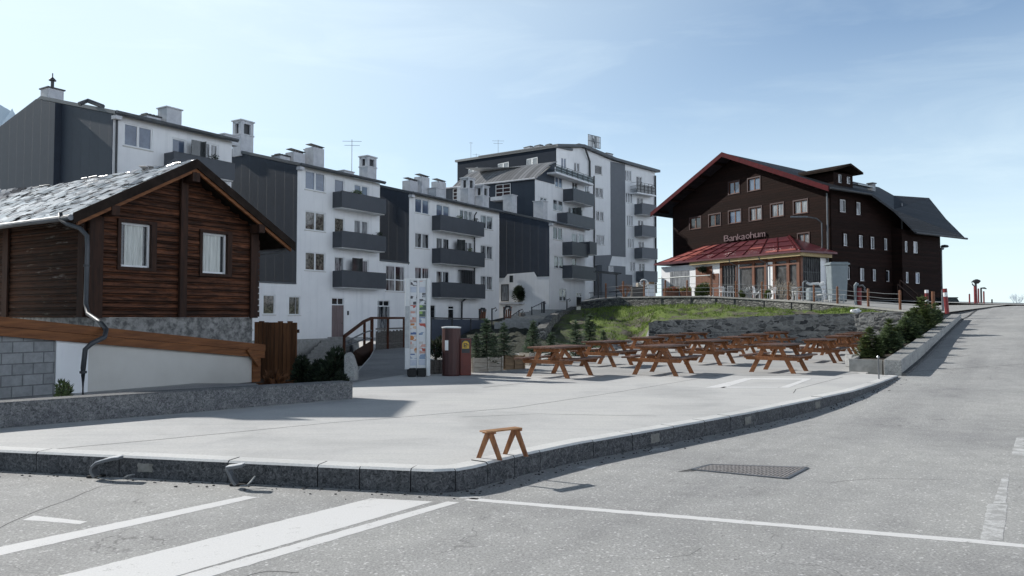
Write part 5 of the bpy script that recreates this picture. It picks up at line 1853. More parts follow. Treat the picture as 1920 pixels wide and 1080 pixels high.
for (a0, a1, b0, b1) in ((.02, .13, .06, .94), (.14, .2, .04, .95), (.205, .25, .05, .5), (.66, .76, .3, .46), (.8, .985, .03, .13)):
    m = MB()
    m.poly([onroof(a0, b0), onroof(a1, b0), onroof(a1, b1), onroof(a0, b1)])
    m.build('sunlit_patch', MT['redroof_lit'], ve, fixn=False)  # sunlit areas of the roof, put in as paler colour
m = MB()
for i in range(10):
    a = .02 + .96 * i / 9
    m.bar(onroof(a, .01, .03), onroof(a, .98, .03), .07, .06, up=nn)
for b in (.32, .64):
    m.bar(onroof(.01, b, .05), onroof(.99, b, .05), .06, .05, up=nn)
m.bar(q1 + Vector((0, 0, .04)), r1 + Vector((0, 0, .06)), .12, .1)
m.build('roof_seam', MT['redwood'], ve)
m = MB()
for x in (1375, 1431):
    u = us(x)
    m.tube([PV(u, zv + .1, .5), PV(u + .05, zv - .15, .42), PV(u + .5, zv - .45, .12), PV(u + .5, zb + .2, .12)], .045, 6)
m.build('downpipe', MT['pipe'], ve)
# street light fixed to the front of the hotel
u, z = HF.uz(1545, 480)
zt_ = HF.uz(1545, 418)[1]
m = MB()
m.tube([HF.pt(u, z - 1.5, .2), HF.pt(u, zt_, .2), HF.pt(u - .25, zt_ + .35, .5), HF.pt(u - .7, zt_ + .5, 1.0)], .06, 8)
wl = m.build('wall_lamp', MT['pipe'], HO)
m = MB()
a, b = HF.pt(u - .7, zt_ + .5, 1.0), HF.pt(u - 1.6, zt_ + .55, 1.9)
m.bar(a, b, .3, .12)
m.build('lamp_head', MT['pipe'], wl)
# steps with diagonal handrails on the side
m = MB()
for (xa, ya, xb, yb) in ((1687, 525, 1720, 552), (1683, 533, 1716, 562), (1567, 515, 1600, 540)):
    Pq = HS.off(1.5)
    m.bar(Pq.pt(*Pq.uz(xa, ya)), Pq.pt(*Pq.uz(xb, yb)), .08, .08)
    ub, zb3 = Pq.uz(xb, yb)
    m.bar(Pq.pt(ub, zb3), Pq.pt(ub, 2.6), .07, .07)
    ub, zb3 = Pq.uz(xa, ya)
    m.bar(Pq.pt(ub, zb3), Pq.pt(ub, 2.6), .07, .07)
m.build('stair_rail', MT['post'], HO)

# ------------------------------------------------------------------ log cabin
gc = at(170, 500, 20)
G = Plane(gc.x, gc.y, ang=PHI)                         # gable front
GS = Plane(gc.x, gc.y, d=(DV[0], DV[1]))               # left side wall, u<0 going back
CB = thing('log_cabin', 'dark brown log cabin with slate roof and two white windows in its gable', 'cabin', G.pt(2.6, 1.0, -2))
uR = G.uz(476, 540)[0]
zb0 = 1.70
GO = G.off(.62)
uPc, zPc = GO.uz(370, 299)
uLc, zLc = GO.uz(141, 399)
uRc, zRc = GO.uz(553, 455)
sl_ = (zPc - zLc) / (uPc - uLc)
sr_ = (zPc - zRc) / (uRc - uPc)
ztop = lambda u: (zPc - sl_ * (uPc - u) if u < uPc else zPc - sr_ * (u - uPc)) - .3
wins = [G.rect(224, 419, 281, 501), G.rect(377, 438, 424, 513)]
def logs(P, rng, z0, z1, holes, course=.19, bul=.04):
    m = MB()
    z = z0
    while z < z1:
        zz = min(z + course, z1)
        zm = (z + zz) / 2
        iv = rng(zm)
        if iv:
            segs = [iv]
            for (a, b, c, d) in holes:
                if b < zm < d:
                    ns = []
                    for s0, s1 in segs:
                        if a > s0: ns.append((s0, min(a, s1)))
                        if c < s1: ns.append((max(c, s0), s1))
                    segs = ns
            for s0, s1 in segs:
                if s1 - s0 < .02: continue
                k = max(1, int((s1 - s0) / .5))
                bb = bul + RND.uniform(-.014, .014)
                base = len(m.v)
                for i in range(k + 1):
                    u = s0 + (s1 - s0) * i / k
                    w = RND.uniform(-.009, .009)
                    for (f, o) in ((0, 0), (.18, bb * .75 + w), (.5, bb + w), (.82, bb * .75 + w), (1, 0)):
                        m.v.append(tuple(P.pt(u, z + (zz - z) * f, o)))
                for i in range(k):
                    for j in range(4):
                        a = base + i * 5 + j
                        m.f.append((a, a + 5, a + 6, a + 1))
        z = zz
    return m
def grng(z):
    a, b = 0.0, uR
    if z > ztop(0): a = uPc - (zPc - .3 - z) / sl_
    if z > ztop(uR): b = uPc + (zPc - .3 - z) / sr_
    return (a, b) if b - a > .1 else None
m = logs(G, grng, zb0, zPc - .35, [(a - .09, b - .09, c + .09, d + .09) for a, b, c, d in wins])
m.wall(G, [(0, zb0), (uR, zb0), (uR, ztop(uR)), (uPc, ztop(uPc)), (0, ztop(0))], [(a - .09, b - .09, c + .09, d + .09) for a, b, c, d in wins], reveal=.2, off=-.005)
m.build('log_gable', MT['log'], CB, smooth=False, fixn=False)
SL = 9.6
m = logs(GS, lambda z: (-SL, -.02), zb0, ztop(0) + .2, [])
m.wall(GS, [(-SL, zb0), (0, zb0), (0, ztop(0) + .2), (-SL, ztop(0) + .2)], off=-.005)
m.poly([G.pt(uR, zb0), G.pt(uR, zb0, -SL), G.pt(uR, ztop(uR), -SL), G.pt(uR, ztop(uR))])
m.build('log_side', MT['logdark'], CB, fixn=False)
um0, um1 = G.uz(331, 560)[0], G.uz(344, 560)[0]
for q in ((G, um0, um1, zb0, ztop((um0 + um1) / 2) + .05, .07, .16), (G, uR - .22, uR + .06, zb0 - .02, ztop(uR) + .02, .07, .13), (G, -.1, .26, zb0 - .02, ztop(0) + .02, .07, .13), (GS, -.42, -.12, zb0, ztop(0) + .15, .07, .12), (GS, -4.4, -4.1, zb0, ztop(0) + .15, .07, .12)):
    m = MB()
    m.pbox(*q)
    m.build('timber_post', MT['post'], CB)
m = MB()
# protruding log ends at the corners
for i in range(13):
    z = zb0 + .1 + i * .19
    if z < ztop(uR): m.pbox(G, uR + .06, uR + .16 + RND.uniform(0, .03), z - .08, z + .08, -.15, .05)
m.build('log_ends', MT['post'], CB)
for (u, w) in ((uPc, .24), (.3, .22), (uR - .2, .22)):
    z = ztop(u) - .02 - (.12 if abs(u - uPc) < .1 else .02)
    m = MB()
    m.pbox(G, u - w / 2, u + w / 2, z - .2, z + .06, .165, .6)
    m.build('purlin', MT['post'], CB)
for r in wins:
    u0, z0, u1, z1 = r
    f = MB()
    for q in ((u0 - .09, u0, z0 - .09, z1 + .09), (u1, u1 + .16, z0 - .09, z1 + .09), (u0, u1, z0 - .09, z0 - .002), (u0, u1, z1 + .002, z1 + .09)):
        f.pbox(G, *q, -.16, .085)
    w = f.build('window', MT['post'], CB)
    f = MB()
    fw = .055
    for q in ((u0, u0 + fw * .6, z0, z1), (u1 - fw, u1, z0, z1), (u0 + fw * .6, u1 - fw, z0, z0 + fw), (u0 + fw * .6, u1 - fw, z1 - fw, z1)):
        f.pbox(G, *q, -.1, -.03)
    f.build('frame', MT['white'], w)
    g = MB()
    ins = .22 * (u1 - u0)
    g.poly([G.pt(u0, z0, -.09), G.pt(u1, z0, -.09), G.pt(u1, z1, -.09), G.pt(u0, z1, -.09)])
    g.build('pane', MT['g_dark'], w, fixn=False)
    c = MB()
    k = 26
    usc_ = (u0 + (.2 if r is wins[0] else .02) * (u1 - u0)), (u1 - .2 * (u1 - u0))
    prev = None
    for i in range(k + 1):
        u = usc_[0] + (usc_[1] - usc_[0]) * i / k
        o = -.075 + .012 * math.sin(i * 1.5) + .004 * math.sin(i * 4.1)
        cur = (G.pt(u, z0 + fw, o), G.pt(u, z1 - fw, o))
        if prev: c.poly([prev[0], cur[0], cur[1], prev[1]])
        prev = cur
    c.build('curtain', MT['curtain'], w, smooth=True, fixn=False)
# rough stone foundation
m = MB()
m.pbox(G, .15, uR - .02, -1.4, zb0 - .005, -.6, -.03)
m.pbox(GS, -SL, -.1, -1.4, zb0 - .005, -.6, -.05)
m.build('stone_base', MT['foundation'], CB)
# roof: dark boarding slabs with barge boards, slates on top
m = MB()
RB = 9.3
def cs(u, z, back): return GO.pt(u, z, -back)
zR0 = lambda u: zPc - sl_ * (uPc - u) if u < uPc else zPc - sr_ * (u - uPc)
for (ua, ub) in ((uLc, uPc), (uPc, uRc)):
    a, b = cs(ua, zR0(ua) - .06, 0.05), cs(ub, zR0(ub) - .06, 0.05)
    m.prism([a, b, b - Vector((0, 0, .1)), a - Vector((0, 0, .1))], -GO.n * RB)
rf = m.build('roof', MT['barge'], CB)
m = MB()
for (ua, ub) in ((uLc - .03, uPc), (uPc, uRc + .03)):
    a, b = cs(ua, zR0(ua) + .02, 0.045), cs(ub, zR0(ub) + .02, 0.045)
    m.prism([a, b, b - Vector((0, 0, .27)), a - Vector((0, 0, .27))], GO.n * .05)
m.build('barge_board', MT['barge'], rf)
m = MB()
for (ua, ub) in ((uLc + .1, uPc), (uPc, uRc - .1)):
    a, b = cs(ua, zR0(ua) - .18, 0.05), cs(ub, zR0(ub) - .18, 0.05)
    m.prism([a, b, b - Vector((0, 0, .17)), a - Vector((0, 0, .17))], -GO.n * .08)
m.build('rafter', MT['beam'], rf)
def slates(m, org, ax, ay, nx, ny, nrm):
    """rows of overlapping split stones; ax along the eave, ay up the slope (total vectors)"""
    for j in range(ny):
        i = 0.0
        while i < nx:
            w = RND.uniform(.6, 1.5)
            f = i / nx
            c = org + ax * f + ay * (j / ny)
            e1, e2 = ax / nx * w * RND.uniform(.82, .97), ay / ny * RND.uniform(1.05, 1.5)
            lift = RND.uniform(.0, .014)
            t1, t2 = RND.uniform(-.03, .03), RND.uniform(-.012, .022)
            o = c + nrm * (.012 + lift) - ay / ny * RND.uniform(0, .3)
            m.obox(o, e1 + nrm * t1 + ay.normalized() * RND.uniform(-.05, .05), e2 + nrm * (t2 - lift * .8), nrm * RND.uniform(.01, .022))
            i += w
m = MB()
for (ua, dens) in ((uLc - .04, 1), (uRc + .04, .8)):
    o = cs(ua, zR0(ua) - .055, 0.05)
    ax = -GO.n * RB
    ay = cs(uPc, zPc - .055, .05) - o
    nr = ax.cross(ay).normalized()
    if nr.z < 0: nr = -nr
    slates(m, o, ax, ay, int(30 * dens), int(18 * dens), nr)
m.build('slates', MT['slate'], rf, fixn=False)
# lower cross roof further back
m = MB()
A_, B_, C_ = at(-190, 415, 25.5), at(52, 396, 26.0), at(84, 351, 27.8)
D_ = A_ + (C_ - B_)
m.prism([A_, B_, C_, D_], (0, 0, -.12))
rb = m.build('rear_roof', MT['barge'], CB)
m = MB()
nr = (B_ - A_).cross(D_ - A_).normalized()
if nr.z < 0: nr = -nr
slates(m, A_, B_ - A_, D_ - A_, 18, 10, nr)
m.build('slates', MT['slate'], rb, fixn=False)
m = MB()
m.prism([A_ + Vector((.3, .3, -.15)), B_ + Vector((-.2, .3, -.15)), B_ + Vector((-.2, .3, -4)), A_ + Vector((.3, .3, -4))], (0, 3, 0))
m.build('rear_wall', MT['logdark'], CB)
# gutter and crooked downpipe
g = MB()
ge = cs(uLc - .09, zLc - .12, 0.02)
g.tube([ge, ge - GO.n * RB], .075, 10)
g.tube([cs(uRc + .08, zRc - .14, .3), cs(uRc + .08, zRc - .14, RB)], .07, 10)
g.build('gutter', MT['pipe'], CB)
dp = [(113, 400, 19.2), (114, 412, 19.15), (126, 420, 19.0), (150, 428, 18.9), (163, 442, 18.85), (164, 470, 18.85), (161, 570, 18.8), (165, 588, 18.6), (188, 604, 18.0), (199, 618, 17.6), (196, 632, 17.3), (172, 644, 17.05), (160, 655, 17.0), (156, 690, 17.0), (155, 770, 17.0)]
g = MB()
g.tube([at(*q) for q in dp], .055, 10)
g.build('downpipe', MT['pipedark'], CB, smooth=True)
g = MB()
q = at(162, 520, 18.83)
for (x, y, Y) in ((162.5, 500, 18.83), (156, 700, 17.0)):
    p = at(x, y, Y)
    g.lathe(p, [(.074, 0), (.074, .05)], 10)
g.build('pipe_clip', MT['dark'], CB)
g = MB()
g.tube([cs(uRc + .06, zRc - .2, .45), GO.pt(uRc - .2, zRc - .32, -.6), G.pt(uR + .1, zRc - .4, -.5), G.pt(uR + .08, zRc - .9, -.5)], .045, 8)
g.build('gutter_outlet', MT['pipe'], CB)

# walls in front of the cabin
wp = at(160, 650, 17.5)
WPn = Plane(wp.x, wp.y, ang=PHI)
W = thing('retaining_wall', 'white plastered wall below the cabin with a sloping brown timber beam on top', 'wall', WPn.pt(1, -1.4))
ux = lambda x: WPn.uz(x, 680)[0]
m = MB()
def zt2(x, y): return WPn.uz(x, y)[1]
m.prism([WPn.pt(ux(165), -1.4), WPn.pt(ux(476), -1.4), WPn.pt(ux(476), zt2(476, 660)), WPn.pt(ux(165), zt2(165, 622))], WPn.n * -.25)
m.build('plaster_panel', MT['render_warm'], W)
m = MB()
m.prism([WPn.pt(ux(104), -1.4, .03), WPn.pt(ux(164), -1.4, .03), WPn.pt(ux(164), zt2(160, 640), .03), WPn.pt(ux(104), zt2(104, 634), .03)], WPn.n * -.3)
m.build('white_pier', MT['render'], W)
m = MB()
b = [(0 - 40, 588, 606), (492, 645, 657)]
for (dy0, dy1, o) in ((0, .62, .12), (.64, 1.25, .1)):
    pa = WPn.pt(ux(-40), zt2(-40, 588 + 20 * dy0), 0)
    z0a, z0b = zt2(-40, 590) - .32 * dy0, zt2(492, 646) - .3 * dy0
    z1a, z1b = zt2(-40, 590) - .32 * dy1, zt2(492, 646) - .3 * dy1
    m.prism([WPn.pt(ux(-40), z1a, o), WPn.pt(ux(492), z1b, o), WPn.pt(ux(492), z0b, o), WPn.pt(ux(-40), z0a, o)], WPn.n * -.34)
m.pbox(WPn, ux(472), ux(486), -1.4, zt2(480, 664), -.2, .06)
m.bar(WPn.pt(ux(458), zt2(458, 655), .13), WPn.pt(ux(480), zt2(480, 685), .13), .1, .08, up=WPn.n)
m.build('timber_beam', MT['beam'], W)
W2 = thing('block_wall', 'grey cinder block wall at the left edge under the cabin beam', 'wall', WPn.pt(-3, -1.4))
m = MB()
m.prism([WPn.pt(ux(-140), -1.4), WPn.pt(ux(103), -1.4), WPn.pt(ux(103), zt2(103, 632)), WPn.pt(ux(-140), zt2(-140, 612))], WPn.n * -.2)
m.build('block_courses', MT['blocks'], W2)
# rough wooden board fence
FN = thing('board_fence', 'tall fence of rough brown vertical boards between the white wall and the steps', 'fence', at(515, 725, 22.6))
a, b = at(478, 700, 22.9), at(558, 700, 22.2)
fd = Vector((b.x - a.x, b.y - a.y, 0))
FP = Plane(a.x, a.y, d=(fd.x, fd.y))
k = 9
for i in range(k):
    m = MB()
    u0, u1 = fd.length * i / k, fd.length * (i + 1) / k - .012
    zt_ = FP.uz(478 + 9 * i, 604)[1] + RND.uniform(-.03, .04)
    if i == k - 1: zt_ -= .02
    m.pbox(FP, u0, u1, -.2, zt_, RND.uniform(0, .02), .03 + RND.uniform(0, .02))
    m.build('board', MT['fence'], FN)
m = MB()
for z in (.35, 1.25): m.pbox(FP, 0, fd.length, z, z + .1, -.06, -.005)
m.build('rail', MT['post'], FN)

# low granite wall along the plaza
GWt = thing('granite_wall', 'long low speckled granite wall along the left edge of the plaza', 'wall', (GW[2][0], GW[2][1], PZ))
pts = [tuple(gw0)] + GW[1:]
pin = offset_line(pts, .38)
m = MB()
topz = [PZ + .33, PZ + .335, PZ + .335, PZ + .33]
TT = []
for i, (p, q) in enumerate(zip(pts, pin)):
    h = [.34, .34, .345, .31][i]
    TT.append((Vector((p[0], p[1], PZ - .3)), Vector((p[0], p[1], PZ + h)), Vector((q[0], q[1], PZ + h)), Vector((q[0], q[1], PZ - .3))))
spl = [0, .9, 1.35, 2.2]
m.v = [tuple(v) for r in TT for v in r]
for i in range(len(TT) - 1):
    for j in range(4):
        j2 = (j + 1) % 4
        m.f.append((i * 4 + j, i * 4 + j2, i * 4 + 4 + j2, i * 4 + 4 + j))
m.f += [(0, 1, 2, 3), tuple((len(TT) - 1) * 4 + j for j in (3, 2, 1, 0))]
m.build('wall_body', MT['granite'], GWt, bevel=.018)
# pale granite end block by the lane
EB = thing('end_block', 'pale rounded granite block at the corner of the bushes and the lane', 'stone block', on_z(652, 712, PZ))
m = MB()
p = on_z(655, 714, PZ)
prof = [(-.13, -.3), (.13, -.3), (.13, .25), (.02, .58), (-.06, .66), (-.13, .6)]
m.prism([(p.x + x, p.y, p.z + z) for x, z in prof], (0, .45, 0))
m.build('stone', MT['capstone'], EB, bevel=.02)
# ------------------------------------------------------------------ vegetation builders
def leafy_branch(m, p0, d, ln, rnd, tw=.09, droop=.25, width=.02):
    n = max(4, int(ln / .07))
    side = d.cross(Vector((0, 0, 1)))
    if side.length < .01: side = Vector((1, 0, 0))
    side.normalize()
    p = p0.copy()
    for i in range(n):
        f = (i + .5) / n
        c = p0 + d * ln * f + Vector((0, 0, -droop * ln * f * f + .1 * ln * f ** 4))
        for sgn in (-1, 1):
            t = tw * (1.15 - .75 * f) * rnd.uniform(.7, 1.2)
            dirn = (side * sgn * rnd.uniform(.7, 1) + d * rnd.uniform(.5, 1) + Vector((0, 0, rnd.uniform(-.25, .3)))).normalized()
            u = dirn.cross(Vector((rnd.uniform(-.4, .4), rnd.uniform(-.4, .4), 1))).normalized() * width * rnd.uniform(.8, 1.4)
            e = c + dirn * t
            m.poly([c - u, c + u, e + u * .45, e - u * .45])
    e = p0 + d * ln + Vector((0, 0, -droop * ln + .1 * ln))
    u = side * width
    m.poly([e - u - d * .05, e + u - d * .05, e + d * .06])
def make_spruce(name, label, seed, h=1.2, r=.45, group=None, dens=1.0, mat=None, tops=1):
    rnd = random.Random(seed)
    root = thing(name, label, 'spruce', group=group)
    m = MB()
    m.tube([(0, 0, -.02), (0.01, 0, h * .5), (0, .01, h * .97)], .022 * (.6 + h * .4), 6, .004)
    m.build('trunk', MT['bark'], root)
    m = MB()
    lv = int(20 * dens * (.6 + h * .35))
    base_ = [(Vector((0, 0, 0)), h, r)] + [(Vector((math.cos(k * 2.3 + seed) * r * .55, math.sin(k * 2.3 + seed) * r * .55, 0)), h * rnd.uniform(.6, .88), r * .62) for k in range(tops - 1)]
    for i, (o_, h_, r_) in [(i, b_) for b_ in base_ for i in range(lv)]:
        f = i / lv
        z = h_ * (.06 + .88 * f)
        rr = r_ * (((1 - f) ** .9 if f < .62 else .42 * ((1 - f) / .38) ** 1.15) if tops == 1 else (1 - f * f)) * rnd.uniform(.72, 1.18) + .04
        nb = max(4, int((11 - 6 * f) * dens))
        a0 = rnd.uniform(0, 6.28)
        for j in range(nb):
            a = a0 + 6.283 * j / nb + rnd.uniform(-.25, .25)
            el = -.15 + .6 * f + rnd.uniform(-.1, .15)
            d = Vector((math.cos(a) * math.cos(el), math.sin(a) * math.cos(el), math.sin(el)))
            leafy_branch(m, o_ + Vector((0, 0, z + rnd.uniform(-.5, .5) * h_ / lv * 1.6)), d, rr * rnd.uniform(.75, 1.15), rnd, tw=.1 + .06 * r, width=.014 + .007 * h)
    for j in range(4):
        a = j * 1.57 + .4
        leafy_branch(m, Vector((0, 0, h * .9)), Vector((math.cos(a) * .3, math.sin(a) * .3, .95)), h * .09, rnd, tw=.05, droop=0, width=.008)
    m.build('crown', mat or MT['spruce'], root, fixn=False)
    return root
def make_bush(name, label, seed, size, n, mat, leaf=.05, group=None, cat='shrub', lump=5):
    rnd = random.Random(seed)
    root = thing(name, label, cat, group=group)
    sx, sy, sz = size
    m = MB()
    for i in range(5):
        a = rnd.uniform(0, 6.28)
        m.tube([(0, 0, -.05), (math.cos(a) * sx * .25, math.sin(a) * sy * .25, sz * .45), (math.cos(a) * sx * .5, math.sin(a) * sy * .5, sz * .8)], .018, 5, .006)
    m.build('stem', MT['bark'], root)
    m = MB()
    lumps = []
    for i in range(lump):
        a = rnd.uniform(0, 6.28)
        q = rnd.uniform(.1, .6)
        lumps.append((Vector((math.cos(a) * sx * q, math.sin(a) * sy * q, sz * rnd.uniform(.3, .72))), rnd.uniform(.4, .6)))
    lumps.append((Vector((0, 0, sz * .42)), .75))
    for _ in range(n):
        c, k = rnd.choice(lumps)
        v = Vector((rnd.gauss(0, 1), rnd.gauss(0, 1), rnd.gauss(0, 1))).normalized()
        rr = rnd.uniform(.55, 1.08) ** .5
        p = c + Vector((v.x * sx * k * rr, v.y * sy * k * rr, v.z * sz * .5 * k * rr * 1.1))
        if p.z < .01: p.z = rnd.uniform(.01, .1)
        d = (v + Vector((rnd.uniform(-.6, .6), rnd.uniform(-.6, .6), rnd.uniform(-.1, .9)))).normalized()
        w = d.cross(Vector((rnd.uniform(-1, 1), rnd.uniform(-1, 1), rnd.uniform(-1, 1)))).normalized() * leaf * rnd.uniform(.25, .5)
        l = leaf * rnd.uniform(.9, 2.1)
        m.poly([p - w, p + w, p + d * l])
    m.build('foliage', mat, root, fixn=False)
    return root

# ------------------------------------------------------------------ picnic tables
def make_table(label):
    t = thing('picnic_table', label, 'picnic table', group='brown picnic tables set out in three rows')
    m = MB()
    for i in range(5):
        x = -.32 + .16 * i
        m.box((x, 0, .735), (.148, 1.85 + .02 * (i % 2), .042))
    m.build('tabletop', MT['tabletop'], t, bevel=.006)
    for s in (-1, 1):
        m = MB()
        for i in range(2):
            m.box((s * (.585 + .135 * i), 0, .455), (.128, 1.85, .042))
        m.build('bench_seat', MT['tabletop'], t, bevel=.006)
    for y in (-.62, .62):
        for s in (-1, 1):
            m = MB()
            a, b = Vector((s * .2, y, .705)), Vector((s * .56, y, 0.0))
            w = Vector((.062, 0, 0))
            m.prism([a - w, a + w, b + w, b - w], (0, .045 * (1 if y < 0 else -1), 0))
            m.build('leg', MT['table'], t, bevel=.004)
        m = MB()
        o = -.026 if y < 0 else .026
        m.prism([(-.74, y + o, .432), (-.68, y + o, .335), (.68, y + o, .335), (.74, y + o, .432)], (0, -o * 1.7, 0))
        m.build('crossbeam', MT['table'], t, bevel=.004)
        m = MB()
        m.box((0, y + o * 1.02, .672), (.74, .042, .085))
        m.build('top_batten', MT['table'], t)
        m = MB()
        m.bar((0, y * .93, .38), (0, y * .25, .69), .045, .085)
        m.build('brace', MT['table'], t)
    return t
TBL = [
    ((1050, 19.4), 'brown picnic table nearest the planters, front of the left row'),
    ((1137, 23.6), 'brown picnic table second from the front in the left row'),
    ((1215, 28.2), 'brown picnic table third from the front, middle of the left row'),
    ((1260, 32.6), 'brown picnic table fourth from the front in the left row'),
    ((1302, 36.6), 'brown picnic table farthest back in the left row, against the rubble wall'),
    ((1243, 20.1), 'brown picnic table at the front of the middle row, with two long tables behind'),
    ((1330, 24.4), 'brown picnic table second from the front in the middle row'),
    ((1380, 29.0), 'brown picnic table third from the front, middle of the middle row'),
    ((1416, 33.4), 'brown picnic table fourth from the front in the middle row'),
    ((1456, 38.2), 'brown picnic table farthest back in the middle row by the rubble wall'),
    ((1459, 21.0), 'brown picnic table nearest the white painted box, front of the right row'),
    ((1536, 25.6), 'brown picnic table second from the front in the right row'),
    ((1572, 30.2), 'brown picnic table third from the front in the right row, beside the shrubs'),
    ((1592, 34.4), 'brown picnic table fourth from the front in the right row, half behind shrubs'),
    ((1606, 37.6), 'brown picnic table farthest back in the right row, mostly behind shrubs'),
]
proto = None
for (px, Y), lab in TBL:
    if proto is None:
        proto = make_table(lab)
        o = proto
    else:
        o = copy_thing(proto)
        o['label'] = lab
    o.location = ((px - CX) / F * Y, Y, PZ + .005)
    o.rotation_euler = (0, 0, -rad(33 + RND.uniform(-4, 4)))

# ------------------------------------------------------------------ little trestle stool on the kerb
st = on_z(941, 859, PZ)
ST = thing('stool', 'small wooden trestle stool standing on the plaza corner by the kerb', 'stool', (st.x, st.y, PZ + .006), 0)
e1 = on_z(924, 862, PZ)
e2 = on_z(973, 855, PZ)
ax = Vector((e2.x - e1.x, e2.y - e1.y, 0))
sl2 = ax.length
a = ax.normalized()
bb = Vector((-a.y, a.x, 0))
org = Vector((st.x, st.y, PZ + .006))
aw = Vector((sx_, sy_, 0)).normalized()
m = MB()
hs = .285
def obar(mm, p0, p1, w, d, wd):
    mm.obox(p0 - wd * w / 2 - a * d / 2, wd * w, a * d, p1 - p0)
c0 = org + Vector((0, 0, hs))
m = MB()
L_ = sl2 + .13
dA = (a * .96).normalized()
m.obox(c0 - a * (L_ / 2 + .01) - bb * .062, a * L_, bb * .124, (0, 0, .014))
m.build('seat', MT['stooltop'], ST, bevel=.003)
aw = Vector((.885, -.465, 0))
for k, q in enumerate((org - a * sl2 / 2, org + a * sl2 / 2)):
    for s in (-1, 1):
        m = MB()
        foot = q + aw * s * .128
        topp = q + aw * s * .012 + Vector((0, 0, hs - .012))
        wv = aw * .042
        m.prism([foot - wv * .55, foot + wv * .55, topp + wv * .75, topp - wv * .75], Vector((-aw.y, aw.x, 0)) * (.03 if s > 0 else .029))
        m.build('leg', MT['stoolwood'], ST, bevel=.002)
    m = MB()
    cc = q + Vector((0, 0, hs - .02)) + Vector((-aw.y, aw.x, 0)) * .015
    m.obox(cc - aw * .07 - Vector((-aw.y, aw.x, 0)) * .022, aw * .14, Vector((-aw.y, aw.x, 0)) * .044, (0, 0, .019))
    m.build('cleat', MT['stoolwood'], ST)

# ------------------------------------------------------------------ notice totem, rust bin
NT = at(783, 700, 19.3)
TT_ = thing('notice_board', 'tall white notice board with two columns of small colourful posters', 'notice board', (NT.x, NT.y, PZ + .005))
nd = Vector((.985, .17, 0)).normalized()
NP = Plane(NT.x, NT.y, d=(nd.x, nd.y))
uz = NP.uz
n0, n1 = uz(760, 610)[0], uz(806, 610)[0]
ztn, zbn = uz(783, 523)[1], uz(783, 690)[1]
m = MB()
m.pbox(NP, n0 + .08, n1 - .06, zbn, ztn, -.07, 0)
m.build('panel', MT['whitemetal'], TT_)
for (u0, u1) in ((n0 - .01, n0 + .1), (n1 - .09, n1 + .01)):
    m = MB()
    m.pbox(NP, u0, u1, zbn - .03 if u0 < 0 else zbn - .2, ztn + .02, -.09, .05)
    m.build('post', MT['whitemetal'], TT_, bevel=.008)
m = MB()
um = (n0 + .1 + n1 - .09) / 2
m.pbox(NP, um - .016, um + .016, zbn, ztn - .02, .003, .025)
m.pbox(NP, n0 + .1, n1 - .09, ztn - .02, ztn + .015, .003, .03)
m.build('divider', MT['white'], TT_)
def m_poster(name, cols, seed):
    m_, nt, b = new_mat(name)
    v = coords(nt, (9, 9, 14))
    vo = N(nt, 'ShaderNodeTexVoronoi', feature='F1', distance='CHEBYCHEV')
    vo.inputs['Scale'].default_value = 1.0
    vo.inputs['Randomness'].default_value = .8
    L(nt, v, vo.inputs['Vector'])
    sep = N(nt, 'ShaderNodeSeparateColor')
    L(nt, vo.outputs['Color'], sep.inputs[0])
    st_ = [(i / len(cols), c) for i, c in enumerate(cols)]
    r = N(nt, 'ShaderNodeValToRGB')
    r.color_ramp.interpolation = 'CONSTANT'
    e = r.color_ramp.elements
    while len(e) < len(st_): e.new(.5)
    for i, (p, c) in enumerate(st_):
        e[i].position = p
        e[i].color = (*c, 1)
    L(nt, sep.outputs[0], r.inputs[0])
    L(nt, r.outputs[0], b.inputs['Base Color'])
    b.inputs['Roughness'].default_value = .35
    return m_
W_ = (.62, .64, .66)
PM = [m_poster('poster_blank', [(.42, .47, .56), (.46, .5, .58)], 0), m_poster('poster_red', [W_, (.4, .06, .04), (.5, .3, .25), W_], 1), m_poster('poster_blue', [W_, (.06, .12, .28), (.2, .28, .4)], 2),
      m_poster('poster_orange', [W_, (.45, .17, .04), (.55, .4, .3), W_], 3), m_poster('poster_green', [(.18, .3, .08), (.25, .4, .1), (.06, .1, .08)], 4), m_poster('poster_dark', [W_, W_, (.05, .05, .06), (.3, .32, .34)], 5), m_poster('poster_pale', [W_, (.5, .48, .47), W_, (.55, .3, .25)], 6)]
rows_l = [5, 0, 5, 5, 1, 6, 1, 3, 2, 3, 6, 3, 2, 0]
rows_r = [6, 0, 5, 5, 4, 4, 2, 1, 2, 6, 6, 1, 2, 0]
nr = 14
for c_, rows_ in ((0, rows_l), (1, rows_r)):
    ua_, ub_ = (n0 + .115, um - .025) if c_ == 0 else (um + .025, n1 - .1)
    for i, k in enumerate(rows_):
        h = (ztn - zbn - .1) / nr
        zt_ = ztn - .05 - h * i
        m = MB()
        ins = RND.uniform(0, .02)
        m.pbox(NP, ua_ + ins, ub_ - RND.uniform(0, .02), zt_ - h * RND.uniform(.8, .95), zt_, .003, .008)
        m.build('poster', PM[k], TT_)
m = MB()
m.pbox(NP, n0 - .012, n0 + .1, zbn + .5, zbn + 1.55, .052, .056)
m.build('grey_strip', MT['steel'], TT_)
for (u0, u1) in ((n0 + .06, n0 + .28), (n0 + .3, n1 - .1)):
    m = MB()
    m.pbox(NP, u0, u1, PZ + .005, zbn - .02, -.28, .16)
    m.build('ballast_block', MT['black'], TT_, bevel=.02)
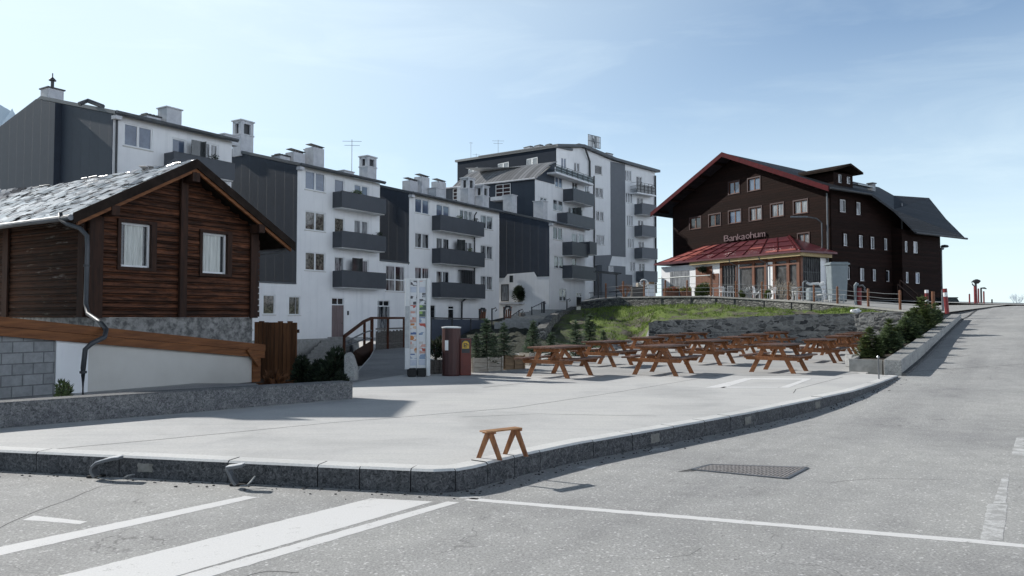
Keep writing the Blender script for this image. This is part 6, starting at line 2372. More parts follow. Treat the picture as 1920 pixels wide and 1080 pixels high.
# rust coloured bin with red dispenser box
KB = at(846, 700, 19.6)
K = thing('litter_bin', 'rust brown metal column bin with a red box and yellow emblem attached', 'litter bin', (KB.x, KB.y, PZ + .005))
zt_ = zy(846, 613, 19.6)
m = MB()
rr_ = .235
m.lathe((KB.x, KB.y, PZ + .005), [(rr_ * .98, 0), (rr_, .02), (rr_, zt_ - PZ - .03), (rr_ * .95, zt_ - PZ - .03)], 14)
m.build('column', MT['rust'], K)
m = MB()
m.lathe((KB.x, KB.y, zt_ - .028), [(rr_ * 1.06, 0), (rr_ * 1.06, .03), (rr_ * .6, .045)], 20)
m.build('lid', MT['whitemetal'], K)
bx = at(873, 700, 19.55)
BP = Plane(bx.x, bx.y, d=(1, .1))
zt2_ = zy(873, 635, 19.55)
m = MB()
m.pbox(BP, -.14, .14, PZ + .006, zt2_, -.3, 0)
bo = m.build('red_box', MT['redbox'], K, bevel=.012)
m = MB()
m.pbox(BP, -.1, .1, zt2_ - .36, zt2_ - .04, .002, .006)
em = m.build('emblem', MT['dark'], bo)
m = MB()
c = BP.pt(0, zt2_ - .15, .007)
pp = []
for i in range(15):
    w = math.pi * i / 14
    pp.append(BP.pt(.088 * math.cos(w), zt2_ - .15 + .095 * math.sin(w), .0075))
pp += [BP.pt(-.088, zt2_ - .25, .0075), BP.pt(.088, zt2_ - .25, .0075)]
m.prism(pp, BP.n * .003)
m.build('yellow_disc', MT['yellow'], em)
m = MB()
for q in ((-.05, .02, -.135, -.115), (-.05, -.03, -.22, -.136), (-.029, .03, -.22, -.2), (-.029, .02, -.18, -.16), (.02, .04, -.16, -.116), (.05, .07, -.17, -.14)):
    m.pbox(BP, q[0], q[1], zt2_ + q[2], zt2_ + q[3], .012, .014)
m.build('emblem_mark', MT['dark'], em)
m = MB()
a_ = Vector((KB.x - .1, KB.y - .213, 0))
m.box((KB.x - .1, KB.y - .222, zt_ - .46), (.085, .012, .25))
m.build('notice', MT['white'], K)

# ------------------------------------------------------------------ planters and young spruces along the left of the plaza
def trough(label, x0, x1, Y0, Y1, ytop, mat, depth=.42, boards=3):
    a, b = on_z(x0, 700, PZ), None
    A = Vector(((x0 - CX) / F * Y0, Y0, PZ + .006))
    B = Vector(((x1 - CX) / F * Y1, Y1, PZ + .006))
    zt_ = zy((x0 + x1) / 2, ytop, (Y0 + Y1) / 2)
    r = thing('planter', label, 'planter', (A + B) / 2, group='wooden planters along the edge of the plaza')
    P = Plane(A.x, A.y, d=(B.x - A.x, B.y - A.y))
    ln = (B - A).length
    h = zt_ - A.z
    m = MB()
    for i in range(boards):
        z0, z1 = A.z + h * i / boards, A.z + h * (i + 1) / boards - .008
        m.pbox(P, 0, ln, z0, z1, -.03, 0)
        m.pbox(P, 0, ln, z0, z1, -depth, -depth + .03)
        m.pbox(P, 0, .03, z0, z1, -depth + .031, -.031)
        m.pbox(P, ln - .03, ln, z0, z1, -depth + .031, -.031)
    m.build('box', mat, r)
    for u in (.03, ln * .5, ln - .03):
        m = MB()
        m.pbox(P, u - .025, u + .025, A.z, zt_ + .02, .002, .025)
        m.build('batten', mat, r)
    m = MB()
    m.pbox(P, .032, ln - .032, A.z + .02, zt_ - .05, -depth + .032, -.032)
    m.build('soil', MT['soil'], r)
    return P, ln, depth, zt_ - .05
t1 = trough('pale weathered wooden planter right of the red bin', 886, 943, 20.6, 21.4, 670, MT['trough'])
t2 = trough('tan wooden planter between the pale planter and the first table', 946, 984, 21.6, 22.1, 667, MT['trough_tan'])
t3 = trough('grey wooden planter half hidden between the notice board and the bin', 803, 829, 20.0, 20.2, 676, MT['trough_grey'])
t4 = trough('pale planter partly hidden behind the front left table', 992, 1014, 23.6, 24.0, 661, MT['trough'])
SPR = 'young spruces planted along the plaza edge'
s0 = make_spruce('spruce_tree', 'pale-tipped young spruce in the pale planter, left of its pair', 3, 1.0, .34, SPR)
s1 = make_spruce('spruce_tree', 'young spruce in the tan planter, right of the planter pair', 8, 1.0, .34, SPR)
def put(o, px, Y, z, rz=0.0, sc=1.0):
    o.location = ((px - CX) / F * Y, Y, z)
    o.rotation_euler = (0, 0, rz)
    o.scale = (sc, sc, sc)
put(s0, 912, 21.25, t1[3], .4, 1.12)
put(s1, 945, 21.95, t2[3] - .0, 1.3, 1.0)
for (src, px, Y, z, rz, sc, lab) in (
    (s1, 893, 21.0, t1[3], 2.0, .72, 'smallest young spruce just right of the red bin'),
    (s0, 1000, 24.1, t4[3], 2.5, 1.05, 'young spruce behind the left end of the front left table'),
    (s1, 989, 25.8, PZ, 3.3, .85, 'low bushy spruce left of the spruce behind the front left table'),
    (s0, 1033, 25.5, PZ, 4.0, 1.0, 'young spruce behind the middle of the front left table'),
    (s1, 1079, 29.5, PZ, .8, 1.38, 'taller spruce at the foot of the shaded grass, left of the tallest'),
    (s0, 1105, 31.5, PZ, 1.7, 1.62, 'tallest young spruce at the foot of the grass bank'),
    (s1, 1131, 33.0, PZ, 5.2, .95, 'small spruce beside the stones at the sunlit end of the grass bank'),
    (s0, 926, 21.7, t1[3] - .02, 5.0, .72, 'short dark spruce squeezed between the two planter spruces')):
    c = copy_thing(src)
    c['label'] = lab
    put(c, px, Y, z, rz, sc)
# dark bush behind the notice board
b_ = make_bush('shrub', 'dark shrub in the grey planter between notice board and bin', 21, (.3, .2, .75), 900, MT['shadebush'], .05)
put(b_, 818, 20.3, t3[3])
# stones at the foot of the bank
rk = None
for i, (px, Y, s, lab) in enumerate(((1152, 36.5, .5, 'largest pale boulder at the foot of the grass bank beside the last spruce'), (1172, 38.5, .42, 'pale boulder at the foot of the bank right of the largest one'), (1142, 35.0, .3, 'small boulder in front of the largest one by the spruce'), (1188, 37.5, .33, 'flat pale boulder at the bank foot behind the left row of tables'), (1205, 40.5, .5, 'grey boulder at the left end of the rubble wall'))):
    m = MB()
    bm = bmesh.new()
    bmesh.ops.create_icosphere(bm, subdivisions=3, radius=1)
    for v in bm.verts:
        k = 1 + .35 * noise.noise(v.co * 1.1 + Vector((i * 5, 0, 0))) + .12 * noise.noise(v.co * 3)
        v.co = Vector((v.co.x * 1.25 * k, v.co.y * k, v.co.z * .7 * k)) * s
    me = bpy.data.meshes.new('boulder')
    bm.to_mesh(me)
    bm.free()
    me.materials.append(MT['foundation'])
    o = bpy.data.objects.new('boulder', me)
    col.objects.link(o)
    o.location = ((px - CX) / F * Y, Y, PZ + .1 * s)
    tag(o, lab, 'boulder', 'boulders at the foot of the grass bank')
# shaded bushes behind the granite wall, left
BL = 'dark bushes in the bed behind the granite wall'
bu = make_bush('shrub', 'tallest spiky dark bush behind the granite wall beside the pale end block', 5, (.42, .35, 1.05), 1700, MT['shadebush'], .085, BL)
put(bu, 628, 18.6, -.1)
for (px, Y, sc, lab) in ((598, 19.0, .72, 'dark bush in the middle of the bed right of the board fence'), (570, 19.6, .78, 'dark bush against the right edge of the board fence'), (642, 17.4, .55, 'low dark bush in front of the pale end block')):
    c = copy_thing(bu)
    c['label'] = lab
    put(c, px, Y, -.1, px * .7, sc)
b_ = make_bush('dry_plant', 'dry reddish stalks growing at the foot of the board fence', 9, (.25, .2, .5), 160, MT['fence'], .16, cat='plant', lump=3)
put(b_, 520, 18.2, -.1)
b_ = make_bush('weed', 'small grey-green weed at the foot of the white pier', 31, (.16, .14, .42), 420, MT['shrub'], .045, cat='plant', lump=3)
put(b_, 124, 15.6, -.1, 0, 1.25)

# ------------------------------------------------------------------ right: granite wall by the ramp, planter, conifers
RW = thing('ramp_wall', 'low wall of pale granite blocks rising beside the road ramp', 'wall', (9.9, 20, PZ))
ra, rb_ = Vector((10.06, 19.9, 0)), Vector((21.6, 36.95, 0))
rd = (rb_ - ra).normalized()
rn = Vector((rd.y, -rd.x, 0))
rl = (rb_ - ra).length
def rtop(s):
    f = s / rl
    return .60 + (1.86 - .60) * (f * .85 + f * f * .15)
m = MB()
k = 13
for i in range(k):
    s0_, s1_ = rl * i / k + .006, rl * (i + 1) / k - .006
    dzz = RND.uniform(-.006, .006)
    P0, P1 = ra + rd * s0_, ra + rd * s1_
    zb0_, zb1_ = -.2, .1 + 1.1 * (i / k)
    q = [P0 + Vector((0, 0, min(zroad(P0.x, P0.y), PZ) - .4)), P1 + Vector((0, 0, zroad(P1.x, P1.y) - .5)), P1 + Vector((0, 0, rtop(s1_) + dzz)), P0 + Vector((0, 0, rtop(s0_) + dzz))]
    m.prism(q, rn * -.42)
m.build('block_row', MT['capstone'], RW, bevel=.012)
m = MB()
for i in range(26):
    s0_, s1_ = rl * i / 26, rl * (i + 1) / 26 - .01
    P0, P1 = ra + rd * s0_ + rn * .003, ra + rd * s1_ + rn * .003
    q = [P0 + Vector((0, 0, zroad(P0.x, P0.y) - .1)), P1 + Vector((0, 0, zroad(P1.x, P1.y) - .1)), P1 + Vector((0, 0, zroad(P1.x, P1.y) + .07)), P0 + Vector((0, 0, zroad(P0.x, P0.y) + .07))]
    m.prism(q, rn * .1)
m.build('footing', MT['kerb'], RW)
CPn = thing('concrete_planter', 'long concrete planter of dwarf conifers beside the ramp wall', 'planter', (9.4, 21, PZ))
m = MB()
c0_, c1_ = Vector((9.93, 20.6, 0)), Vector((20.6, 36.3, 0))
pw = .85
k = 10
for i in range(k):
    a_, b_ = c0_.lerp(c1_, i / k), c0_.lerp(c1_, (i + 1) / k)
    z0_, z1_ = .56 + .95 * (i / k), .56 + .95 * ((i + 1) / k)
    q = [a_ + Vector((0, 0, PZ - .2)), b_ + Vector((0, 0, PZ - .2)), b_ + Vector((0, 0, z1_)), a_ + Vector((0, 0, z0_))]
    off = -rn * pw
    m.prism([v + off for v in q], rn * .1)
fl = c0_ - rd * .02
m.obox(fl - rn * pw + Vector((0, 0, PZ - .1)), rn * (pw - .03), rd * .12, (0, 0, .44))
m.build('box', MT['concrete'], CPn)
m = MB()
m.poly([c0_ - rn * (pw - .05) + Vector((0, 0, .5)), c0_ - rn * .03 + Vector((0, 0, .5)), c1_ - rn * .03 + Vector((0, 0, 1.45)), c1_ - rn * (pw - .05) + Vector((0, 0, 1.45))])
m.build('soil', MT['soil'], CPn, fixn=False)
m = MB()
e_ = on_z(1603, 689, PZ)
m.box((e_.x, e_.y + .15, PZ + .19), (.27, .4, .36), .1)
m.build('end_stone', MT['capstone'], CPn, bevel=.02)
GC = 'dwarf conifers in the planter beside the ramp'
cn = [make_spruce('conifer_shrub', 'dwarf conifer nearest the tables, at the front of the concrete planter', 41, .95, .38, GC, 1.05, MT['shrub'], 3),
      make_spruce('conifer_shrub', 'bluish dwarf conifer second in the concrete planter', 42, .85, .46, GC, 1.0, MT['conifer'], 4)]
def on_bed(s, side):
    p = c0_.lerp(c1_, s) - rn * side * .72
    return p.x, p.y, .5 + .95 * s
for o, (s, sd, sc, rz) in zip(cn, ((.07, .75, .92, .2), (.15, .45, .95, 1.4))):
    o.location = on_bed(s, sd)
    o.rotation_euler = (0, 0, rz)
    o.scale = (sc, sc, sc)
for (i, s, sd, sc, rz, lab) in ((0, .26, .75, .95, 2.0, 'dark conifer third along the concrete planter, behind the bluish one'), (1, .36, .4, 1.05, 3.0, 'wide conifer halfway along the concrete planter'), (0, .48, .7, 1.0, 4.1, 'conifer just in front of the largest one in the concrete planter'), (0, .62, .4, 1.5, 5.0, 'largest dark conifer near the top of the ramp wall'), (1, .56, .8, 1.1, .9, 'conifer left of the largest one, in front of the rubble wall'), (1, .76, .5, 1.2, 2.2, 'conifer right behind the largest one by the ramp wall'), (0, .9, .5, 1.05, 1.1, 'last conifer at the upper end of the concrete planter')):
    c = copy_thing(cn[i])
    c['label'] = lab
    c.location = on_bed(s, sd)
    c.rotation_euler = (0, 0, rz)
    c.scale = (sc * 1.1, sc * 1.1, sc * 1.02)
# thin iron stake on the plaza corner
sp = on_z(1648, 711, PZ)
SK = thing('metal_stake', 'thin rusty metal stake standing on the kerb below the ramp wall', 'stake', (sp.x, sp.y, PZ + .006))
m = MB()
m.bar((sp.x, sp.y, PZ + .006), (sp.x - .01, sp.y, PZ + .5), .035, .02)
m.build('rod', MT['pipe'], SK)
m = MB()
m.lathe((sp.x - .01, sp.y, PZ + .5), [(.03, 0), (.035, .03), (.02, .06)], 8)
m.build('knob', MT['steel'], SK)

# stone retaining walls
UW = thing('stone_wall', 'curved upper wall of flat stones holding up the hotel terrace', 'wall', (WT[4].x, WT[4].y, 2.2))
m = MB()
wl_ = [(p.x, p.y) for p in WT]
fine, fz = [], []
for a_, b_ in zip(WT, WT[1:]):
    for i in range(6):
        p = a_.lerp(b_, i / 6)
        fine.append((p.x, p.y))
        fz.append(p.z)
fine.append((WT[-1].x, WT[-1].y))
fz.append(WT[-1].z)
inn = offset_line(fine, .35)
for i in range(len(fine) - 1):
    a_, b_, c_, d_ = fine[i], fine[i + 1], inn[i + 1], inn[i]
    z0, z1 = fz[i] - .05, fz[i + 1] - .05
    m.poly([(*a_, z0 - 1.5), (*b_, z1 - 1.5), (*b_, z1), (*a_, z0)])
    m.poly([(*c_, z1 - 1.5), (*d_, z0 - 1.5), (*d_, z0), (*c_, z1)])
m.build('masonry', MT['drystone'], UW, fixn=False)
m = MB()
out = offset_line(fine, -.08)
inn2 = offset_line(fine, .42)
for i in range(len(fine) - 1):
    z0, z1 = fz[i] + .03, fz[i + 1] + .03
    q = [(*out[i], z0 - .1), (*out[i + 1], z1 - .1), (*out[i + 1], z1), (*out[i], z0)]
    r_ = [(*inn2[i], z0 - .1), (*inn2[i + 1], z1 - .1), (*inn2[i + 1], z1), (*inn2[i], z0)]
    m.poly(q)
    m.poly([q[3], q[2], r_[2], r_[3]])
    m.poly([q[0], r_[0], r_[1], q[1]])
    m.poly([r_[0], r_[3], r_[2], r_[1]])
m.build('coping', MT['concrete'], UW, fixn=False)
m = MB()
for px in (1124, 1163, 1246, 1289, 1333, 1380, 1428, 1477, 1527):
    best = min(range(len(fine)), key=lambda i: abs(fine[i][0] / fine[i][1] * F + CX - px))
    p, z = fine[best], fz[best]
    m.box((p[0], p[1] - .03, z - .6), (.07, .07, 1.06))
m.build('joint_post', MT['dark'], UW)
LW = thing('rubble_wall', 'lower rubble stone wall behind the picnic tables', 'wall', (11, 43, PZ))
LWP = [at(x, y, Y) for (x, y, Y) in ((1216, 605, 43.9), (1230, 601.5, 43.8), (1340, 597.5, 43.2), (1480, 590, 42.4), (1600, 587, 40.9), (1690, 584, 39.3), (1748, 588, 37.9))]
f2, z2 = [], []
for a_, b_ in zip(LWP, LWP[1:]):
    for i in range(8):
        p = a_.lerp(b_, i / 8)
        f2.append((p.x, p.y))
        z2.append(p.z + RND.uniform(-.03, .03))
f2.append((LWP[-1].x, LWP[-1].y))
z2.append(LWP[-1].z)
i2 = offset_line(f2, .45)
m = MB()
for i in range(len(f2) - 1):
    a_, b_, c_, d_ = f2[i], f2[i + 1], i2[i + 1], i2[i]
    for (k0, k1) in ((0, .5), (.5, 1)):
        za0, za1 = PZ - .1 + (z2[i] - PZ) * k0, PZ - .1 + (z2[i] - PZ + .1) * k1
        zb0_, zb1_ = PZ - .1 + (z2[i + 1] - PZ) * k0, PZ - .1 + (z2[i + 1] - PZ + .1) * k1
        m.poly([(*a_, za0), (*b_, zb0_), (*b_, zb1_), (*a_, za1)])
    m.poly([(*a_, z2[i]), (*b_, z2[i + 1]), (*c_, z2[i + 1]), (*d_, z2[i])])
    m.poly([(*c_, z2[i + 1]), (*c_, 0), (*d_, 0), (*d_, z2[i])])
m.poly([(*f2[0], 0), (*f2[0], z2[0]), (*i2[0], z2[0]), (*i2[0], 0)])
m.build('masonry', MT['rubble'], LW, fixn=False)
q = at(1605, 583, 41.2)
m = MB()
bm = bmesh.new()
bmesh.ops.create_icosphere(bm, subdivisions=2, radius=1)
for v in bm.verts: v.co = Vector((v.co.x * .28, v.co.y * .2, v.co.z * .12)) * (1 + .55 * noise.noise(v.co * 1.7))
me = bpy.data.meshes.new('white_stone')
bm.to_mesh(me)
bm.free()
me.materials.append(MT['white'])
o = bpy.data.objects.new('white_stone', me)
col.objects.link(o)
o.location = (q.x, q.y, q.z)
tag(o, 'white painted stone lying on top of the rubble wall', 'stone')

# ------------------------------------------------------------------ terrace fence: posts and wires
FE = thing('wire_fence', 'post and wire fence of short brown posts along the terrace edge', 'fence', (WT[4].x, WT[4].y, WT[4].z))
def on_wt(px):
    for a_, b_ in zip(WT, WT[1:]):
        xa, xb = a_.x / a_.y * F + CX, b_.x / b_.y * F + CX
        if xa <= px <= xb:
            # solve in plan
            k = (px - CX) / F
            d_ = b_ - a_
            t = (k * a_.y - a_.x) / (d_.x - k * d_.y)
            return a_.lerp(b_, t)
    return WT[-1].copy()
tops = []
for (px, yt) in ((1137, 531), (1170, 527), (1209, 527), (1249, 525), (1290, 525), (1335, 514), (1382, 527), (1431, 528), (1481, 529), (1529, 534), (1573, 537), (1631, 541), (1691, 544)):
    p = on_wt(px)
    q = Vector((p.x - .02, p.y + .15, p.z + .03))
    h = zy(px, yt, q.y) - q.z
    m = MB()
    m.lathe(q, [(.07, 0), (.07, h - .06), (.05, h)], 8)
    m.build('post', MT['postwood'], FE)
    tops.append((q, h))
m = MB()
for (a_, ha), (b_, hb) in zip(tops, tops[1:]):
    for f in (.3, .55, .8):
        ka, kb = min(ha, 1.15) * f, min(hb, 1.15) * f
        p0, p1 = a_ + Vector((0, -.075, ka)), b_ + Vector((0, -.075, kb))
        mid = (p0 + p1) / 2 + Vector((0, 0, -.03))
        m.tube([p0, mid, p1], .013, 4)
m.build('wire', MT['steel'], FE)
m = MB()
p0, p1 = on_wt(1236), on_wt(1335)
m.tube([Vector((p0.x, p0.y + .3, zy(1236, 522, p0.y + .3))), Vector((p1.x, p1.y + .15, zy(1335, 516, p1.y + .15)))], .04, 6)
m.build('top_rail', MT['steel'], FE)

# bollards at the top of the ramp
def bollard(label, px, yb, yt, Y, r, bands, lean=0.0):
    p = at(px, yb, Y)
    z = p.z
    zt_ = zy(px, yt, Y)
    h = zt_ - z
    b = thing('bollard', label, 'bollard', p)
    m = MB()
    m.tube([p, p + Vector((lean, 0, h))], r, 10)
    m.build('shaft', MT['bollred'] if bands is not None else MT['postwood'], b)
    if bands:
        m = MB()
        for (f0, f1) in bands:
            m.tube([p + Vector((lean * f0, 0, h * f0)), p + Vector((lean * f1, 0, h * f1))], r + .004, 10)
        m.build('white_band', MT['white'], b)
    return b
bollard('red and white bollard left of the ochre post at the ramp top', 1738, 579, 544, 40.4, .09, [(.28, .5), (.84, 1.01)])
bollard('ochre wooden post between the two red and white bollards', 1750, 580, 546.5, 40.2, .085, None)
bollard('tall leaning red bollard with white band at the end of the ramp wall', 1776, 588, 541, 38.2, .1, [(.68, .84)], -.09)
bollard('grey metal post just left of the tall leaning red bollard', 1768, 583, 543, 39.6, .06, None).children[0].data.materials[0] = MT['pipe']
# posts and lamps on the crest
def crest_z(px, Y):
    x = (px - CX) / F * Y
    return Vector((x, Y, zroad(x, Y)))
def thin_post(label, px, yt, Y, r, mat):
    p = crest_z(px, Y)
    b = thing('marker_post', label, 'post', p, group='thin dark red posts on the road crest')
    m = MB()
    m.tube([p, Vector((p.x, p.y, zy(px, yt, Y)))], r, 8)
    m.build('shaft', mat, b)
    m = MB()
    m.lathe(Vector((p.x, p.y, zy(px, yt, Y) - .002)), [(r * 1.1, 0), (r * .5, .05)], 8)
    m.build('cap', MT['dark'], b)
thin_post('short dark red post left of the curved lamp on the crest', 1818, 552, 52, .05, MT['bollred'])
thin_post('dark red post just right of the curved lamp on the crest', 1835, 542, 53, .05, MT['bollred'])
thin_post('dark red post at the right end of the crest lamp cluster', 1845, 547, 52, .05, MT['bollred'])
thin_post('shortest dark post alone on the crest at the right', 1860, 562, 53, .05, MT['dark'])
p = crest_z(1829, 51)
LM = thing('street_lamp', 'low lamp with round dark head and looped pipe on the road crest', 'street lamp', p)
zl = lambda y: zy(1829, y, 51)
m = MB()
m.tube([p, Vector((p.x, p.y, zl(537)))], .09, 8)
m.build('red_post', MT['bollred'], LM)
m = MB()
x_ = lambda px: (px - CX) / F * 51
m.tube([Vector((x_(1832), 51.05, p.z)), Vector((x_(1831), 51.05, zl(530)))], .07, 8)
m.tube([Vector((x_(1828), 51, zl(537))), Vector((x_(1824), 51, zl(533))), Vector((x_(1823), 51, zl(529))), Vector((x_(1827), 51, zl(526))), Vector((x_(1831), 51, zl(525)))], .04, 8)
m.build('looped_pipe', MT['dark'], LM)
m = MB()
m.lathe(Vector((x_(1832), 51, zl(532))), [(.1, 0), (.2, .1), (.25, .18), (.18, .25), (.05, .3)], 12)
m.build('lamp_head', MT['dark'], LM)
p = crest_z(1840, 54)
L2 = thing('street_lamp', 'small lamp with leaf shaped head among the crest posts', 'street lamp', p)
m = MB()
m.tube([p, Vector((p.x, p.y, zy(1839, 541, 54)))], .06, 8)
m.build('pole', MT['dark'], L2)
m = MB()
zz = zy(1839, 541, 54)
m.prism([(p.x - .05, p.y, zz), (p.x + .2, p.y - .1, zz + .03), (p.x + .4, p.y, zz - .05), (p.x + .2, p.y + .1, zz + .03)], (0, 0, .06))
m.build('lamp_head', MT['dark'], L2)
p = at(1767, 570, 71)
p.z = 2.5
L3 = thing('street_lamp', 'street lamp with oval dark head at the right corner of the hotel', 'street lamp', p)
z3 = zy(1768, 465, 71)
m = MB()
m.tube([p, Vector((p.x, p.y, z3)), Vector((p.x + .15, p.y, z3 + .15))], .09, 8)
m.build('pole', MT['pipe'], L3)
m = MB()
zc_ = zy(1772, 462, 71)
k = len(m.v)
m.lathe((0, 0, 0), [(.05, -.12), (.3, -.1), (.42, 0), (.3, .12), (.05, .16)], 14)
m.v = [(p.x + .33 + x * .95, p.y + y * .5, zc_ + z) for x, y, z in m.v]
m.build('lamp_head', MT['dark'], L3)
m = MB()
m.lathe((p.x + .1, p.y, zc_ - .32), [(.1, 0), (.17, .1), (.14, .22)], 10)
m.build('bulb_glass', MT['steel'], L3)
p = at(1789, 572, 58)
DC = thing('waste_container', 'dark green container beyond the right corner of the hotel', 'container', (p.x, p.y, 2.5))
m = MB()
za, zb_ = 2.45, zy(1790, 559, 58)
x0, x1, x2 = (1776 - CX) / F * 58, (1795 - CX) / F * 58, (1801 - CX) / F * 58
m.prism([(x0, 58, za), (x2, 58, za), (x2, 58, za + (zb_ - za) * .4), (x1, 58, zb_), (x0, 58, zb_)], (0, 1.6, 0))
m.build('body', simple('dark_green_steel', (.03, .045, .045), (.02, .03, .03), 3, .6), DC)
m = MB()
m.box(((x0 + x1) / 2, 58.8, zb_ + .04), (x1 - x0 + .1, 1.7, .07))
m.build('lid', MT['dark'], DC)
# ------------------------------------------------------------------ things on the hotel terrace
def tpt(px, Y, base=None):
    x = (px - CX) / F * Y
    best = 2.9
    # terrace height: interpolate between wall line and back line
    for (a, b), (c, d) in zip(zip(WT, WT[1:]), zip(BK, BK[1:])):
        a_, b_, c_, d_ = a, b, Vector(c), Vector(d)
        xa, xb = a_.x / a_.y * F + CX, b_.x / b_.y * F + CX
        if xa <= px <= xb:
            t = (px - xa) / (xb - xa)
            e, f = a_.lerp(b_, t), c_.lerp(d_, t)
            k = max(0, min(1, (Y - e.y) / max(.1, f.y - e.y)))
            best = e.z + (f.z - e.z) * k
    return Vector((x, Y, best))
# tall grey wheelie container
p = tpt(1570, 53.5)
WB = thing('waste_bin', 'tall light grey plastic bin with a rimmed lid in front of the hotel corner', 'bin', p)
zt_ = zy(1570, 497, 53.5)
h = zt_ - p.z
m = MB()
w0, w1 = .5, .6
bs = [(-w0, -.4), (w0, -.4), (w0, .4), (-w0, .4)]
ts = [(-w1, -.5), (w1, -.5), (w1, .5), (-w1, .5)]
k = len(m.v)
m.v += [(p.x + x, p.y + y, p.z + .05) for x, y in bs] + [(p.x + x, p.y + y, zt_) for x, y in ts]
m.f += [(3, 2, 1, 0), (4, 5, 6, 7)] + [(i, (i + 1) % 4, 4 + (i + 1) % 4, 4 + i) for i in range(4)]
m.build('body', MT['bin'], WB, bevel=.05)
m = MB()
m.box((p.x, p.y, zt_ + .05), (1.36, 1.16, .14))
m.box((p.x, p.y, zt_ + .15), (1.2, 1.0, .07))
m.build('lid', MT['bin'], WB, bevel=.02)
for sx in (-1, 1):
    m = MB()
    m.box((p.x + sx * .45, p.y - .3, p.z + .06), (.08, .16, .12))
    m.build('wheel', MT['dark'], WB)
# flower box, green plants
def flower_box(label, x0, x1, Y, ytop, fm, seed):
    a, b = tpt(x0, Y), tpt(x1, Y)
    r = thing('flower_box', label, 'flower box', (a + b) / 2)
    rn_ = random.Random(seed)
    zt_ = zy((x0 + x1) / 2, ytop + 9, Y)
    m = MB()
    m.obox((a.x, a.y - .2, a.z - .02), (b.x - a.x, 0, 0), (0, .4, 0), (0, 0, zt_ - a.z))
    m.build('box', MT['brownwood'], r)
    g = MB()
    f = MB()
    for i in range(700):
        q = Vector((rn_.uniform(a.x, b.x), a.y + rn_.uniform(-.25, .25), zt_ + rn_.uniform(-.1, .32) * rn_.random()))
        d = Vector((rn_.uniform(-1, 1), rn_.uniform(-1, 1), rn_.uniform(-.1, 1))).normalized() * .1
        w = d.cross(Vector((rn_.uniform(-1, 1), 1, rn_.uniform(-1, 1)))).normalized() * .035
        (f if rn_.random() < .45 else g).poly([q - w, q + w, q + d])
    g.build('foliage', MT['shrub_grn'], r, fixn=False)
    f.build('flowers', fm, r, fixn=False)
flower_box('long brown box of red flowers at the left end of the veranda', 1244, 1272, 60.5, 535, MT['flower'], 1)
flower_box('brown box of yellowish flowers right of the red flower box', 1276, 1296, 60.0, 536, simple('ochre_flowers', (.45, .28, .05), (.3, .3, .08), 9, .7), 2)
b_ = make_bush('potted_plant', 'leafy yellow-green plant in front of the veranda beside the tall fence post', 61, (.75, .5, 1.1), 1100, MT['shrub_grn'], .12, cat='plant')
b_.location = tpt(1318, 60.0)
b_p = b_
# bare shrub in front of the glazing
def bare_shrub(label, px, Y, h, w, seed, mat=None):
    rn_ = random.Random(seed)
    p = tpt(px, Y)
    r = thing('bare_shrub', label, 'shrub', p)
    m = MB()
    def grow(o, d, l, rad_, dep):
        e = o + d * l
        m.tube([o, (o + e) / 2 + Vector((rn_.uniform(-.04, .04), rn_.uniform(-.04, .04), 0)), e], rad_, 4, rad_ * .6)
        if dep == 0: return
        for _ in range(3):
            dd = (d + Vector((rn_.uniform(-.7, .7), rn_.uniform(-.7, .7), rn_.uniform(-.1, .5)))).normalized()
            grow(o + d * l * rn_.uniform(.5, 1), dd, l * rn_.uniform(.55, .8), rad_ * .62, dep - 1)
    for i in range(6):
        a = i * 1.05
        grow(p + Vector((math.cos(a) * .08, math.sin(a) * .08, 0)), Vector((math.cos(a) * w, math.sin(a) * w, 1)).normalized(), h * .42, .035, 3)
    m.build('branches', mat or MT['twig'], r)
    return r
bare_shrub('bleached bare shrub in front of the veranda glazing', 1466, 55.8, 1.75, .55, 4)
bare_shrub('smaller bare shrub with pale drooping stems left of the bleached one', 1409, 57.2, 1.2, .8, 6, MT['steel'])
bare_shrub('dry brown stalks on the shaded terrace left of the veranda', 1172, 62.8, 1.3, .5, 8, MT['postwood'])
# white cafe chairs and tables
def cafe_chair(label, px, Y, rz, first=[None]):
    if first[0] is None:
        r = thing('terrace_chair', label, 'chair', group='white metal chairs on the terrace')
        m = MB()
        m.box((0, 0, .45), (.44, .44, .03))
        m.build('seat', MT['white'], r)
        m = MB()
        m.tube([(-.2, .2, .46), (-.2, .26, .88), (.2, .26, .88), (.2, .2, .46)], .018, 6)
        for x in (-.1, 0, .1): m.tube([(x, .2, .46), (x, .26, .88)], .01, 5)
        m.build('backrest', MT['white'], r)
        for sx in (-1, 1):
            for sy in (-1, 1):
                m = MB()
                m.tube([(sx * .2, sy * .2, .44), (sx * .22, sy * .22, 0)], .016, 6)
                m.build('leg', MT['white'], r)
        first[0] = r
    else:
        r = copy_thing(first[0])
        r['label'] = label
    r.location = tpt(px, Y)
    r.rotation_euler = (0, 0, rz)
for (px, Y, rz, lab) in ((1356, 57.6, .3, 'white chair before the barred veranda window, left end of the chairs'), (1372, 57.4, 2.5, 'white chair right of the barred veranda window'), (1420, 55.2, 1.0, 'white chair in front of the middle of the veranda'), (1447, 54.8, 4.0, 'white chair left of the bleached bare shrub'), (1494, 52.6, 2.2, 'white chair between the bare shrub and the hose reel post'), (1551, 50.2, .9, 'white chair in front of the tall grey bin')):
    cafe_chair(lab, px, Y, rz)
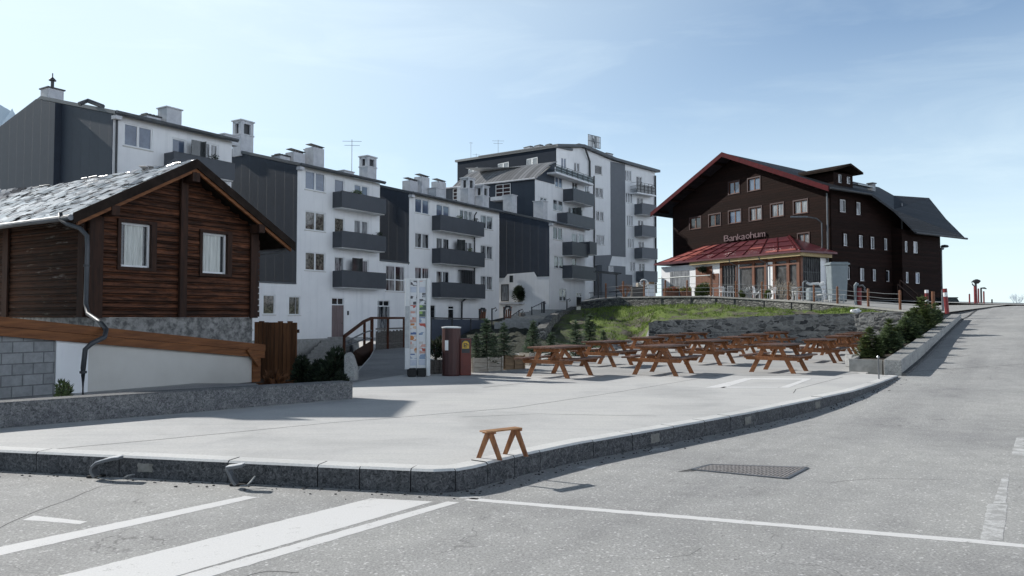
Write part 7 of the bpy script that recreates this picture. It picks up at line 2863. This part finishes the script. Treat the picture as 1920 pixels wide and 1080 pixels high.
def cafe_table(label, px, Y, w, d_, h, first=[None]):
    r = thing('terrace_table', label, 'table', tpt(px, Y), group='tables on the hotel terrace')
    p = r.location
    m = MB()
    m.box((p.x, p.y, p.z + h), (w, d_, .05))
    m.build('tabletop', MT['whitemetal'], r, bevel=.01)
    for sx in (-1, 1):
        for sy in (-1, 1):
            m = MB()
            m.bar((p.x + sx * (w / 2 - .08), p.y + sy * (d_ / 2 - .08), p.z), (p.x + sx * (w / 2 - .08), p.y + sy * (d_ / 2 - .08), p.z + h - .026), .05, .05)
            m.build('leg', MT['steel'], r)
cafe_table('long low pale table beside the fence right of the bare shrub', 1512, 49.6, 1.6, .8, .62)
cafe_table('pale table in front of the tall grey bin', 1558, 48.6, 1.5, .8, .5)
cafe_table('small pale table at the left part of the terrace', 1346, 58.4, 1.0, .7, .72)
# faint bare trees beyond the crest
for (px, Y, hgt, sd, lab) in ((1906, 110, 2.6, 12, 'faint bare tree far beyond the crest at the right edge'),):
    t_ = bare_shrub(lab, px, Y, hgt, .35, sd, simple('hazy_twigs', (.62, .7, .76), (.55, .63, .7), 5, .9))  # distance haze put into the twig colour
    t_.name = 'bare_tree'
    t_['category'] = 'tree'
    t_.location.z += 0
# more pots and stalks along the glazing, and a hanging basket
for (px, Y, sc, lab) in ((1392, 58.0, .45, 'small potted plant at the foot of the veranda, right of the barred window'), (1440, 56.2, .55, 'potted plant in front of the narrow white pier of the veranda'), (1534, 52.5, .5, 'potted plant between the hose stand and the tall grey bin'), (1308, 60.6, .5, 'small leafy pot just right of the ochre flower box')):
    c = copy_thing(b_p)
    c['label'] = lab
    c.location = tpt(px, Y)
    c.scale = (sc, sc, sc * 1.2)
    c.rotation_euler = (0, 0, px)
bare_shrub('thin dry stalks in a pot before the right end of the veranda', 1488, 54.6, 1.1, .4, 19)
hb_ = make_bush('hanging_basket', 'dark hanging flower basket on the white left part of the veranda', 77, (.42, .35, .55), 700, MT['shadebush'], .1, cat='basket')
hb_.location = VF.pt(us(1324), VF.uz(1324, 512)[1], .4)
# curved pipes and hose machine
p = tpt(1506, 51)
HP = thing('snow_cannon', 'grey pipe stand with a pale hooded nozzle beside the fence', 'machine', p)
m = MB()
zz = lambda y: zy(1506, y, 51)
X = lambda px: (px - CX) / F * 51
m.tube([(X(1506), 51, p.z), (X(1506), 51, zz(530)), (X(1508), 51, zz(528)), (X(1513), 51, zz(526.5))], .05, 7)
m.tube([(X(1486), 51, zz(545)), (X(1492), 51, zz(541)), (X(1504), 51, zz(537))], .03, 6)
m.build('pipe', MT['steel'], HP)
m = MB()
m.tube([(X(1513), 51, zz(530)), (X(1518), 50.9, zz(533)), (X(1533), 50.7, zz(532))], .09, 8)
m.tube([(X(1533), 50.7, zz(535)), (X(1541), 50.6, zz(531))], .13, 8)
m.build('nozzle', MT['whitemetal'], HP)
m = MB()
m.box((X(1530), 51.3, p.z + .45), (.9, .7, .9))
m.build('housing', MT['bin'], HP, bevel=.1)
p = tpt(1607, 45.6)
HP2 = thing('hydrant', 'pale green water hydrant with a red body and curled hose by the fence', 'hydrant', p)
z_ = lambda y: zy(1607, y, 45.6)
X = lambda px: (px - CX) / F * 45.6
m = MB()
m.tube([(X(1604), 45.6, p.z), (X(1604), 45.6, z_(535)), (X(1606), 45.6, z_(532)), (X(1609), 45.6, z_(534))], .1, 8)
m.build('pipe', MT['bin'], HP2)
m = MB()
m.tube([(X(1611), 45.6, p.z), (X(1611), 45.6, z_(540))], .14, 10)
m.build('red_body', MT['bollred'], HP2)
m = MB()
m.tube([(X(1609), 45.5, z_(536)), (X(1615), 45.4, z_(535)), (X(1619), 45.4, z_(540)), (X(1618), 45.4, z_(543)), (X(1625), 45.4, z_(549)), (X(1626), 45.4, z_(563))], .05, 7)
m.build('hose', MT['pipe'], HP2)
# left part of the terrace in front of the tower: pergola frame, crates and a white ring
p = tpt(1155, 68)
PG = thing('pergola', 'dark metal pergola frame on the shaded terrace below the tower', 'pergola', p)
X = lambda px: (px - CX) / F * 68
z_ = lambda y: zy(1150, y, 68)
for (x, y) in ((1156, 513), (1122, 507)):
    m = MB()
    m.tube([(X(x), 68, p.z - .1), (X(x), 68, z_(y))], .07, 6)
    m.build('post', MT['dark'], PG)
m = MB()
m.bar((X(1116), 68, z_(508)), (X(1164), 67.4, z_(513.5)), .12, .1)
m.bar((X(1116), 69.5, z_(508)), (X(1164), 69.5, z_(513)), .1, .1)
m.build('beam', MT['dark'], PG)
p = tpt(1118, 65.5)
RL = thing('railing', 'dark metal railing with upright bars beside the stone steps below the tower', 'railing', p)
X = lambda px: (px - CX) / F * 65.5
m = MB()
za, zb_ = zy(1118, 549, 65.5), zy(1118, 562, 65.5)
for i in range(11):
    x = X(1108) + (X(1133) - X(1108)) * i / 10
    m.bar((x, 65.5, zb_ - .1), (x, 65.5, za), .035, .035)
m.build('bar', MT['dark'], RL)
m = MB()
m.bar((X(1104), 65.5, za), (X(1134), 65.5, za), .06, .06)
m.bar((X(1142), 65.3, zy(1142, 548, 65.5)), (X(1206), 62.5, zy(1206, 538, 62.5) - .1), .07, .07)
m.build('rail', MT['dark'], RL)
p = tpt(1196, 62.5)
CR = thing('planter_crates', 'stacked grey boards and crates on the terrace left of the veranda', 'crates', p)
m = MB()
m.box((p.x, p.y + .3, p.z + .42), (1.0, .6, .84), .1)
m.build('crate', MT['trough_grey'], CR)
m = MB()
m.box((p.x + .35, p.y + .35, p.z + 1.0), (.75, .5, .32), .2)
m.build('crate', MT['trough'], CR)
p = tpt(1222, 61.5)
CR2 = thing('trolley', 'pale metal trolley stand at the left edge of the veranda', 'trolley', p)
m = MB()
for dx in (-.25, .25): m.bar((p.x + dx, p.y, p.z), (p.x + dx, p.y, p.z + .95), .08, .06)
m.box((p.x, p.y, p.z + .98), (.8, .4, .06))
m.build('frame', MT['whitemetal'], CR2)
m = MB()
m.box((p.x, p.y, p.z + 1.1), (.4, .3, .18))
m.build('tray', MT['trough_tan'], CR2)
p = tpt(1207, 61.2)
LB = thing('lifebuoy_ring', 'white ring hanging on a terrace fence post below the tower', 'ring', (p.x, p.y, p.z + .9))
m = MB()
c = Vector((p.x, p.y - .1, zy(1207, 530, 61)))
m.tube([c + Vector((.3 * math.cos(i * .524), 0, .26 * math.sin(i * .524))) for i in range(13)], .05, 7)
m.build('ring', MT['white'], LB)

# ------------------------------------------------------------------ steps and rails in front of the apartments
SS = thing('stone_steps', 'grey stone steps climbing from the plaza to the lower apartment block', 'steps', at(1000, 610, 60))
m = MB()
sp_ = [bank_pt(.205 + .075 * i / 16, .5 + .47 * i / 16) for i in range(17)]
for a_, b_ in zip(sp_, sp_[1:]):
    d_ = Vector((b_.x - a_.x, b_.y - a_.y, 0)) * 1.02
    s_ = Vector((d_.y, -d_.x, 0)).normalized() * 2.7
    m.obox(Vector((a_.x, a_.y, min(a_.z, b_.z) - .5)) - s_ / 2, s_, d_, (0, 0, .5 + .22 + max(0, b_.z - a_.z)))
m.build('treads', MT['concrete'], SS)
m = MB()
pts = [bank_pt(.2 + .1 * i / 6, .3 + .6 * i / 6) + Vector((1.1, 0, .55)) for i in range(7)]
for a_, b_ in zip(pts, pts[1:]):
    m.prism([a_, b_, b_ - Vector((0, 0, 1.2)), a_ - Vector((0, 0, 1.2))], (.5, .35, 0))
m.build('side_wall', MT['drystone'], SS)
def handrail(label, posts, r=.05, rails=True):
    h = thing('handrail', label, 'handrail', at(posts[0][0], posts[0][2], posts[0][3]), group='dark iron handrails by the apartment steps')
    tp = []
    for (x, yt, yb, Y) in posts:
        a_, b_ = at(x, yb, Y), at(x, yt, Y)
        b_ = Vector((a_.x, a_.y, b_.z))
        m = MB()
        m.tube([a_ - Vector((0, 0, .3)), b_], r, 7)
        m.build('post', MT['dark'], h)
        tp.append(b_)
    if rails:
        m = MB()
        for a_, b_ in zip(tp, tp[1:]):
            m.tube([a_ - Vector((0, 0, .08)), b_ - Vector((0, 0, .08))], r * .7, 6)
        e = tp[-1]
        m.tube([e - Vector((0, 0, .08)), e + Vector((.25, 0, .04)), e + Vector((.32, 0, -.1)), e + Vector((.2, 0, -.2))], r * .7, 6)
        m.build('rail', MT['dark'], h)
    return h
handrail('dark handrail climbing beside the upper stone steps', [(997, 575, 604, 58), (1016, 566, 592, 62)])
handrail('single dark iron post with a hooked top in front of the middle block', [(922.5, 578, 625, 50)])
handrail('short dark handrail in front of the red and black bundle', [(952, 595, 612, 54), (973, 581, 612, 56)])
handrail('thick dark gate post at the top of the stone steps', [(1020, 565, 588, 63)], .09, False)
handrail('slim dark post with a bracket below the lowest window of the lower block', [(1063, 561, 585, 69)], .06)
def bundle(label, x0, x1, yt, yb, Y, seed):
    p = at((x0 + x1) / 2, yb, Y)
    r = thing('ski_rack', label, 'ski rack', p)
    w = (x1 - x0) / F * Y
    h = zy((x0 + x1) / 2, yt, Y) - p.z
    m = MB()
    for i in range(4):
        x = p.x - w / 2 + w * (i + .5) / 4
        m.bar((x, p.y, p.z - .1), (x + .06 * (i - 1.5), p.y + .1, p.z + h * (.9 + .1 * math.sin(i * 2 + seed))), w * .2, .1)
    m.build('boards', MT['brownwood'], r)
    m = MB()
    m.tube([(p.x - w * .55, p.y + .05, p.z - .1), (p.x - w * .55, p.y + .05, p.z + h * .8), (p.x - w * .2, p.y + .05, p.z + h * 1.02), (p.x + w * .4, p.y + .05, p.z + h), (p.x + w * .55, p.y + .05, p.z + h * .75)], .08, 8)
    m.build('frame', MT['dark'], r)
bundle('dark red and black ski rack standing left of the hooked post', 900, 909, 579, 601, 52, 1)
bundle('larger red and black ski rack right of the hooked post', 946, 957, 575, 607, 53, 2)
p = at(979, 608, 56)
PO = thing('barrel', 'small brown barrel beside the short dark handrail', 'barrel', p)
m = MB()
m.lathe(p, [(.17, -.1), (.22, .3), (.24, .6), (.21, .85)], 12)
m.build('staves', MT['trough_grey'], PO)
m = MB()
for z in (.15, .65): m.lathe(p + Vector((0, 0, z)), [(.235, 0), (.25, .05)], 12)
m.build('hoop', MT['dark'], PO)
b_ = make_bush('potted_shrub', 'round dark shrub on the white ledge under the charcoal gable', 71, (.75, .6, 1.9), 2200, MT['shadebush'], .12, cat='shrub')
pp = S4.pt(S4.uz(977, 555)[0], S4.uz(977, 568)[1], .45)
b_.location = pp
# metal panel fence
A_, B_ = at(806, 640, 42), at(912, 622, 52)
MF = thing('panel_fence', 'dark blue-grey metal panel fence behind the rust bin', 'fence', A_)
MP = Plane(A_.x, A_.y, d=(B_.x - A_.x, B_.y - A_.y))
ln = (Vector((B_.x, B_.y, 0)) - Vector((A_.x, A_.y, 0))).length
zt0, zt1 = zy(806, 598, 42), zy(912, 600, 52)
k = 3
panel_m = simple('blue_grey_panel', (.05, .065, .095), (.035, .047, .07), 1.2, .6, big=.6)
for i in range(k):
    u0, u1 = ln * i / k + .03, ln * (i + 1) / k - .03
    za, zb_ = zt0 + (zt1 - zt0) * i / k, zt0 + (zt1 - zt0) * (i + 1) / k
    m = MB()
    m.prism([MP.pt(u0, PZ - .1, 0), MP.pt(u1, PZ - .1, 0), MP.pt(u1, zb_, 0), MP.pt(u0, za, 0)], MP.n * -.05)
    m.build('panel', panel_m, MF)
m = MB()
m.bar(MP.pt(0, zt0 + .06, 0), MP.pt(ln, zt1 + .06, 0), .08, .08)
m.build('top_rail', MT['dark'], MF)
for i in range(k + 1):
    m = MB()
    u = ln * i / k
    m.bar(MP.pt(u, PZ - .1, .05), MP.pt(u, zt0 + (zt1 - zt0) * i / k + .1, .05), .07, .07)
    m.build('post', MT['dark'], MF)
LF = thing('low_railing', 'low dark iron railing between the panel fence and the short handrail', 'railing', at(930, 612, 53))
m = MB()
a_, b_ = at(912, 601, 53), at(972, 603, 55)
m.bar(a_, b_, .07, .07)
m.build('rail', MT['dark'], LF)
for f in (0.02, .5, .72, .98):
    q = a_.lerp(b_, f)
    m = MB()
    m.bar(q - Vector((0.1 if f == .5 else 0, 0, .75)), q, .06, .06)
    m.build('post', MT['dark'], LF)
# wooden stair rail, picket fence, concrete steps by the cabin
WR = thing('stair_rail', 'dark reddish brown wooden stair rail rising to a level top beside the lane', 'handrail', at(690, 665, 33))
yp = {645: (632, 676), 683: (603, 668), 697: (597, 664), 727: (597, 662), 757: (597, 658)}
tp = []
Yr = lambda x: 31.5 + (x - 645) * .055
for x, (yt, yb) in yp.items():
    Y = Yr(x)
    a_, t_ = at(x, yb, Y), at(x, yt, Y)
    t_ = Vector((a_.x, a_.y, t_.z))
    m = MB()
    w = .13 if x in (697,) else .1
    m.bar(Vector((a_.x, a_.y, min(a_.z, PZ) - .05 if x > 660 else -.3)), t_, w, w)
    m.build('post', MT['railwood'], WR)
    tp.append(t_)
m = MB()
for a_, b_ in zip(tp, tp[1:]):
    m.bar(a_ + Vector((0, 0, .02)), b_ + Vector((0, 0, .02)), .12, .1)
m.build('top_rail', MT['railwood'], WR)
m = MB()
for q in (.35, .6):
    for a_, b_ in zip(tp[:3], tp[1:3]):
        z0 = PZ + .1
        m.bar(Vector((a_.x, a_.y, z0 + (a_.z - z0) * q)), Vector((b_.x, b_.y, z0 + (b_.z - z0) * q)), .04, .05)
m.build('wire_rail', MT['pipe'], WR)
m = MB()
a_, b_ = tp[0], tp[2]
m.prism([Vector((a_.x, a_.y + .3, -.4)), Vector((b_.x, b_.y + .3, -.4)), Vector((b_.x, b_.y + .3, zy(697, 637, b_.y))), Vector((a_.x + .35, a_.y + .35, PZ + .1))], (.0, .12, 0))
m.build('stringer', MT['post'], WR)
PF = thing('picket_fence', 'dark weathered picket fence under the level part of the stair rail', 'fence', at(730, 660, 36))
m = MB()
for i in range(17):
    x = 706 + (757 - 706) * i / 16
    Y = Yr(x) + .12
    a_ = at(x, 660, Y)
    a_.z = PZ + .005
    zt_ = zy(x, 622 - 3 * (i / 16), Y)
    m.bar(a_, Vector((a_.x, a_.y, zt_ + RND.uniform(-.04, .04))), .085, .025, up=(0, 1, 0))
m.build('pickets', MT['trough_grey'], PF)
m = MB()
for z in (PZ + .25, PZ + .95):
    a_, b_ = at(705, 640, Yr(705) + .16), at(758, 640, Yr(758) + .16)
    m.bar(Vector((a_.x, a_.y, z)), Vector((b_.x, b_.y, z)), .05, .07)
m.build('rail', MT['trough_grey'], PF)
CS = thing('concrete_steps', 'grey concrete steps leading up to the rose coloured door', 'steps', at(620, 660, 50))
for i in range(9):
    p0, p1 = at(608 - i * 6.2, 632 + i * 6, 54.0 - i * .85), at(650 - i * .2, 632 + i * 6, 54.0 - i * .85)
    z = .32 - i * .2
    m = MB()
    m.obox((p0.x, p0.y, z - .9), (p1.x - p0.x, 0, 0), (0, .95, 0), (0, 0, .9))
    m.build('step', MT['concrete'], CS)

# ------------------------------------------------------------------ drain grate and bent kerb brackets
gq = [Vector((*gp(1302, 881), .006)), Vector((*gp(1473, 897), .006)), Vector((*gp(1509, 878.5), .006)), Vector((*gp(1335, 872.5), .006))]
DG = thing('drain_grate', 'rusty rectangular drain grate set in the road', 'drain', (gq[0] + gq[2]) / 2)
def gbl(a, b): return gq[0].lerp(gq[1], a).lerp(gq[3].lerp(gq[2], a), b)
m = MB()
m.poly([gbl(0, 0) - Vector((0, 0, .003)), gbl(1, 0) - Vector((0, 0, .002)), gbl(1, 1) - Vector((0, 0, .002)), gbl(0, 1) - Vector((0, 0, .002))])
m.build('pit', MT['pipe'], DG, fixn=False)
m = MB()
for i in range(25):
    m.bar(gbl(i / 24, 0) + Vector((0, 0, .0)), gbl(i / 24, 1) + Vector((0, 0, .0)), .02, .006)
for j in range(6):
    m.bar(gbl(0, j / 5) + Vector((0, 0, .001)), gbl(1, j / 5) + Vector((0, 0, .001)), .02, .006)
m.build('bars', simple('rusty_iron', (.36, .34, .33), (.24, .22, .21), 14, .6, bmp=.3), DG)
m = MB()
bl = [(-.02, -.05), (1.02, -.05), (1.02, 1.05), (-.02, 1.05)]
for a_, b_ in zip(bl, bl[1:] + bl[:1]):
    m.bar(gbl(*a_), gbl(*b_), .035, .008)
m.build('frame', MT['pipe'], DG)
sheet('road_strip', [gp(1268, 885), gp(1335, 870), gp(1345, 871), gp(1300, 884)], P4 * .7, MT['joint'])

def bent(label, prof, yoff, wid, foot, wire, white_from):
    """flat strap bent up and over; prof = pixel points with depth"""
    pts = [at(*q) for q in prof]
    b = thing('kerb_bracket', label, 'bracket', on_z(foot[0], foot[1], 0))
    def strap(lst, w, t):
        mm = MB()
        for a_, b_ in zip(lst, lst[1:]):
            d_ = (b_ - a_).normalized()
            wv = Vector((0, 1, 0)) - d_ * d_.y
            wv = wv.normalized() * w
            nn_ = d_.cross(wv).normalized() * t
            mm.obox(a_ - wv / 2 - nn_ / 2 - d_ * .002, wv, nn_, b_ - a_ + d_ * .004)
        return mm
    mm = strap(pts, wid, .028)
    mm.build('strap', MT['pipe'], b, bevel=.004)
    mm = MB()
    f = on_z(*foot, 0)
    mm.box((f.x, f.y, .012), (.16, .1, .022))
    mm.build('base_plate', MT['black'], b, bevel=.004)
    mm = MB()
    mm.tube([at(*q) for q in wire], .008, 6)
    mm.build('wire', MT['steel'], b)
    if white_from is not None:
        w_ = [p + Vector((0, 0, .018)) for p in pts[white_from:]]
        strap(w_, wid * .96, .008).build('white_top', MT['white'], b)
    return b
bent('bent grey metal strap hooked over the kerb at the left, with flat white top', [(181, 893, 8.12), (175, 884, 8.12), (176, 876, 8.12), (184, 868, 8.12), (198, 863.5, 8.12), (213, 860, 8.12), (226, 858.5, 8.12)], 0, .12, (180, 895), [(184, 895, 8.05), (208, 899, 8.05), (230, 897, 8.05), (240, 892, 8.1), (252, 889.5, 8.15)], 2)
bent('bent metal strap with rounded white end against the front kerb, nearer the middle', [(444, 908, 7.72), (437, 899, 7.72), (431, 886, 7.72), (427, 877, 7.72), (440, 875.5, 7.72), (456, 872.5, 7.72)], 0, .1, (448, 910), [(450, 911, 7.7), (463, 910, 7.7), (471, 902, 7.74), (478, 893, 7.8)], 3)

# ------------------------------------------------------------------ unseen gabled block added behind the cabin to shade the lane
HB = thing('shade_house', 'low white gabled block added unseen behind the log cabin to shade the lane', 'shade_house', (-13, 36, -1.5))
def gable_house(cx, cy, ang, w, l, ze_, zr_):
    d_ = Vector((math.sin(ang), math.cos(ang), 0))
    s_ = Vector((d_.y, -d_.x, 0))
    c = Vector((cx, cy, 0))
    q = lambda a, b, z: c + s_ * a + d_ * b + Vector((0, 0, z))
    m = MB()
    m.prism([q(-w, -l, -1.5), q(w, -l, -1.5), q(w, -l, ze_), q(0, -l, zr_), q(-w, -l, ze_)], d_ * 2 * l)
    m.build('wall', MT['render'], HB)
    m = MB()
    for k in (-1, 1):
        a, b = q(k * (w + .3), -l - .3, ze_ - .05), q(0, -l - .3, zr_ + .12)
        m.prism([a, b, b + Vector((0, 0, .15)), a + Vector((0, 0, .15))], d_ * (2 * l + .6))
    m.build('roof', MT['roofmetal'], HB)
    Pw = Plane(*(q(w + .15, -l + .8, 0)).xy, d=(d_.x, d_.y))
    for k in range(2): add_window(Pw, (.4 + 2.4 * k, 1.2, 1.5 + 2.4 * k, 2.4), HB, MT['white'], MT['g_dark'], depth=.12)
gable_house(-12.9, 32.2, rad(-19), 1.75, 3.6, 5.5, 7.1)
gable_house(-17.9, 40.5, rad(-24), 2.6, 3.4, 6.8, 9.2)

# ------------------------------------------------------------------ unseen tower added past the left edge to cast the plaza shadow
tw = thing('shade_tower', 'narrow white flat-roofed tower added out of view to shade the plaza', 'building', (-15.4, 19.0, -1.5))
cx0, cx1, cy0, cy1, ct = -17.8, -13.95, 18.2, 20.35, 8.55
m = MB()
for (a_, b_) in (((cx0, cy0), (cx1, cy0)), ((cx1, cy0), (cx1, cy1)), ((cx1, cy1), (cx0, cy1)), ((cx0, cy1), (cx0, cy0))):
    m.poly([(*a_, -1.5), (*b_, -1.5), (*b_, ct), (*a_, ct)])
m.build('wall', MT['render'], tw)
m = MB()
m.box(((cx0 + cx1) / 2, (cy0 + cy1) / 2, ct + .1), (cx1 - cx0 + .1, cy1 - cy0 + .1, .2))
m.build('roof', MT['roofmetal'], tw)
for z in (2.2, 5.0, 7.8):
    Pt = Plane(cx0, cy0 - .15, d=(1, 0))
    add_window(Pt, (1.4, z, 2.4, z + 1.2), tw, MT['white'], MT['g_dark'], depth=.05, mull=1)
    Pr = Plane(cx1 + .15, cy0, d=(0, 1))
    add_window(Pr, (.6, z - .6, 1.5, z + .6), tw, MT['white'], MT['g_dark'], depth=.05, mull=1)
